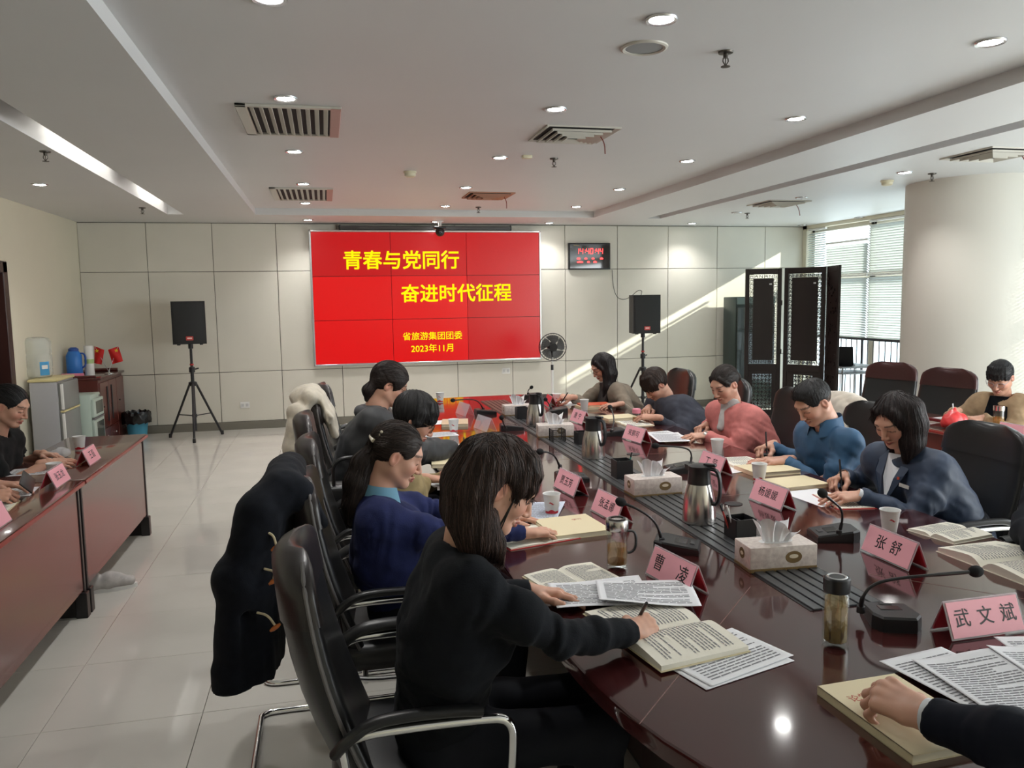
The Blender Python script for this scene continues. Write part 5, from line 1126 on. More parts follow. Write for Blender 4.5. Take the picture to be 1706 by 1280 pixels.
        if ns:
            tgt = hair.get('target'); fl = (lambda X: np.tile(g, (len(X), 1))) if tgt is None else (lambda X: (lambda q: q/(np.linalg.norm(q, axis=1)[:, None]+1e-9))(np.array(tgt)-X))
            if tgt is not None: fl = (lambda X, f0=fl: np.where((np.linalg.norm(X-np.array(tgt), axis=1) < 0.045)[:, None] | (X[:, 1] < tgt[1]-0.01)[:, None], g[None], f0(X)))
            sv, sf, scc = hair_strands(Hf, V, fl, ns, hair.get('slen', 0.09), hair.get('srad', 0.0009), base, hair.get('hi', (0.09, 0.065, 0.055)), seed=int(head[1]*100))
            link('hair_strands', np_mesh('hair_strands', sv@R.T+head-O, sf, col=scc), HAIRM, root, kind='stuff')
        P.hair = link('hair', np_mesh('hair', V@R.T+head-O, Q, col=C), HAIRM, root)
    P.O = O; P.local = lambda p: tuple(R@np.array(p, float)+head-O)
    return P
def strand(P, pts, r=0.0016, world=False, m=None):
    q = [tuple(np.array(p)-P.O) if world else P.local(p) for p in pts]
    MB().tube(chaikin(q, 2), r, 6).ob('hair_strand', m or mat('dark_strand', (0.016, 0.012, 0.011), 0.4), P.root)
def glasses(P, colour=(0.02, 0.015, 0.012), r=0.0016):
    m = mat('glasses_frame_%d' % int(sum(colour)*1000), colour, 0.3, 0.4); g = MB(); n = 22; gl = bpy.data.objects.new('glasses', None)
    for s in (-1, 1):
        ring = [P.local((s*0.033+0.0235*math.copysign(abs(math.cos(a))**0.75, math.cos(a)), 0.104-abs(s*0.033+0.0235*math.cos(a))*0.13, -0.004+0.0185*math.sin(a))) for a in [2*PI*i/n for i in range(n)]]
        g.tube(ring, r, 6, close=True); g.tube([P.local((s*0.057, 0.098, 0.002)), P.local((s*0.073, 0.06, 0.004)), P.local((s*0.079, 0.0, 0.004)), P.local((s*0.078, -0.015, -0.01))], r, 6)
    g.tube([P.local((-0.010, 0.105, 0.0)), P.local((0, 0.107, 0.003)), P.local((0.010, 0.105, 0.0))], r, 6); g.ob('glasses', m, P.root)
PENS = []
def pen_thing(P, k, label, col, L=0.142):
    a, b = P.pens[k]; tip = np.array(a); d = nz(b-a); m = mat('pen_%s' % label[:14].replace(' ', '_'), col, 0.3)
    if tip[2] < 0.757: tip = tip+d*((0.757-tip[2])/d[2]) if d[2] > 0.1 else tip
    t = thing('pen', label, 'pen', tip); 
    MB().tube([tuple(d*0.012), tuple(d*L)], 0.0048, 10).ob('barrel', m, t); MB().tube([(0, 0, 0), tuple(d*0.012)], [0.0008, 0.0046], 10).ob('nib', mat('pen_nib', (0.3, 0.3, 0.3), 0.3, 0.8), t); MB().tube([tuple(d*(L-0.008)), tuple(d*(L+0.004))], 0.0042, 8).ob('end_cap', BLACKP, t)
    return t
def knit(name, col, amt=0.35, sc=260):
    return mat(name, col, 0.9, spec=0.2, sheen=0.03, noise=(14, 0.25), bump=(sc, amt, 0.002))
KN_BLACK = knit('black_knit', (0.0055, 0.0068, 0.010)); KN_NAVYB = knit('royal_blue_knit', (0.016, 0.022, 0.085)); CL_KHAKI = knit('khaki_twill', srgb(150, 132, 96), 0.2, 400)
CL_JACKET = mat('charcoal_jacket', (0.020, 0.021, 0.024), 0.6, sheen=0.08, noise=(10, 0.2)); KN_PINK = knit('pink_fuzzy_knit', srgb(208, 128, 124), 0.5, 340); KN_GREY = knit('slate_knit', srgb(66, 68, 78), 0.3)
CL_BLUE = mat('blue_shirt', srgb(44, 86, 122), 0.65, sheen=0.08, noise=(8, 0.15)); CL_NAVY = mat('navy_suit', srgb(32, 50, 76), 0.6, sheen=0.085, noise=(8, 0.15)); KN_TAUPE = knit('taupe_knit', srgb(140, 128, 114), 0.3)
CL_BEIGE = knit('beige_jacket', srgb(176, 152, 122), 0.2, 300); CL_WHITE = mat('white_shirt', (0.72, 0.74, 0.78), 0.7); CL_LBLUE = mat('light_blue_shirt', srgb(110, 160, 186), 0.7)
BR = (0.020, 0.0135, 0.0115); BK = (0.0125, 0.0115, 0.012)
E = lambda x, y, Y: aty(x, y, Y)
# ---- woman in the black sweater, nearest
h1 = E(842, 816, 1.90)+np.array([0.0, 0.072, 0])
wr1 = atz(1052, 1052, 0.80); wl1 = atz(884, 984, 0.792)
P1 = person('person in a black sweater writing in an open book, nearest on the left', h1, (1, -0.03), 0.55, (0.27, 2.08, 0.53),
            [('write', wr1, (0.86, 0.50, -0.12), (0.15, -0.62, 0.78)), ('rest', wl1, (0.90, -0.28, -0.10), (0.05, 0.15, 1))], KN_BLACK,
            dict(base=(0.030, 0.0185, 0.0155), hi=(0.18, 0.105, 0.082), thick=0.013, line=0.050, low=0.07, ears=True, res=0.0032, axis=(0, -0.45, 1.0), freq=34, groove=0.0034, strands=2600, slen=0.13, srad=0.0010,
                 chains=[([h1+np.array([-0.045, dy, 0.058]), h1+np.array([-0.078, dy*1.15, 0.0]), h1+np.array([-0.086, dy*1.2, -0.07]), h1+np.array([-0.072, dy*1.2, -0.125]), h1+np.array([-0.045, dy*1.1, -0.165])], [0.058, 0.058, 0.053, 0.045, 0.022], 0.03, True) for dy in (-0.050, 0.0, 0.055)]
                       + [([h1+np.array([-0.045, dy, -0.09]), h1+np.array([-0.030, dy, -0.145]), h1+np.array([-0.012, dy*0.95, -0.185])], [0.030, 0.026, 0.010], 0.02, True) for dy in (-0.062, 0.062)]
                       + fringe((-0.052, -0.034, -0.016, 0.0, 0.016, 0.034, 0.052), 0.012, 0.013)
                       + [([(s*0.066, 0.030, 0.06), (s*0.073, 0.040, 0.020), (s*0.072, 0.042, -0.010)], [0.012, 0.009, 0.004], 0.010, False) for s in (-1, 1)]),
            res=0.0034, cres=0.0068, hres=0.0024, neck_off=(-0.105, -0.165), shoulder=0.165)
strand(P1, [(0.070, 0.036, 0.01), (0.076, 0.034, -0.04), (0.074, 0.036, -0.10), (0.070, 0.050, -0.15)], 0.0026); strand(P1, [(0.072, 0.034, 0.01), (0.079, 0.036, -0.05), (0.072, 0.046, -0.11), (0.062, 0.07, -0.155)], 0.0018)
pen_thing(P1, 0, 'black and white pen in the hand of the black sweater person', (0.02, 0.02, 0.022))
# ---- woman in the royal blue sweater with a ponytail
h2 = E(663, 762, 2.88)+np.array([0.0, 0.072, 0])
P2 = person('person in a royal blue sweater with a clipped ponytail', h2, (1, 0.0), 0.42, (0.24, 2.98, 0.53),
            [('rest', (0.72, 2.90, 0.79), (0.95, 0.25, -0.1), (0, 0, 1)), ('rest', (0.70, 3.18, 0.785), (0.95, -0.25, -0.1), (0, 0, 1))], KN_NAVYB,
            dict(base=(0.022, 0.0145, 0.012), hi=(0.10, 0.062, 0.050), thick=0.008, line=0.072, open=0.074, low=0.095, axis=(0, -1.0, 0.05), res=0.0036, freq=30, target=(0, -0.105, 0.0), strands=1400, slen=0.11,
                 chains=[([h2+np.array([-0.085, 0, 0.02]), h2+np.array([-0.125, 0, -0.03]), h2+np.array([-0.150, -0.01, -0.10]), h2+np.array([-0.165, -0.015, -0.18]), h2+np.array([-0.175, -0.02, -0.25])], [0.030, 0.040, 0.045, 0.038, 0.018], 0.02, True)]),
            res=0.004, cres=0.0078, hres=0.0035, neck_off=(-0.075, -0.165))
# hair clip, shirt collar
MB().tube([P2.local((x, -0.098-0.012*math.cos(x*30), 0.030-abs(x)*0.2)) for x in (-0.045, -0.03, -0.015, 0, 0.015, 0.03, 0.045)], 0.010, 10, flat=(1, 0.7)).ob('hair_clip', mat('pearl_clip', srgb(190, 180, 160), 0.25), P2.root)
for k in range(7): sphere(P2.local((0.05-k*0.0025, -0.088, 0.062-k*0.013)), 0.0062, 10).ob('clip_bead', mat('pearl_clip', (0, 0, 0)), P2.root)
def collar(P, m, spread=0.06, hgt=0.045, name='collar', tilt=0.25, n=26, open_=0.5, lift=0.022):
    mb = MB(); N = P.N-P.O+np.array([0, 0, -0.02+lift]); rings = []
    def fn(u, v):
        a = -PI+open_+u*(2*PI-2*open_); d = P.f*math.cos(a+PI)*-1+P.r*math.sin(a)
        d = -P.f*math.cos(a)*1.0+P.r*math.sin(a) if False else P.r*math.sin(a+PI)+P.f*math.cos(a+PI)
        w = 1-abs(u-0.5)*2
        rr = spread+0.012*v+(1-w)*0.010*v; z = hgt*(0.55-v*(1.0+0.7*(1-w)))+0.03*w
        q = N+d*rr+np.array([0, 0, z+0.01])+P.f*(0.02*(1-w)); return tuple(q)
    return MB().grid(fn, n, 4).ob(name, m, P.root)
collar(P2, CL_LBLUE, 0.058, 0.055)
# ---- person in khaki, short black hair, glasses
h3 = E(694, 700, 3.73)+np.array([0.0, 0.07, 0])
P3 = person('person with short black fringe, glasses and khaki sleeves', h3, (1, -0.05), 0.55, (0.24, 3.80, 0.53),
            [('flat', atz(712, 797, 0.80), (0.95, -0.1, -0.12), (0, 0, 1)), ('rest', (0.60, 4.02, 0.785), (0.95, -0.2, -0.1), (0, 0, 1))], CL_KHAKI,
            dict(base=BK, hi=(0.06, 0.055, 0.055), thick=0.018, line=0.045, low=0.075, ears=False, res=0.004, nape=-0.075, axis=(0, -0.2, 1),
                 chains=fringe((-0.054, -0.036, -0.018, 0.0, 0.018, 0.036, 0.054), 0.014, 0.016)+[([(s*0.078, 0.01, 0.04), (s*0.083, 0.012, -0.01), (s*0.080, 0.0, -0.035)], [0.020, 0.014, 0.008], 0.015, False) for s in (-1, 1)]),
            res=0.0045, cres=0.0095, hres=0.0035, neck_off=(-0.10, -0.16))
glasses(P3, (0.10, 0.06, 0.03))
# ---- person in dark jacket, farther
h4 = E(651, 642, 4.55)+np.array([0.0, 0.075, 0])
P4 = person('person in a charcoal hooded jacket with glasses and tied-back brown hair', h4, (1, -0.05), 0.45, (0.14, 4.62, 0.54),
            [('write', atz(757, 748, 0.81), (0.90, 0.35, -0.2), (0.1, -0.6, 0.78)), ('rest', (0.66, 4.80, 0.79), (0.9, -0.3, -0.1), (0, 0, 1))], CL_JACKET,
            dict(base=BR, hi=(0.09, 0.055, 0.05), thick=0.019, line=0.060, low=0.09, axis=(0, -0.8, 0.6), res=0.0045, target=(0, -0.11, -0.01), strands=600,
                 chains=[([h4+np.array([-0.085, -0.02, 0.01]), h4+np.array([-0.125, -0.02, -0.03]), h4+np.array([-0.135, -0.02, -0.085])], [0.03, 0.032, 0.012], 0.02, True)]),
            male=True, res=0.0045, cres=0.0095, hres=0.0035, bulk=0.024, neck_off=(-0.09, -0.155), garment='jacket')
glasses(P4, (0.015, 0.012, 0.012)); pen_thing(P4, 0, 'dark pen in the hand of the charcoal jacket person', (0.015, 0.015, 0.018))
F_ = Field(P4.N-0.2, P4.N+0.2, 0.008)
for k in range(9):
    a = -0.3+PI*1.2*k/8+PI*0.4*0; d0 = P4.r*math.cos(a-0.25)-P4.f*math.sin(a-0.25)
    a2 = -0.3+PI*1.2*(k+1)/8; d1 = P4.r*math.cos(a2-0.25)-P4.f*math.sin(a2-0.25)
    if k < 8: F_.cap(P4.N+d0*0.085+np.array([0, 0, 0.0]), P4.N+d1*0.085, 0.032, k=0.02)
V, Q = F_.mesh(); link('hood', np_mesh('hood', V-P4.O, Q, relax=1), mat('grey_hood', (0.06, 0.06, 0.065), 0.7), P4.root)
# ---- window side: facing -x
def hx(x, y, X, s=0.072): return atx(x, y, X)+np.array([0, s, 0])
h5 = hx(1507, 702, 2.52, 0.06)
lf5 = atz(1432, 826, 0.795); rt5 = atz(1398, 803, 0.80)+np.array([0.10, 0.10, 0.0])
P5 = person('person in a navy suit with shoulder-length dark hair', h5, (-1, -0.28), 0.52, (2.80, 3.02, 0.53),
            [('write', rt5, (-0.93, -0.30, -0.12), (0.2, 0.4, 0.85)), ('rest', lf5, (-0.97, 0.22, -0.06), (0, -0.2, 1))], CL_NAVY,
            dict(base=(0.016, 0.0115, 0.012), hi=(0.12, 0.085, 0.08), thick=0.014, line=0.082, open=0.068, low=0.07, ears=False, res=0.0036, axis=(0, -0.35, 1), freq=30, strands=1800, slen=0.13,
                 chains=[([h5+np.array([0.02+dx, dy, 0.05]), h5+np.array([0.035+dx, dy*1.1, -0.02]), h5+np.array([0.03+dx, dy*1.1, -0.10]), h5+np.array([0.015+dx, dy, -0.165])], [0.052, 0.05, 0.045, 0.022], 0.03, True) for dx, dy in ((0.0, -0.065), (0.045, -0.03), (0.055, 0.02), (0.03, 0.06))]
                       + [([(-0.050, 0.045, 0.075), (-0.074, 0.040, 0.02), (-0.080, 0.030, -0.06)], [0.018, 0.013, 0.008], 0.012, False), ([(0.04, 0.055, 0.08), (0.068, 0.050, 0.03), (0.076, 0.036, -0.05)], [0.018, 0.013, 0.008], 0.012, False)]),
            res=0.0042, cres=0.0080, hres=0.003, neck_off=(-0.095, -0.165), garment='suit_jacket', bulk=0.006, neckline=0.012, tone=0.97)
pen_thing(P5, 0, 'dark pen in the hand of the navy suit person', (0.05, 0.045, 0.05))
# shirt front, lapels, badge, cuffs
def chest_patch(P, m, name, pts, off=0.012, th=0.004):
    """pts: (sideways, down from neck base, forward) triangles strip on the chest"""
    B_ = np.stack([P.br, P.bf, np.array([0, 0, 1.0])], 1); v = [tuple(B_@np.array((x, y, -z))+P.N-P.O) for x, z, y in pts]; n = len(v); d = P.bf*-th
    w = [tuple(np.array(q)+d) for q in v]
    MB().add(v+w, [tuple(range(n)), tuple(range(2*n-1, n-1, -1))]+[(i, n+i, n+(i+1) % n, (i+1) % n) for i in range(n)]).ob(name, m, P.root, smooth=False)
chest_patch(P5, CL_WHITE, 'shirt_front', [(-0.045, 0.0, 0.07), (0.045, 0.0, 0.07), (0.03, 0.10, 0.125), (0.0, 0.20, 0.155), (-0.03, 0.10, 0.125)])
for s in (-1, 1): chest_patch(P5, CL_NAVY, 'lapel', [(s*0.05, -0.02, 0.055), (s*0.085, 0.03, 0.085), (s*0.075, 0.08, 0.125), (s*0.01, 0.215, 0.168), (s*0.03, 0.10, 0.138)][::s])
chest_patch(P5, mat('silver_badge', (0.6, 0.6, 0.62), 0.25, 0.8), 'name_badge', [(-0.12, 0.115, 0.152), (-0.075, 0.108, 0.157), (-0.075, 0.124, 0.160), (-0.12, 0.131, 0.155)][::-1])
chest_patch(P5, mat('red_pin', (0.5, 0.08, 0.04), 0.35), 'lapel_pin', [(-0.068, 0.085, 0.150), (-0.058, 0.085, 0.151), (-0.058, 0.097, 0.152), (-0.068, 0.097, 0.151)][::-1])
def cuff(P, E_, W_q, m, r=0.031, name='cuff'):
    d = nz(W_q-E_); a = W_q-d*0.02-P.O; b = W_q+d*0.012-P.O; MB().tube([tuple(a), tuple(b)], [r, r*0.97], 20, cap=False).ob(name, m, P.root)
cuff(P5, P5.EL, lf5, CL_WHITE); cuff(P5, P5.ER, rt5, CL_WHITE)
# ---- man in blue shirt
h6 = hx(1368, 672, 2.55)
lf6 = atz(1308, 767, 0.79); rt6 = atz(1272, 748, 0.80)+np.array([0.09, 0.08, 0])
P6 = person('person in a blue shirt with cropped black hair, writing', h6, (-1, -0.10), 0.62, (2.84, 3.92, 0.54),
            [('write', rt6, (-0.92, -0.35, -0.12), (0.2, 0.4, 0.85)), ('flat', lf6, (-0.97, 0.2, -0.04), (0, -0.15, 1))], CL_BLUE,
            dict(base=BK, hi=(0.05, 0.05, 0.052), thick=0.009, line=0.074, open=0.070, low=0.115, res=0.0038, axis=(0, -0.2, 1), groove=0.0016, nape=-0.035, fade=0.012, strands=900, slen=0.022, srad=0.0008, target=(0, 0.4, 0.25),
                 add=[((0, 0.025, 0.088), (0.060, 0.055, 0.036), 0.02), ((0, 0.070, 0.082), (0.046, 0.018, 0.016), 0.012)]),
            male=True, res=0.0044, cres=0.0085, hres=0.0032, neck_off=(-0.105, -0.15), garment='shirt')
collar(P6, CL_BLUE, 0.072, 0.055, lift=0.03); pen_thing(P6, 0, 'black pen in the hand of the blue shirt person', (0.015, 0.015, 0.018))
# ---- woman in pink
h7 = hx(1216, 641, 2.55)
lf7 = atz(1176, 725, 0.79); rt7 = atz(1166, 712, 0.80)+np.array([0.07, 0.06, 0])
P7 = person('person in a fuzzy pink cardigan with hair tied in a bun', h7, (-1, -0.35), 0.48, (2.82, 4.70, 0.53),
            [('curl', rt7, (-0.85, -0.5, -0.12), (0.2, 0.4, 0.85)), ('rest', lf7, (-0.95, 0.15, -0.08), (0, -0.2, 1))], KN_PINK,
            dict(base=BR, hi=(0.07, 0.05, 0.045), thick=0.009, line=0.076, open=0.070, low=0.09, res=0.0042, axis=(0, -1, 0.1), target=(0, -0.115, -0.02), strands=700, add=[((0.0, -0.115, -0.02), (0.032, 0.03, 0.032), 0.012)],
                 chains=[([(-0.035, 0.062, 0.078), (-0.062, 0.045, 0.040), (-0.072, 0.02, 0.005)], [0.013, 0.009, 0.006], 0.01, False), ([(0.035, 0.062, 0.078), (0.062, 0.045, 0.040), (0.072, 0.02, 0.005)], [0.013, 0.009, 0.006], 0.01, False)]),
            res=0.0045, cres=0.009, hres=0.0034, neck_off=(-0.085, -0.165), garment='cardigan', bulk=0.008, neckline=0.010)
F_ = Field(P7.N-0.17, P7.N+0.17, 0.007); F_.cap(P7.N-np.array([0, 0, 0.03]), P7.N+np.array([0, 0, 0.045])+P7.f*0.03, 0.064, 0.060, k=0.02); F_.loft([P7.N+P7.f*0.05, P7.N+P7.f*0.115-np.array([0, 0, 0.13])], [0.055, 0.025], [0.03, 0.022], P7.r, k=0.02); F_.cap(P7.N+P7.f*0.02+np.array([0, 0, 0.07]), P7.N+P7.f*0.05+np.array([0, 0, 0.15]), 0.05, 0.05, k=0.01, op='cut')
cloth_noise(F_, [], 4.0, 0.006); V, Q = F_.mesh(); link('scarf', np_mesh('scarf', V-P7.O, Q, relax=1), knit('grey_white_scarf', (0.55, 0.54, 0.53), 0.3), P7.root)
cuff(P7, P7.EL, lf7+np.array([-0.01, 0, 0]), mat('bracelet_silver', (0.62, 0.60, 0.56), 0.3, 0.7), 0.028, 'bracelet')
# ---- person in slate grey sweater, head bowed
h8 = hx(1097, 642, 2.50)
lf8 = atz(1092, 696, 0.80); rt8 = atz(1078, 684, 0.81)+np.array([0.05, 0.10, 0])
P8 = person('person in a slate grey sweater with brown bowl-cut hair, arms folded on the table', h8, (-1, -0.18), 0.75, (2.84, 5.50, 0.54),
            [('curl', rt8, (-0.55, -0.8, -0.05), (-0.2, 0.2, 0.95)), ('rest', lf8, (-0.62, 0.78, 0.0), (0, -0.2, 1))], KN_GREY,
            dict(base=(0.022, 0.013, 0.010), hi=(0.13, 0.065, 0.04), thick=0.020, line=0.042, low=0.085, ears=True, res=0.0042, nape=-0.06, axis=(0, -0.1, 1),
                 chains=fringe((-0.056, -0.038, -0.019, 0.0, 0.019, 0.038, 0.056), 0.008, 0.017)),
            male=True, res=0.0045, cres=0.0095, hres=0.0036, neck_off=(-0.115, -0.13), garment='sweater', bulk=0.006)
# ---- woman with long hair at the far end
h9 = hx(1008, 612, 2.42)
rt9 = atz(952, 662, 0.82); lf9 = atz(1030, 674, 0.79)
P9 = person('person with long straight dark hair and a taupe sweater reaching over the table', h9, (-1, -0.12), 0.50, (2.76, h9[1]+0.0, 0.53),
            [('write', rt9, (-0.90, 0.25, 0.05), (0.1, -0.5, 0.8)), ('rest', lf9, (-0.9, 0.2, -0.1), (0, -0.2, 1))], KN_TAUPE,
            dict(base=(0.014, 0.0105, 0.011), hi=(0.07, 0.055, 0.055), thick=0.012, line=0.07, low=0.07, ears=False, res=0.0045, axis=(0, -0.3, 1),
                 chains=[([h9+np.array([0.01+dx, dy, 0.05]), h9+np.array([0.03+dx, dy*1.1, -0.06]), h9+np.array([0.02+dx*0.9, dy*1.1, -0.18]), h9+np.array([0.0+dx*0.8, dy*0.9, -0.33])], [0.050, 0.047, 0.040, 0.018], 0.03, True) for dx, dy in ((0.0, -0.065), (0.045, -0.04), (0.06, 0.02))]+[([(-0.052, 0.055, 0.075), (-0.082, 0.048, 0.02), (-0.086, 0.035, -0.06)], [0.02, 0.014, 0.009], 0.012, False)]),
            res=0.0046, cres=0.0095, hres=0.0036, neck_off=(-0.085, -0.165))
pen_thing(P9, 0, 'black pen held out over the far end of the table', (0.012, 0.012, 0.014)); glasses(P9, (0.05, 0.03, 0.02))
chest_patch(P9, mat('dark_brown_vest', (0.02, 0.013, 0.011), 0.8), 'vest_front', [(-0.10, -0.01, 0.06), (0.10, -0.01, 0.06), (0.12, 0.20, 0.15), (0.11, 0.36, 0.155), (-0.11, 0.36, 0.155), (-0.12, 0.20, 0.15)], th=0.02)
# ---- woman in the beige jacket at the window-side desk
h10 = hx(1680, 630, 4.72)
lf10 = atz(1636, 697, 0.80); rt10 = atz(1580, 690, 0.81)+np.array([0.09, 0.03, 0.01])
P10 = person('person in a beige jacket with glasses at the window-side desk by the pillar', h10, (-1, -0.52), 0.50, (5.0, h10[1]+0.08, 0.53),
             [('write', rt10, (-0.95, -0.2, -0.1), (0.2, 0.4, 0.85)), ('rest', lf10, (-0.95, 0.1, -0.05), (0, -0.2, 1))], CL_BEIGE,
             dict(base=BK, hi=(0.10, 0.10, 0.11), thick=0.010, line=0.055, low=0.09, res=0.0044, axis=(0, -1, 0.3), target=(0, -0.12, 0.0), strands=600, add=[((0.0, -0.125, 0.0), (0.03, 0.035, 0.04), 0.012)],
                  chains=fringe((-0.054, -0.036, -0.018, 0.0, 0.018, 0.036, 0.054), 0.016, 0.012)),
             res=0.0045, cres=0.0095, hres=0.0036, neck_off=(-0.075, -0.16), garment='jacket', bulk=0.014, neckline=0.018)
glasses(P10, (0.35, 0.32, 0.36)); pen_thing(P10, 0, 'white pen in the hand of the beige jacket person', (0.8, 0.8, 0.82))
chest_patch(P10, KN_BLACK, 'black_top', [(-0.06, -0.02, 0.075), (0.06, -0.02, 0.075), (0.075, 0.12, 0.145), (0.05, 0.3, 0.165), (-0.05, 0.3, 0.165), (-0.075, 0.12, 0.145)], th=0.02)
# ---- woman in black at the left side desk
h11 = atx(8, 678, -1.80)+np.array([0, 0.072, 0])
P11 = person('person in a black top with hair tied back, at the left side desk', h11, (1, -0.12), 0.42, (-2.06, h11[1]+0.02, 0.53),
             [('rest', atz(78, 772, 0.79), (0.9, 0.42, -0.05), (0.1, -0.3, 0.9)), ('rest', atz(70, 757, 0.79), (0.85, -0.4, -0.05), (0, 0.1, 1))], knit('black_jersey', (0.012, 0.013, 0.014), 0.2, 400),
             dict(base=BK, hi=(0.07, 0.07, 0.075), thick=0.008, line=0.076, open=0.076, low=0.10, res=0.0042, axis=(0, -1, 0.45), target=(0, -0.11, 0.045), strands=600, add=[((0, -0.11, 0.045), (0.04, 0.04, 0.04), 0.012)]),
             res=0.0044, cres=0.009, hres=0.0034, neck_off=(-0.085, -0.165), sleeve_end=0.62)
# bare forearms
for E_, W_q in ((P11.ER, atz(78, 772, 0.79)), (P11.EL, atz(70, 757, 0.79))):
    pass
# ---- people of whom only an arm is in the picture
rtm = atz(1549, 1196, 0.825)
P12 = person('person in a dark suit at the near table end, hand and sleeve in view', (1.56, 0.94, 1.22), (-0.15, 1), 0.45, (1.66, 0.42, 0.53),
             [('curl', (1.98, 1.08, 0.72), (-0.2, 0.9, -0.1), (0, 0, 1)), ('curl', rtm, (-0.30, 0.94, 0.06), (-0.25, -0.1, 0.96))], mat('dark_navy_suit', (0.005, 0.007, 0.015), 0.75, spec=0.2, noise=(9, 0.2)),
             dict(base=BK, thick=0.01, line=0.066, low=0.11, res=0.006, strands=0), male=True, res=0.006, cres=0.0075, hres=0.0021, bulk=0.013, garment='suit_jacket', trousers=True, hand_size=1.24, lean_pole=[np.array([0.6, -0.3, -0.8]), np.array([-0.1, -0.35, -0.9])])
cuff(P12, P12.EL, rtm-nz(rtm-P12.EL)*0.006, CL_WHITE, 0.0385)
P13 = person('person in dark clothes at the right picture edge, only the elbow in view', (2.62, 2.18, 1.24), (-1, -0.1), 0.3, (2.90, 2.18, 0.53),
             [('rest', (2.34, 2.08, 0.80), (-0.75, -0.65, -0.05), (0, 0, 1)), ('rest', (2.36, 1.80, 0.79), (-0.95, 0.2, -0.05), (0, 0, 1))], mat('dark_slate_cloth', (0.012, 0.016, 0.022), 0.75, spec=0.2),
             dict(base=BK, thick=0.012, line=0.06, low=0.1, res=0.006, strands=0), male=True, res=0.006, cres=0.010, hres=0.004, bulk=0.020, garment='jacket', lean_pole=[np.array([0.0, 1.0, -0.45]), np.array([0.1, -0.6, -0.8])])
wl14 = atz(-22, 828, 0.80)
P14 = person('person at the left picture edge, only a hand with a phone in view', (-1.98, wl14[1]+0.05, 1.20), (1, 0), 0.4, (-2.16, wl14[1]+0.05, 0.53),
             [('curl', wl14, (0.95, 0.25, 0.0), (0.0, -0.55, 0.83)), ('rest', wl14+np.array([-0.05, 0.28, 0]), (0.95, -0.2, -0.05), (0, 0, 1))], mat('dark_plum_cloth', (0.03, 0.02, 0.024), 0.7), 
             dict(base=BK, thick=0.012, line=0.06, low=0.1, res=0.006, strands=0), res=0.006, cres=0.010, hres=0.0032)
# ================================================================== THINGS ON THE TABLES
def clear_mat(name, col, mixv, rough=0.08):
    m = bpy.data.materials.new(name); m.use_nodes = True; n = m.node_tree; p = n.nodes['Principled BSDF']; p.inputs['Base Color'].default_value = (*col, 1); p.inputs['Roughness'].default_value = rough
    t = n.nodes.new('ShaderNodeBsdfTransparent'); t.inputs[0].default_value = (*[0.6+0.4*c for c in col], 1); x = n.nodes.new('ShaderNodeMixShader'); x.inputs[0].default_value = mixv
    n.links.new(t.outputs[0], x.inputs[1]); n.links.new(p.outputs[0], x.inputs[2]); n.links.new(x.outputs[0], n.nodes['Material Output'].inputs[0]); MATS[name] = m; return m
ACRYL = clear_mat('clear_acrylic', (0.92, 0.88, 0.92), 0.28); GLASS = bpy.data.materials.new('clear_glass'); GLASS.use_nodes = True
_n = GLASS.node_tree; _n.nodes.remove(_n.nodes['Principled BSDF']); _t = _n.nodes.new('ShaderNodeBsdfTransparent'); _t.inputs[0].default_value = (0.95, 0.97, 0.96, 1); _g = _n.nodes.new('ShaderNodeBsdfGlossy'); _g.inputs['Roughness'].default_value = 0.02
_m = _n.nodes.new('ShaderNodeMixShader'); _m.inputs[0].default_value = 0.09; _n.links.new(_t.outputs[0], _m.inputs[1]); _n.links.new(_g.outputs[0], _m.inputs[2]); _n.links.new(_m.outputs[0], _n.nodes['Material Output'].inputs[0])
m_pinkp = mat('pink_name_paper', srgb(250, 178, 190), 0.6); m_redp = mat('red_name_paper', srgb(226, 64, 82), 0.55); m_black = mat('black_ink', (0.012, 0.012, 0.014), 0.6)
GN = 'name plates on the tables'
def name_plate(c, ang, text, label, L=0.245, z=TZ, H=0.096, D=0.080, kern=1.0, paper=None, clear=False):
    """c: world middle of the visible bottom edge; ang: direction of that edge; the plate leans back to the left of the edge"""
    t = thing('name_plate', label, 'name plate', (c[0], c[1], z), ang, GN); th = 0.0026
    sl = math.hypot(H, D/2); a = math.atan2(D/2, H)
    for s, nm in ((1, 'front_sheet'), (-1, 'back_sheet')):
        R = Matrix.Rotation(-a*s, 3, 'X'); cy_ = D/2-s*D/4
        MB().box((0, cy_, H/2+0.002), (L, th, sl), R=R).ob(nm, ACRYL, t, smooth=False)
        if not clear:
            off = R @ Vector((0, -s*0.0022, 0)); MB().box((off.x, cy_+off.y, H/2+0.002+off.z), (L-0.012, 0.0008, sl-0.010), R=R).ob('name_paper', (paper or m_pinkp) if s == 1 else m_redp, t, smooth=False)
            off2 = R @ Vector((0, s*0.0022, 0)); MB().box((off2.x, cy_+off2.y, H/2+0.002+off2.z), (L-0.012, 0.0008, sl-0.010), R=R).ob('name_paper_back', m_redp, t, smooth=False)
        if s == 1 and text:
            sz = 0.058 if '  ' in text else 0.052 if len(text.replace(' ', '')) < 3 or ' ' in text else 0.045
            chs = text.replace(' ', ''); step = sz*(1.04 if ' ' not in text else 1.45 if '  ' not in text else 2.3)
            for ci, chh in enumerate(chs):
                me = dup_bold(text_mesh(chh, sz, 0.0, name='character'), sz*(0.001 if chh in '曹媛莹鹏娜磊' else 0.010))
                o = link('character', me, m_black, t); o.matrix_local = Matrix.Translation(((ci-(len(chs)-1)/2)*step, cy_, H/2+0.002)) @ R.to_4x4() @ Matrix.Translation((0, -0.0032, 0)) @ Matrix.Rotation(PI/2, 4, 'X')
    return t
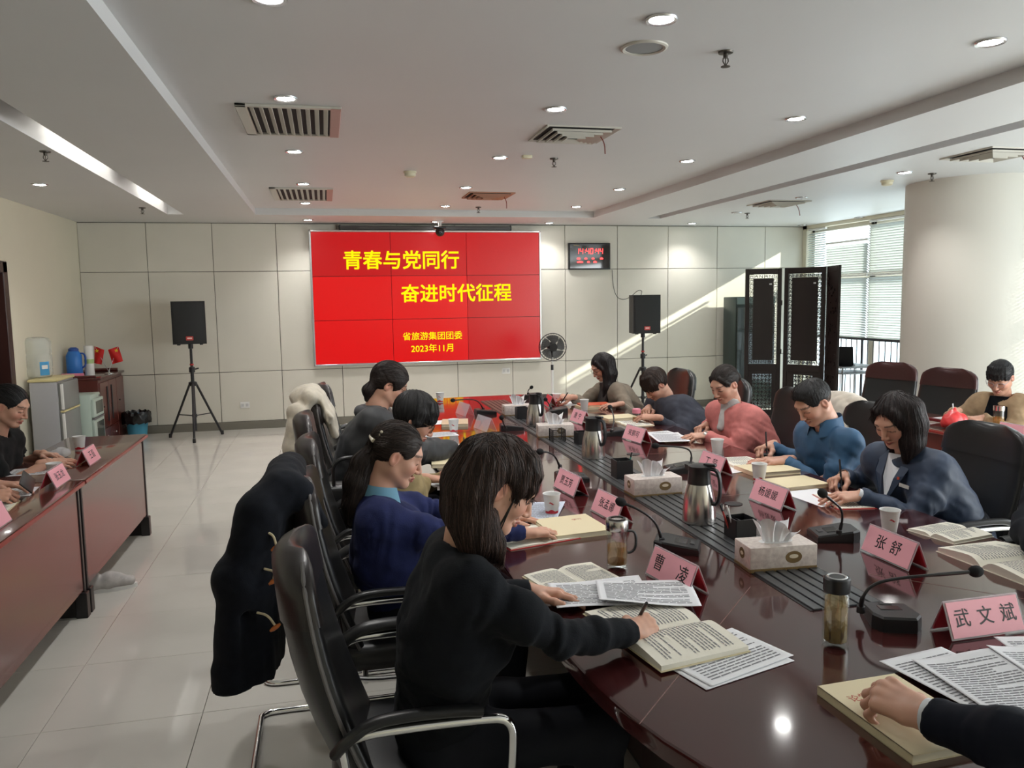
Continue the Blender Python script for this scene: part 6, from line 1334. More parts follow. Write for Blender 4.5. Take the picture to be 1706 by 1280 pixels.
def W(x, y, z=TZ): return atz(x, y, z)
def plate_px(bl, br, text, label, **k):
    a, b = W(*bl), W(*br); c = (a+b)/2; return name_plate(c, math.atan2(b[1]-a[1], b[0]-a[0]), text, label, **k)
plate_px((1072, 955), (1149, 999), '曹  凌', 'pink name plate with two large characters right of the glass tea mug')
plate_px((1580, 1071), (1716, 1052), '武 文 斌', 'pink name plate with three characters at the near end, square to the camera', kern=1.0)
plate_px((1428, 915), (1519, 956), '张 舒', 'pink name plate with two characters before the thick open book, window side', kern=1.0)
plate_px((1248, 832), (1300, 853), '杨媛媛', 'pink name plate with three characters behind the nearest tissue box')
plate_px((1160, 779), (1199, 795), '丁 莹', 'pink name plate partly hidden behind the nearest steel jug')
plate_px((1036, 731), (1068, 741), '宋鹏可', 'pink name plate in front of the pink cardigan person')
plate_px((948, 701), (970, 709), '唐 宁', 'pink name plate between the far steel jugs and the pink-lidded bottle')
plate_px((904, 673), (915, 681), '', 'red-backed name plate farthest down the window side', paper=m_redp)
plate_px((986, 852), (1024, 873), '张孟娜', 'pink name plate behind the glass mug, beside the cream book')
plate_px((922, 812), (955, 830), '贾玉芳', 'pink name plate behind the paper cup with the red logo')
name_plate((1.05, 6.40), math.radians(-80), '', 'far clear name plate with red reflections, left side of the table', clear=True, paper=mat('pale_pink_paper', srgb(236, 190, 196), 0.5))
name_plate((1.06, 5.60), math.radians(-78), '', 'clear name plate beside the far microphone, left side of the table', clear=True, paper=mat('pale_pink_paper', (0, 0, 0)))
name_plate((-1.375, 5.15), PI/2, '王磊', 'pink name plate at the joint end of the farthest left side desk')
name_plate((-1.378, 4.56), PI/2, '张玉龙', 'pink name plate in front of the paper cup, second left side desk')
name_plate((-1.378, 3.72), PI/2, '', 'pink name plate cut off by the left picture edge')
p = W(1690, 716); name_plate((4.22, 4.15), -PI/2, '', 'pink name plate at the right edge, before the beige jacket person')
# ------------------------------------------------------------------ tissue boxes
m_tis = mat('tissue_box_print', srgb(222, 212, 204), 0.5, noise=(70, 0.55), noise_col=srgb(168, 150, 148), detail=6); m_gold = mat('tissue_gold', srgb(120, 98, 62), 0.4); m_tissue = mat('tissue_paper', (0.86, 0.86, 0.88), 0.9)
def tissue_box(c, rz, label, L=0.245, Wd=0.125, H=0.088, orange=False):
    t = thing('tissue_box', label, 'tissue box', (c[0], c[1], TZ), rz, 'tissue boxes along the table')
    MB().rbox((0, 0, H/2+0.006), (L, Wd, H-0.012), 0.004, 2).ob('carton', m_tis, t); MB().rbox((0, 0, 0.007), (L+0.001, Wd+0.001, 0.014), 0.002, 1).ob('base_band', m_gold, t)
    el = lambda rx, rz_, n=28: [(rx*math.cos(2*PI*i/n), rz_*math.sin(2*PI*i/n)) for i in range(n)]
    for dirn, rx, nx in (('front', 0.030, 0.0), ('side', 0.020, 1.0)):
        v = [(x+(0.035 if not nx else 0), -Wd/2-0.0008, H*0.55+y) for x, y in el(rx, 0.021)] if not nx else [(-L/2-0.0008, -x, H*0.62+y) for x, y in el(rx, 0.019)]
        o_ = MB().add(v, [tuple(range(len(v)))]).ob('emblem', m_gold, t, smooth=False)
        w = [((q[0]-0.035)*0.55+0.035 if not nx else q[0]-0.0004, (q[1]-0.0004) if not nx else q[1]*0.55, (q[2]-H*0.55)*0.35+H*0.55+0.003 if not nx else (q[2]-H*0.62)*0.35+H*0.62) for q in v]
        MB().add(w, [tuple(range(len(w)))]).ob('emblem_mark', mat('emblem_cream', srgb(226, 214, 190), 0.5), o_, smooth=False)
    MB().prism(el(0.062, 0.028), H+0.0001, H+0.0006).ob('slot_film', mat('slot_film', (0.8, 0.8, 0.8), 0.3), t, smooth=False)
    rr = random.Random(int(c[1]*50))
    mb = MB(); n = 22
    for layer, (tw, hh, ph) in enumerate(((0.060, 0.088, 0.0), (0.055, 0.070, 1.1))):
        def fn(u, v, ph=ph, hh=hh, tw=tw, layer=layer):
            x = (u-0.5)*2*tw*(0.75+0.4*v); crease = 0.010*math.sin(u*17+ph)+0.006*math.sin(u*31+ph*2)
            y = (layer-0.5)*0.018+crease*(0.4+v)+(0.02*(v**2))*(1 if layer else -1); z = H+hh*v*(0.72+0.28*math.sin(u*5.5+ph*2.2)+0.10*math.sin(u*13+ph)); return (x, y, z)
        mb.grid(fn, n, 8)
    mb.ob('tissue', m_tissue, t, angle=50)
    return t
tissue_box((1.492, 2.412), math.radians(-4), 'nearest tissue box, standing beside the black pen holder')
tissue_box((1.498, 3.49), math.radians(1), 'second tissue box, left of the nearest steel jug')
tissue_box((1.50, 5.17), math.radians(-8), 'third tissue box, with the wire pen cube in front of it')
tissue_box((1.50, 6.24), math.radians(0), 'farthest tissue box, before the red reflection at the table end')
# ------------------------------------------------------------------ steel vacuum jugs
def jug(c, rz, label, s=1.0):
    t = thing('vacuum_jug', label, 'thermos jug', (c[0], c[1], TZ), rz, 'steel vacuum jugs')
    pr = [(0.060, 0), (0.066, 0.004), (0.067, 0.02), (0.065, 0.06), (0.060, 0.11), (0.052, 0.145), (0.046, 0.165)]
    MB().lathe([(r*s, z*s) for r, z in pr], 40).ob('body', STEEL, t, angle=50)
    MB().lathe([(r*s, z*s) for r, z in [(0.0465, 0.162), (0.045, 0.185), (0.043, 0.215), (0.045, 0.222), (0.045, 0.236), (0.030, 0.242), (0.001, 0.243)]], 32).ob('collar_lid', BLACKP, t, angle=50)
    MB().ring_loft([[(x*s, y*s, z*s) for x, y, z in q] for q in ([(-0.030, -0.022, 0.205), (-0.030, 0.022, 0.205), (-0.030, 0.022, 0.236), (-0.030, -0.022, 0.236)], [(-0.058, -0.010, 0.222), (-0.058, 0.010, 0.222), (-0.060, 0.010, 0.238), (-0.060, -0.010, 0.238)])]).ob('spout', BLACKP, t)
    MB().tube([tuple(np.array(q)*s) for q in chaikin([(0.035, 0, 0.228), (0.075, 0, 0.226), (0.088, 0, 0.185), (0.088, 0, 0.12), (0.072, 0, 0.085), (0.060, 0, 0.09)], 3)], 0.0095*s, 10, flat=(1.3, 0.8)).ob('handle', BLACKP, t)
    MB().rbox((0.045*s, 0, 0.243*s), (0.05*s, 0.022*s, 0.012*s), 0.004, 2).ob('thumb_lever', BLACKP, t)
    MB().lathe([(0.061*s, 0), (0.0665*s, 0.003), (0.0665*s, 0.008)], 32, cap=False).ob('foot_ring', BLACKP, t)
jug((1.478, 2.965), math.radians(-50), 'nearest steel vacuum jug with a black lid', 1.03)
jug((1.50, 4.37), math.radians(-60), 'middle steel vacuum jug, beyond the second tissue box', 1.03)
jug((1.485, 5.63), math.radians(-70), 'farthest steel vacuum jug, half hidden behind the third tissue box', 1.03)
# ------------------------------------------------------------------ pen holders
def pen_holder(c, rz, label, mesh=False, pens=3, s=0.085, h=0.085):
    t = thing('pen_holder', label, 'pen holder', (c[0], c[1], TZ), rz, 'black pen holders')
    e = 0.004
    if not mesh:
        for x, y, wx, wy in ((-s/2, 0, e, s), (s/2, 0, e, s), (0, -s/2, s, e), (0, s/2, s, e)): MB().box((x, y, h/2), (wx, wy, h)).ob('wall', BLACKP, t, smooth=False)
        MB().box((0, 0, h/2-0.005), (e, s-e, h*0.8)).ob('divider', BLACKP, t, smooth=False)
    else:
        for sx, sy in ((-1, -1), (1, -1), (1, 1), (-1, 1)): MB().box((sx*s/2, sy*s/2, h/2), (0.005, 0.005, h)).ob('corner_post', BLACKP, t, smooth=False)
        for k in range(7):
            z = 0.006+k*(h-0.010)/6; r = [(-s/2, -s/2, z), (s/2, -s/2, z), (s/2, s/2, z), (-s/2, s/2, z)]; MB().tube(r, 0.0014 if k not in (0, 6) else 0.003, 6, close=True).ob('wire_ring', BLACKP, t)
        for k in range(9):
            for sx in (-1, 1): MB().tube([(sx*s/2, -s/2+s*(k+0.5)/9, 0.004), (sx*s/2, -s/2+s*(k+0.5)/9, h)], 0.001, 5).tube([(-s/2+s*(k+0.5)/9, sx*s/2, 0.004), (-s/2+s*(k+0.5)/9, sx*s/2, h)], 0.001, 5).ob('upright_wires', BLACKP, t, kind='stuff')
    MB().box((0, 0, 0.002), (s, s, 0.004)).ob('bottom', BLACKP, t, smooth=False)
    return t
def loose_pen(c, rz, label, cols, s=0.085):
    a = np.array([c[0], c[1], TZ+0.006]); R = Matrix.Rotation(rz, 3, 'Z')
    for i, (col, lb, dx, dy, tx) in enumerate(cols):
        p0 = a+np.array(R @ Vector((dx, dy, 0))); p1 = p0+np.array(R @ Vector((tx, 0.01, 0.128)))
        t = thing('pen', lb, 'pen', p0); d = p1-p0; m = mat('penbody_%d' % int(abs(sum(col))*997), col, 0.3)
        MB().tube([(0, 0, 0), tuple(d*0.8)], 0.0042, 8).ob('barrel', m, t); MB().tube([tuple(d*0.8), tuple(d)], 0.0045, 8).ob('cap', WHITE if i % 2 else BLACKP, t); MB().box(tuple(d*0.86+np.array([0.005, 0, 0])), (0.002, 0.003, 0.03)).ob('clip', CHROME, t, smooth=False)
pen_holder((1.535, 2.73), 0.05, 'black plastic pen holder beside the nearest tissue box')
loose_pen((1.535, 2.73), 0, '', [((0.5, 0.06, 0.05), 'red tipped pen leaning out of the nearest pen holder', -0.03, 0.01, -0.045), ((0.7, 0.7, 0.7), 'white pen leaning out of the nearest pen holder', -0.022, -0.012, -0.038), ((0.03, 0.15, 0.12), 'dark green pen in the nearest pen holder', -0.03, 0.022, -0.035)])
pen_holder((1.475, 3.84), 0.0, 'black pen holder behind the second tissue box', h=0.10)
loose_pen((1.475, 3.84), 0, '', [((0.02, 0.22, 0.18), 'teal pen sticking out of the holder behind the second tissue box', 0.02, -0.01, 0.035)])
pen_holder((1.462, 4.985), 0.0, 'square wire mesh pen cube in front of the third tissue box', True)
pen_holder((1.475, 6.02), 0.0, 'dark pen holder in front of the farthest tissue box', h=0.095)
pen_holder((1.475+0.11, 4.83), 0.0, 'dark blue pen box beside the middle steel jug', h=0.085)
# ------------------------------------------------------------------ paper cups
m_cup = mat('white_cup_paper', (0.80, 0.80, 0.79), 0.6); m_cupred = mat('cup_red_print', srgb(196, 30, 48), 0.5)
def cup(c, label, z=TZ, rz=0.0, h=0.088, red=True, logo=True):
    t = thing('paper_cup', label, 'paper cup', (c[0], c[1], z), rz, 'white paper cups')
    R0, R1 = 0.0265, 0.0375; R = lambda q: R0+(R1-R0)*q/h
    MB().lathe([(R0-0.002, 0.004), (R0, 0), (R1, h-0.002), (R1+0.0022, h-0.001), (R1+0.002, h+0.002), (R1-0.0005, h), (R0, 0.006), (0.001, 0.006)], 28, cap=False).ob('cup', m_cup, t, angle=40)
    if red:
        MB().grid(lambda u, v: ((R(0.005+v*(0.010+0.008*max(0, math.sin(u*2*PI*3))))+0.0007)*math.cos(2*PI*u), (R(0.005+v*(0.010+0.008*max(0, math.sin(u*2*PI*3))))+0.0007)*math.sin(2*PI*u), 0.005+v*(0.010+0.008*max(0, math.sin(u*2*PI*3)))), 48, 1).ob('red_band', m_cupred, t)
    if logo:
        mb = MB(); P_ = [(-0.013, 0.002), (-0.006, 0.007), (0.002, 0.004), (0.008, -0.003), (0.013, -0.001), (0.007, -0.006), (0.001, -0.003), (-0.005, 0.001)]
        v = []
        for x, zz in P_:
            q = h*0.58+zz; a = -PI/2+x/R(q); v.append(((R(q)+0.0008)*math.cos(a), (R(q)+0.0008)*math.sin(a), q))
        mb.add(v, [tuple(range(len(v)))]).ob('logo', m_cupred, t, smooth=False)
    return t
def cup_px(x, y, lb, **k): p = W(x, y); return cup(p+np.array([0, 0.025, 0]), lb, rz=-0.35 if x > 1000 else -0.3, **k)
cup_px(922, 858, 'paper cup with a red logo beside the cream book, left side of the table'); cup_px(1489, 888, 'paper cup behind the two-character plate on the window side', h=0.086, red=False)
cup_px(1269, 803, 'paper cup before the blue shirt person', logo=False); cup_px(1198, 758, 'paper cup between the pink cardigan and blue shirt people', logo=False, red=False)
cup_px(777, 768, 'paper cup with a red wave print beside the khaki sleeve', h=0.092); cup_px(757, 721, 'paper cup farther back, with a red wave print near the clear plate', h=0.092)
cup_px(975, 684, 'paper cup behind the far pink name plate', logo=False, red=False); cup_px(929, 674, 'paper cup beside the outstretched hand at the far end', h=0.092); cup_px(734, 671, 'paper cup half hidden behind the tied-back hair at the far left', h=0.09)
cup((-1.47, 4.72), 'paper cup behind a pink plate on the second left side desk'); cup((-1.60, 5.66), 'paper cup at the far end of the left side desks', logo=False)
# ------------------------------------------------------------------ microphones
m_foam = mat('mic_foam', (0.008, 0.008, 0.009), 0.95, bump=(900, 0.8, 0.002))
def mic(c, rz, path, label, head_r=0.017, cable=None):
    """path: world points from base to the mic head"""
    t = thing('desk_microphone', label, 'microphone', (c[0], c[1], TZ), rz, 'gooseneck desk microphones')
    b = [(-0.062, -0.082), (0.062, -0.082), (0.066, 0.05), (0.045, 0.082), (-0.045, 0.082), (-0.066, 0.05)]
    top = [(x*0.93, y*0.95, 0.026+(0.018 if y > 0 else 0.0)) for x, y in b]
    MB().ring_loft([[(x, y, 0.0) for x, y in b], [(x*1.01, y*1.01, 0.012) for x, y in b], [(x*0.99, y, z-0.006) for (x, y), (_, _, z) in zip(b, top)], top]).ob('base', BLACKP, t, angle=25)
    Ri = Matrix.Rotation(0.12, 3, 'X')
    MB().rbox((0, -0.015, 0.0345), (0.06, 0.045, 0.003), 0.001, 1, R=Ri).ob('display', mat('mic_display', (0.02, 0.02, 0.022), 0.15), t); MB().rbox((0, -0.056, 0.030), (0.036, 0.018, 0.005), 0.002, 1, R=Ri).ob('button', mat('mic_button', (0.03, 0.03, 0.032), 0.5), t)
    inv = Matrix.Rotation(-rz, 3, 'Z'); L = [tuple(inv @ Vector(np.array(q)-np.array([c[0], c[1], TZ]))) for q in path]
    pts = chaikin(L, 3); n = len(pts)
    MB().tube(pts, [0.0065 if i < n*0.25 else (0.0045 if i < n*0.75 else 0.0055) for i in range(n)], 10).ob('gooseneck', BLACKP, t); MB().lathe([(0.012, -0.006), (0.011, 0.012), (0.007, 0.016)], 14, L[0]).ob('neck_socket', BLACKP, t)
    d = nz(np.array(L[-1])-np.array(L[-2])); e = np.array(L[-1]); q = sphere((0, 0, 0), head_r, 18, (1, 1, 1.25)); q.xf(Matrix.Translation(e+d*head_r*0.8) @ Vector(d).to_track_quat('Z', 'Y').to_matrix().to_4x4()); q.ob('foam_head', m_foam, t)
def mic_px(bx, by, rz, px, zs, label, **k):
    c = W(bx, by); mic(c, rz, [W(x, y, z) for (x, y), z in zip(px, zs)], label, **k)
mic_px(1484, 1036, math.radians(158), [(1434, 1017), (1436, 995), (1455, 972), (1500, 963), (1560, 958), (1618, 953)], [0.785, 0.83, 0.87, 0.89, 0.90, 0.905], 'nearest desk microphone, its neck stretched level towards the right')
mic_px(1389, 897, math.radians(255), [(1398, 889), (1404, 866), (1402, 848), (1388, 836), (1374, 825)], [0.785, 0.84, 0.89, 0.925, 0.955], 'desk microphone right of the nearest tissue box, its head pointing up left')
mic_px(1128, 916, math.radians(60), [(1103, 902), (1096, 878), (1084, 862), (1062, 848), (1040, 839)], [0.785, 0.84, 0.885, 0.92, 0.94], 'desk microphone right of the glass tea mug, its head before a pink plate')
mic_px(1135, 786, math.radians(262), [(1150, 775), (1153, 757), (1146, 747), (1120, 744), (1096, 743)], [0.785, 0.84, 0.875, 0.885, 0.89], 'desk microphone behind the second tissue box, neck bent to the left')
mic_px(1020, 725, math.radians(265), [(1019, 719), (1023, 704), (1022, 690), (1017, 680)], [0.785, 0.84, 0.89, 0.92], 'desk microphone left of the pink-lidded bottle')
mic_px(928, 688, math.radians(265), [(918, 681), (914, 672), (910, 667)], [0.785, 0.83, 0.86], 'desk microphone before the outstretched hand')
mic_px(808, 690, math.radians(95), [(805, 682), (798, 669), (785, 665), (757, 667)], [0.785, 0.86, 0.885, 0.885], 'far left desk microphone with its neck over the clear plate')
mic_px(952, 801, math.radians(85), [(933, 779), (926, 762), (916, 754), (903, 753)], [0.785, 0.85, 0.89, 0.90], 'desk microphone half hidden behind the nearest head of hair')
mic_px(852, 716, math.radians(85), [(842, 713), (838, 704), (836, 698)], [0.785, 0.83, 0.86], 'desk microphone on the red reflection, beyond the nearest head of hair')
c_ = W(880, 663); mic((c_[0], c_[1]-0.05), PI, [(c_[0], c_[1], 0.785), (c_[0]+0.0, c_[1]+0.01, 0.82), (c_[0]+0.02, c_[1]-0.02, 0.845)], 'short desk microphone standing up behind the farthest tissue box')
# grommets in the table top
for x, y in ((1222, 840), (1055, 757), (966, 823), (1374, 985)):
    p = W(x, y); MB().lathe([(0.040, 0), (0.040, 0.002), (0.034, 0.003), (0.001, 0.0025)], 28, (p[0], p[1], TZ+0.0003)).ob('grommet', BLACKP, tb)
# ------------------------------------------------------------------ bottles and mugs
m_tea = clear_mat('amber_tea', srgb(206, 150, 60), 0.45, 0.05); m_leaf = mat('tea_leaves', (0.05, 0.022, 0.010), 0.8)
def tea_blob(t, r, z0, z1, m, name, n=26, seed=0):
    MB().ring_loft([[(r*k*(1+0.05*math.sin(j*2.1+seed))*math.cos(2*PI*j/n), r*k*(1+0.05*math.sin(j*1.7))*math.sin(2*PI*j/n), z+0.003*math.sin(j*3.1+seed)) for j in range(n)] for k, z in ((0.96, z0), (1.0, z0+(z1-z0)*0.3), (0.98, z1-0.004), (0.6, z1))]).ob(name, m, t)
p = W(1034, 950); t = thing('glass_mug', 'glass tea mug with steel lid and dark handle', 'mug', (p[0], p[1]+0.035, TZ), -0.15)
MB().lathe([(0.001, 0.001), (0.034, 0.001), (0.037, 0.006), (0.037, 0.135), (0.0345, 0.135), (0.0345, 0.014), (0.001, 0.012)], 36, cap=False).ob('glass_body', GLASS, t, angle=40)
MB().lathe([(0.033, 0.014), (0.033, 0.078)], 28).ob('tea', m_tea, t); tea_blob(t, 0.031, 0.0145, 0.030, mat('red_tea_bits', (0.16, 0.02, 0.012), 0.6), 'tea_leaves')
MB().lathe([(0.039, 0.134), (0.040, 0.138), (0.040, 0.168), (0.037, 0.172), (0.001, 0.172)], 36).ob('lid', STEEL, t, angle=40); MB().lathe([(0.028, 0.1722), (0.030, 0.175), (0.022, 0.175)], 30, cap=False).ob('lid_ring', BLACKP, t)
MB().tube(chaikin([(0.036, 0, 0.128), (0.062, 0, 0.126), (0.068, 0, 0.10), (0.066, 0, 0.065), (0.050, 0, 0.050), (0.037, 0, 0.050)], 3), 0.0058, 10, flat=(1.4, 0.8)).ob('handle', BLACKP, t)
p = W(1403, 1083); t = thing('tea_bottle', 'tall clear tea bottle with a black cap in front of the nearest microphone', 'bottle', (p[0], p[1]+0.03, TZ))
MB().lathe([(0.001, 0.001), (0.031, 0.001), (0.034, 0.006), (0.034, 0.142), (0.031, 0.150), (0.031, 0.156), (0.029, 0.156), (0.029, 0.148), (0.0305, 0.142), (0.0305, 0.016), (0.001, 0.014)], 36, cap=False).ob('glass_body', GLASS, t, angle=40)
MB().lathe([(0.029, 0.0165), (0.029, 0.132)], 28).ob('tea', clear_mat('pale_tea', srgb(214, 178, 110), 0.38, 0.05), t); tea_blob(t, 0.0285, 0.0168, 0.060, m_leaf, 'tea_leaves', seed=2)
MB().lathe([(0.033, 0.150), (0.0345, 0.153), (0.0345, 0.186), (0.031, 0.190), (0.001, 0.190)], 36).ob('cap', BLACKP, t, angle=40); MB().lathe([(0.020, 0.1902), (0.0245, 0.192), (0.027, 0.1902)], 30, cap=False).ob('cap_ring', CHROME, t)
p = W(1062, 704); t = thing('small_bottle', 'small bottle with a pink lid in front of the folded arms', 'bottle', (p[0], p[1]+0.02, TZ))
MB().lathe([(0.028, 0.0), (0.030, 0.004), (0.030, 0.065), (0.027, 0.070)], 28).ob('glass_body', GLASS, t); MB().lathe([(0.0285, 0.004), (0.0285, 0.035)], 24).ob('tea', m_tea, t); MB().lathe([(0.031, 0.068), (0.032, 0.072), (0.032, 0.098), (0.028, 0.102), (0.001, 0.102)], 28).ob('lid', mat('pink_lid', srgb(226, 138, 156), 0.4), t, angle=40)
p = W(1667, 712); t = thing('glass_tumbler', 'clear lidded tumbler before the beige jacket person', 'bottle', (p[0], p[1]+0.02, TZ))
MB().lathe([(0.034, 0.0), (0.036, 0.004), (0.036, 0.115), (0.034, 0.118)], 28).ob('glass_body', GLASS, t); MB().lathe([(0.034, 0.004), (0.034, 0.07)], 24).ob('tea', m_tea, t); MB().lathe([(0.037, 0.116), (0.037, 0.148), (0.001, 0.150)], 28).ob('lid', STEEL, t, angle=40)
# ------------------------------------------------------------------ books and papers
m_cream = mat('cream_cover', srgb(226, 212, 176), 0.55); m_pages = mat('page_edges', srgb(226, 216, 190), 0.8, bump=(400, 0.4, 0.001), bump_stretch=(0.02, 0.02, 1)); m_page = mat('book_page', srgb(232, 228, 214), 0.8); m_redc = mat('red_cover', srgb(196, 40, 44), 0.45)
def lines_print(mb, fn, u0, u1, v0, v1, n, seed, along='u', lift=0.0007, gap=0.4, thick=0.36, words=9):
    """rows of little dashes that follow the page surface fn(u,v)"""
    rr = random.Random(seed)
    for i in range(n):
        a = v0+(v1-v0)*(i+0.5)/n; hw = (v1-v0)/n*thick/2; x = u0
        end = u1 if rr.random() > 0.18 else u0+(u1-u0)*rr.uniform(0.3, 0.9)
        while x < end-0.01:
            w = min((u1-u0)/words*rr.uniform(0.5, 1.3), end-x); q = []
            for (uu, vv) in ((x, a-hw), (x+w, a-hw), (x+w, a+hw), (x, a+hw)):
                p_ = fn(uu, vv) if along == 'u' else fn(vv, uu); q.append((p_[0], p_[1], p_[2]+lift))
            mb.add(q, [(0, 1, 2, 3)] if along == 'u' else [(3, 2, 1, 0)]); x += w+(u1-u0)/words*gap*0.35
def closed_book(c, size, rz, label, cover=None, z=TZ, title=None, tcol=None, group=None):
    L, Wd, T = size; t = thing('book', label, 'book', (c[0], c[1], z), rz, group); m = cover or m_cream
    MB().box((0.002, 0, T/2), (L-0.006, Wd-0.006, T-0.004)).ob('page_block', m_pages, t, smooth=False)
    MB().box((0, 0, 0.001), (L, Wd, 0.002)).ob('back_cover', m, t, smooth=False); MB().box((0, 0, T-0.001), (L, Wd, 0.002)).ob('front_cover', m, t, smooth=False); MB().box((-L/2+0.001, 0, T/2), (0.002, Wd, T)).ob('spine', m, t, smooth=False)
    if title:
        for s, sz, ox, oy, rot in title:
            me = text_mesh(s, sz, 0); link('title', me, tcol or m_black, t, loc=(ox, oy, T+0.0004), rot=(0, 0, rot))
    return t
def page_fn(Wp, Lp, hmax, side, curl=0.0):
    def fn(u, v):
        h = hmax*(math.sin(min(1, u*1.15+0.04)*PI*0.92)**0.7 if u < 0.86 else math.sin(min(1, u*1.15+0.04)*PI*0.92)**0.7 if math.sin(min(1, u*1.15+0.04)*PI*0.92) > 0 else 0)
        h = hmax*(1-(1-min(1, u*3.2))**2.2)*(1-0.55*u**2)
        return (side*u*Wp, (v-0.5)*Lp, h+curl*(u*v)**2)
    return fn
def open_book(c, rz, label, Wp=0.17, Lp=0.24, hl=0.014, hr=0.018, cover=None, z=TZ, n_lines=16, txt=(True, True), name='open_book', vertical=True, seed=3):
    t = thing(name, label, 'book', (c[0], c[1], z), rz, 'open books and notebooks')
    MB().box((0, 0, 0.001), (2*Wp+0.01, Lp+0.008, 0.002)).ob('cover', cover or m_cream, t, smooth=False)
    for side, hm, tx in ((-1, hl, txt[0]), (1, hr, txt[1])):
        fn = page_fn(Wp, Lp, hm, side); n = 14; mb = MB()
        top = [[fn(i/n, j) for i in range(n+1)] for j in (0, 1)]
        v = [(x, y, zz+0.003) for r in top for x, y, zz in r]+[(x, y, 0.0022) for r in top for x, y, _ in r]; m_ = n+1; f = []
        for i in range(n): f += [(i, i+1, m_+i+1, m_+i), (2*m_+i, i, i+1, 2*m_+i+1)[::-1] if False else (i, 2*m_+i, 2*m_+i+1, i+1), (m_+i, m_+i+1, 3*m_+i+1, 3*m_+i)]
        f += [(n, 2*m_+n, 3*m_+n, m_+n)]
        if side < 0: f = [q[::-1] for q in f]
        mb.add(v, f).ob('pages', m_page, t, angle=30)
        if tx:
            f2 = lambda u, v_, fn=fn: (lambda q: (q[0], q[1], q[2]+0.0032))(fn(u, v_)); pm = MB()
            if vertical: lines_print(pm, f2, 0.10, 0.90, 0.10, 0.90, n_lines, seed+side, 'v' if False else 'u')
            else: lines_print(pm, f2, 0.08, 0.92, 0.12, 0.88, n_lines, seed+side, 'u')
            if side < 0: pm.f = [q[::-1] for q in pm.f]
            pm.ob('print', INK, t, smooth=False, kind='stuff')
    return t
def sheet(c, size, rz, label, z=TZ+0.001, curl=(0, 0, 0, 0), text=18, m=None, wave=0.0, seed=5, name='paper_sheet', group='loose sheets of paper', heading=False):
    L, Wd = size; t = thing(name, label, 'paper', (c[0], c[1], z), rz, group)
    def fn(u, v):
        h = curl[0]*((1-u)*(1-v))**2+curl[1]*(u*(1-v))**2+curl[2]*(u*v)**2+curl[3]*((1-u)*v)**2+wave*(1+math.sin(u*6+v*3))*0.5
        return ((u-0.5)*L, (v-0.5)*Wd, h)
    o = MB().grid(fn, 32, 26).ob('sheet', m or PAPER, t); sm = o.modifiers.new('thickness', 'SOLIDIFY'); sm.thickness = 0.0006; sm.offset = 1
    if text:
        pm = MB(); lines_print(pm, fn, 0.08, 0.92, 0.08, 0.90, text, seed, 'u', lift=0.0014); pm.ob('print', INK, t, smooth=False, kind='stuff')
    return t
def pile(c, size, rz, label, z=TZ, T=0.006, group=None):
    return sheet(c, size, rz, label, z=z+T, text=16)
# black sweater person
sheet((0.965, 1.80), (0.30, 0.21), math.radians(16), 'white sheets under the open book of the black sweater person', z=TZ+0.002, text=0)
sheet((0.975, 1.815), (0.30, 0.21), math.radians(19), 'topmost of the white sheets under the near open book', z=TZ+0.0045, text=14)
open_book((0.88, 1.985), math.radians(100), 'open book with a cream page block, written in by the nearest person', Wp=0.20, Lp=0.27, hl=0.026, hr=0.016, z=TZ+0.006, n_lines=20, seed=8)
sheet((0.80, 2.275), (0.30, 0.21), math.radians(-8), 'printed white sheet under the left hand of the nearest person', z=TZ+0.0195, curl=(0.0, 0.0, 0.012, 0.0), text=15, wave=0.004, seed=9)
sheet((0.93, 2.215), (0.30, 0.21), math.radians(-16), 'printed white sheet with a curled corner, half under the open book', z=TZ+0.029, curl=(0.018, 0.0, 0.0, 0.0), text=15, wave=0.004, seed=10)
open_book((0.775, 2.47), math.radians(14), 'open cream book lying beyond the printed sheets, left side', Wp=0.135, Lp=0.20, hl=0.010, hr=0.010, n_lines=16, seed=12)
# royal blue sweater person
open_book((0.76, 2.985), math.radians(14), 'open red-covered notebook in front of the royal blue sweater person', Wp=0.15, Lp=0.25, hl=0.005, hr=0.005, cover=m_redc, n_lines=0, txt=(False, False))
m_redt = mat('red_title', srgb(186, 60, 50), 0.6)
closed_book((0.945, 3.03), (0.24, 0.255, 0.020), math.radians(6), 'closed cream paperback with a small red title beside the glass mug', title=[('学习', 0.022, 0.05, 0.06, 0.0)], tcol=m_redt)
sheet((0.89, 3.34), (0.20, 0.28), math.radians(-25), 'bluish sheet lying before the paper cup with the red logo', curl=(0, 0, 0.01, 0), m=mat('bluish_paper', srgb(196, 204, 220), 0.8), text=16)
# khaki and charcoal people
sheet((0.62, 4.03), (0.28, 0.2), math.radians(10), 'white sheet under the khaki sleeved hand', z=TZ+0.003, text=12); sheet((0.66, 3.93), (0.28, 0.2), math.radians(-8), 'lower white sheet beneath the khaki sleeved hand', z=TZ+0.001, text=0)
closed_book((0.66, 4.50), (0.19, 0.26, 0.022), math.radians(-8), 'thick cream book under the writing hand of the charcoal jacket person')
open_book((0.70, 4.78), math.radians(5), 'open notebook on the cream book side of the charcoal jacket person', Wp=0.13, Lp=0.19, hl=0.006, hr=0.006, n_lines=10)
closed_book((0.93, 5.93), (0.20, 0.27, 0.022), math.radians(-10), 'brown-edged cream book beside the far clear plate', cover=mat('tan_cover', srgb(206, 180, 150), 0.55)); sheet((0.80, 6.05), (0.26, 0.19), 0.2, 'white sheet farther down the left side of the table', z=TZ+0.001, text=0); sheet((0.74, 5.5), (0.26, 0.19), 0.1, 'white sheet near the second far paper cup', text=8)
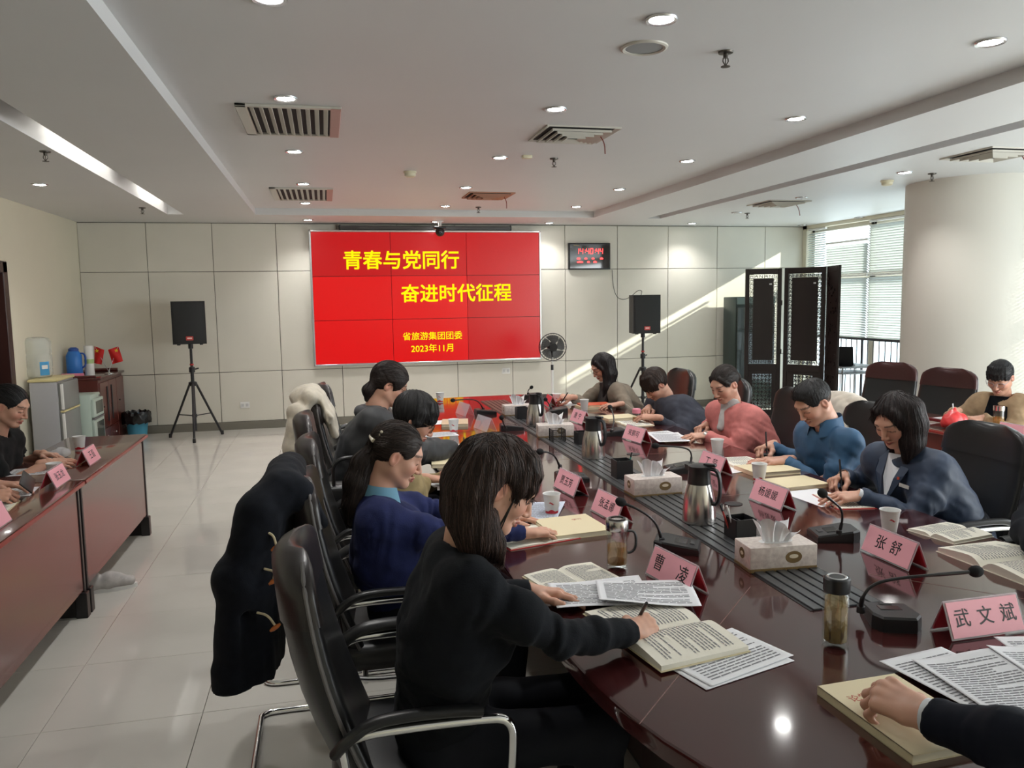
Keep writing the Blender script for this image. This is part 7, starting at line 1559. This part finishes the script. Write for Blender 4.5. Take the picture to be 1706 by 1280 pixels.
# near table end
closed_book((1.205, 1.43), (0.215, 0.30, 0.021), math.radians(2), 'closed cream paperback with a red title under the suited arm', title=[('论党的', 0.030, -0.035, 0.075, math.radians(4))], tcol=m_redt)
sp_ = bpy.data.objects.get('book')
sheet((1.49, 1.465), (0.22, 0.31), math.radians(-4), 'printed white page left half under the suited sleeve', z=TZ+0.024, text=24, wave=0.004, curl=(0, 0, 0.01, 0), seed=21)
sheet((1.70, 1.455), (0.22, 0.31), math.radians(-6), 'printed white page right half under the suited sleeve', z=TZ+0.026, text=24, wave=0.005, curl=(0, 0, 0.012, 0.012), seed=22)
sheet((1.44, 1.52), (0.21, 0.29), math.radians(8), 'white sheet poking out behind the printed pages, near table end', z=TZ+0.021, text=20, seed=23); sheet((1.77, 1.53), (0.21, 0.29), math.radians(-14), 'white sheet farthest right behind the printed pages, near table end', z=TZ+0.020, text=20, seed=24)
# window side, nearest seat
open_book((2.27, 2.20), math.radians(92), 'thick open book with arching pages at the right picture edge', Wp=0.19, Lp=0.26, hl=0.030, hr=0.030, n_lines=18, seed=31, cover=m_page)
open_book((2.34, 2.56), math.radians(100), 'small open booklet behind the thick open book, window side', Wp=0.10, Lp=0.21, hl=0.018, hr=0.012, n_lines=14, seed=33, cover=m_page)
# navy suit
open_book((2.27, 3.10), math.radians(80), 'open red notebook under the hands of the navy suit person', Wp=0.13, Lp=0.19, hl=0.006, hr=0.006, cover=m_redc, n_lines=12); sheet((2.20, 3.20), (0.21, 0.29), math.radians(5), 'white sheet under the red notebook of the navy suit person', z=TZ+0.0006, text=0)
closed_book((2.24, 3.455), (0.25, 0.20, 0.018), math.radians(4), 'closed cream book between the navy suit and blue shirt people')
# blue shirt
closed_book((2.27, 3.765), (0.27, 0.21, 0.022), math.radians(2), 'thick cream book before the blue shirt person', cover=m_cream); open_book((2.25, 4.00), math.radians(88), 'open notebook the blue shirt person writes in', Wp=0.13, Lp=0.20, hl=0.010, hr=0.008, z=TZ+0.003, n_lines=12); sheet((2.15, 3.93), (0.2, 0.29), 0.1, 'white sheet under the notebook of the blue shirt person', text=0)
# pink cardigan, slate sweater, far end
sheet((2.20, 4.93), (0.21, 0.29), 0.1, 'white sheet before the pink cardigan person', text=16, z=TZ+0.012); sheet((2.17, 4.80), (0.21, 0.29), -0.15, 'second white sheet before the pink cardigan person, slid forward', text=16, z=TZ+0.016, curl=(0, 0, 0.01, 0.012)); closed_book((2.21, 4.85), (0.21, 0.27, 0.010), 0.03, 'thin cream book under the sheets of the pink cardigan person')
closed_book((2.20, 5.80), (0.27, 0.20, 0.018), 0.1, 'closed cream book before the folded arms'); open_book((2.22, 5.52), math.radians(90), 'open notebook under the folded arms', Wp=0.13, Lp=0.2, hl=0.006, hr=0.006, n_lines=10)
closed_book((2.22, 6.45), (0.27, 0.20, 0.020), 0.08, 'cream book at the bottom of the far pile'); closed_book((2.23, 6.46), (0.26, 0.19, 0.014), -0.05, 'red-edged book on top of the far pile', cover=mat('orange_red_cover', srgb(206, 90, 60), 0.5), z=TZ+0.0202); sheet((2.13, 6.80), (0.21, 0.29), 0.1, 'white sheet under the outstretched arm at the far end', text=0)
# ------------------------------------------------------------------ left side desks: phone, bag, paper
p = W(47, 815, 0.80); t = thing('smartphone', 'dark smartphone held over the second left side desk', 'phone', (p[0], p[1], 0.805)); Rp = Matrix.Rotation(0.9, 3, 'Y') @ Matrix.Rotation(0.3, 3, 'Z')
MB().rbox((0, 0, 0.03), (0.075, 0.155, 0.009), 0.004, 2, R=Rp).ob('case', BLACKP, t); MB().rbox((-0.0035, 0, 0.034), (0.068, 0.148, 0.003), 0.001, 1, R=Rp).ob('screen', mat('phone_glass', (0.02, 0.02, 0.025), 0.05, coat=1), t)
sheet((-1.62, 4.42), (0.29, 0.21), 0.1, 'white sheet on the second left side desk', text=10); sheet((-1.64, 4.98), (0.29, 0.21), 0.05, 'white sheet under the bare forearms at the left side desk', text=8)
open_book((-1.60, 4.12), 0.1, 'open notebook at the left picture edge', Wp=0.13, Lp=0.2, hl=0.006, hr=0.006, n_lines=8)
F_ = Field((-0.10, -0.08, 0.0), (0.10, 0.08, 0.08), 0.006); F_.ell((0, 0, 0.02), (0.07, 0.05, 0.028), k=0.02); F_.ell((0.02, 0.01, 0.035), (0.04, 0.03, 0.02), k=0.02); F_.shell_noise(lambda X: vnoise(X*45)*0.008); F_.plane_cut((0, 0, 0.002), (0, 0, -1)); V, Q = F_.mesh()
link('plastic_bag', np_mesh('plastic_bag', V, Q), clear_mat('clear_film', (0.85, 0.86, 0.88), 0.4, 0.2), loc=(-1.66, 5.42, TZ), label='crumpled clear plastic bag on the farthest left side desk', cat='bag')
# shoe seen under the desk
p = atz(188, 985, 0.0); t = thing('sneaker', 'white and grey sneaker showing under the left side desks', 'shoe', (p[0]-0.02, p[1]+0.02, 0), 0.25)
F_ = Field((-0.19, -0.09, -0.01), (0.19, 0.09, 0.16), 0.005); F_.loft([(-0.10, 0, 0.055), (0.0, 0, 0.05), (0.11, 0, 0.042)], [0.034, 0.040, 0.040], [0.050, 0.045, 0.030], (0, 1, 0), k=0.03); F_.cap((-0.095, 0, 0.06), (-0.10, 0, 0.11), 0.036, 0.040, k=0.03); F_.cap((-0.10, 0, 0.115), (-0.10, 0, 0.16), 0.030, k=0.01, op='cut'); F_.cap((0.05, 0, 0.075), (0.0, 0, 0.085), 0.022, 0.03, k=0.03); F_.plane_cut((0, 0, 0.018), (0, 0, -1)); V, Q = F_.mesh()
link('upper', np_mesh('upper', V, Q, relax=1), mat('sneaker_mesh', srgb(200, 196, 192), 0.7, noise=(24, 0.45), noise_col=srgb(120, 118, 120)), t)
pts = [(0.15*math.cos(a)*(1 if math.cos(a) > 0 else 0.92), 0.043*math.sin(a)*(1.05 if math.cos(a) > 0 else 0.85)) for a in [2*PI*i/32 for i in range(32)]]; MB().prism(pts, 0.0, 0.024).ob('sole', mat('sneaker_sole', (0.72, 0.72, 0.70), 0.5), t)
for k in range(5): MB().tube(chaikin([(0.020+k*0.017, -0.030, 0.082-k*0.005), (0.018+k*0.017, 0, 0.116-k*0.010), (0.020+k*0.017, 0.030, 0.082-k*0.005)], 2), 0.0042, 6).ob('lace', WHITE, t)
# ------------------------------------------------------------------ window-side desk things
sheet((4.32, 5.55), (0.30, 0.42), 0.1, 'large white sheets on the window-side desk behind the blue shirt person', text=12, z=TZ+0.004); sheet((4.40, 5.75), (0.30, 0.42), 0.3, 'more white sheets farther back on the window-side desk', text=0)
p = W(1625, 703); sheet((4.48, 4.85), (0.21, 0.29), 0.1, 'white sheet the beige jacket person writes on', z=TZ+0.016, text=10); closed_book((4.46, 4.87), (0.22, 0.30, 0.014), 0.1, 'dark red folder under the sheet of the beige jacket person', cover=mat('dark_red_folder', srgb(120, 26, 34), 0.4))
p = W(1560, 716); F_ = Field((-0.14, -0.14, 0), (0.14, 0.14, 0.2), 0.008); F_.ell((0, 0, 0.05), (0.09, 0.07, 0.07), k=0.03); F_.cap((0, 0, 0.08), (0.02, 0.02, 0.13), 0.03, 0.012, k=0.03); F_.shell_noise(lambda X: vnoise(X*28)*0.014); F_.plane_cut((0, 0, 0.002), (0, 0, -1)); V, Q = F_.mesh()
link('red_plastic_bag', np_mesh('red_plastic_bag', V, Q, relax=1), mat('red_bag_film', srgb(226, 60, 62), 0.35), loc=(4.22, 4.62, TZ), label='crumpled red plastic bag on the window-side desk', cat='bag')
# ------------------------------------------------------------------ coats on chairs, handbag
def duffle():
    t = thing('duffle_coat', 'dark navy duffle coat with wooden toggles hung over a chair back', 'coat', (-0.28, 2.95, 0.40)); O = np.array([-0.28, 2.95, 0.40])
    F_ = Field((-0.58, 2.50, 0.28), (0.16, 3.36, 1.18), 0.008)
    F_.loft([(-0.17, 2.97, 1.05), (-0.225, 2.96, 0.93), (-0.255, 2.95, 0.72), (-0.265, 2.94, 0.38)], [0.19, 0.23, 0.235, 0.235], [0.060, 0.082, 0.078, 0.070], (0, 1, 0), k=0.06)
    F_.cap((-0.17, 2.80, 1.045), (-0.15, 3.14, 1.055), 0.060, 0.056, k=0.06); F_.cap((-0.10, 2.80, 1.03), (-0.04, 2.76, 0.93), 0.045, 0.030, k=0.06)
    F_.chain([(-0.245, 2.76, 0.98), (-0.325, 2.735, 0.76), (-0.350, 2.73, 0.42)], [0.078, 0.070, 0.062], k=0.05)      # sleeve towards the aisle
    F_.chain([(-0.352, 2.73, 0.45), (-0.354, 2.73, 0.385)], [0.068, 0.068], k=0.01)
    F_.cap((-0.300, 2.70, 0.66), (-0.298, 2.66, 0.40), 0.010, 0.018, k=0.03, op='cut')
    F_.plane_cut((-0.30, 2.95, 0.39), (0.03, 0, -1))
    cloth_noise(F_, [((-0.28, 2.95, 0.6), (0, 1, 0.05), 42, 0.011, 0.5)], 3.3, amp=0.009)
    V, Q = F_.mesh(); link('coat_body', np_mesh('coat_body', V-O, Q, relax=1), mat('navy_wool', (0.006, 0.0075, 0.012), 0.9, spec=0.2, sheen=0.03, noise=(30, 0.3), bump=(350, 0.3, 0.002)), t)
    m_cord = mat('cream_cord', srgb(206, 190, 156), 0.7); m_tog = mat('toggle_wood', srgb(190, 104, 44), 0.4)
    for (x, y), (tx, ty) in (((437, 886), (460, 912)), ((440, 948), (456, 968)), ((428, 1021), (458, 1046))):
        Yp = 2.70
        a = aty(x, y, Yp)-O; b = aty(x+18, y+4, Yp-0.012)-O; c = aty(tx, ty-4, Yp-0.012)-O; d = aty(tx-8, ty+6, Yp-0.016)-O; e = aty(tx+9, ty-6, Yp-0.016)-O
        MB().tube(chaikin([tuple(a), tuple(b), tuple(c)], 2), 0.0042, 8).ob('cord_loop', m_cord, t); MB().tube([tuple(d), tuple(d*0.7+e*0.3), tuple(e*0.7+d*0.3), tuple(e)], [0.004, 0.0078, 0.0078, 0.004], 10).ob('toggle', m_tog, t)
duffle()
def draped(name, label, c, fx, col, H=1.06, L=0.52, wid=0.24, seed=1.0, hood=True):
    t = thing(name, label, 'coat', (c[0], c[1], H-L)); O = np.array([c[0], c[1], H-L]); s = fx
    F_ = Field((c[0]-0.42, c[1]-0.40, H-L-0.06), (c[0]+0.42, c[1]+0.40, H+0.12), 0.009)
    P_ = lambda x, y, z: (c[0]+s*x, c[1]+y, z)
    F_.loft([P_(-0.02, 0, H-0.01), P_(-0.07, 0, H-0.16), P_(-0.08, 0, H-L+0.06)], [wid*0.8, wid, wid*1.0], [0.06, 0.05, 0.045], (0, 1, 0), k=0.05)
    F_.loft([P_(0.05, 0, H-0.02), P_(0.10, 0, H-0.14), P_(0.13, 0, H-0.26)], [wid*0.75, wid*0.9, wid*0.8], [0.04, 0.035, 0.03], (0, 1, 0), k=0.05)
    F_.cap(P_(-0.02, -wid*0.6, H), P_(0.0, wid*0.6, H), 0.055, 0.05, k=0.05); F_.chain([P_(-0.10, -wid*0.75, H-0.10), P_(-0.13, -wid*0.8, H-0.32), P_(-0.12, -wid*0.75, H-L+0.08)], [0.06, 0.055, 0.045], k=0.04)
    if hood: F_.ell(P_(-0.06, 0, H-0.02), (0.09, wid*0.62, 0.07), k=0.04)
    cloth_noise(F_, [((c[0], c[1], H-0.25), (0, 1, 0.1), 48, 0.012, 0.5)], seed, amp=0.010); V, Q = F_.mesh(); link('coat_body', np_mesh('coat_body', V-O, Q, relax=1), col, t)
    MB().rbox((s*-0.10, wid*0.25, 0.08), (0.02, 0.10, 0.03), 0.006, 2).ob('pocket_flap', col, t)
CREAM_F = mat('cream_fleece', srgb(206, 196, 178), 0.95, sheen=0.3, noise=(25, 0.15), bump=(240, 0.5, 0.003))
draped('fleece_coat', 'cream fleece coat draped over a chair on the left side of the table', (-0.10, 5.40), 1, CREAM_F, 1.09, 0.56, 0.26, 2.0)
draped('wool_coat', 'cream coat over the chair between the pink cardigan and blue shirt people', (3.10, 4.32), -1, mat('oat_wool', srgb(196, 186, 172), 0.95, sheen=0.3, noise=(25, 0.15)), 1.02, 0.5, 0.25, 5.0)
hb = thing('handbag', 'black handbag with looped handles on the seat of the charcoal jacket person', 'handbag', (0.10, 4.22, 0.48)); 
MB().rbox((0, 0, 0.13), (0.36, 0.15, 0.26), 0.035, 3).ob('body', LEATHER, hb); MB().tube(chaikin([(-0.09, -0.05, 0.25), (-0.09, -0.06, 0.40), (0.09, -0.06, 0.40), (0.09, -0.05, 0.25)], 3), 0.009, 8).ob('handle', LEATHER, hb); MB().tube(chaikin([(-0.09, 0.05, 0.25), (-0.09, 0.06, 0.38), (0.09, 0.06, 0.38), (0.09, 0.05, 0.25)], 3), 0.009, 8).ob('handle', LEATHER, hb)
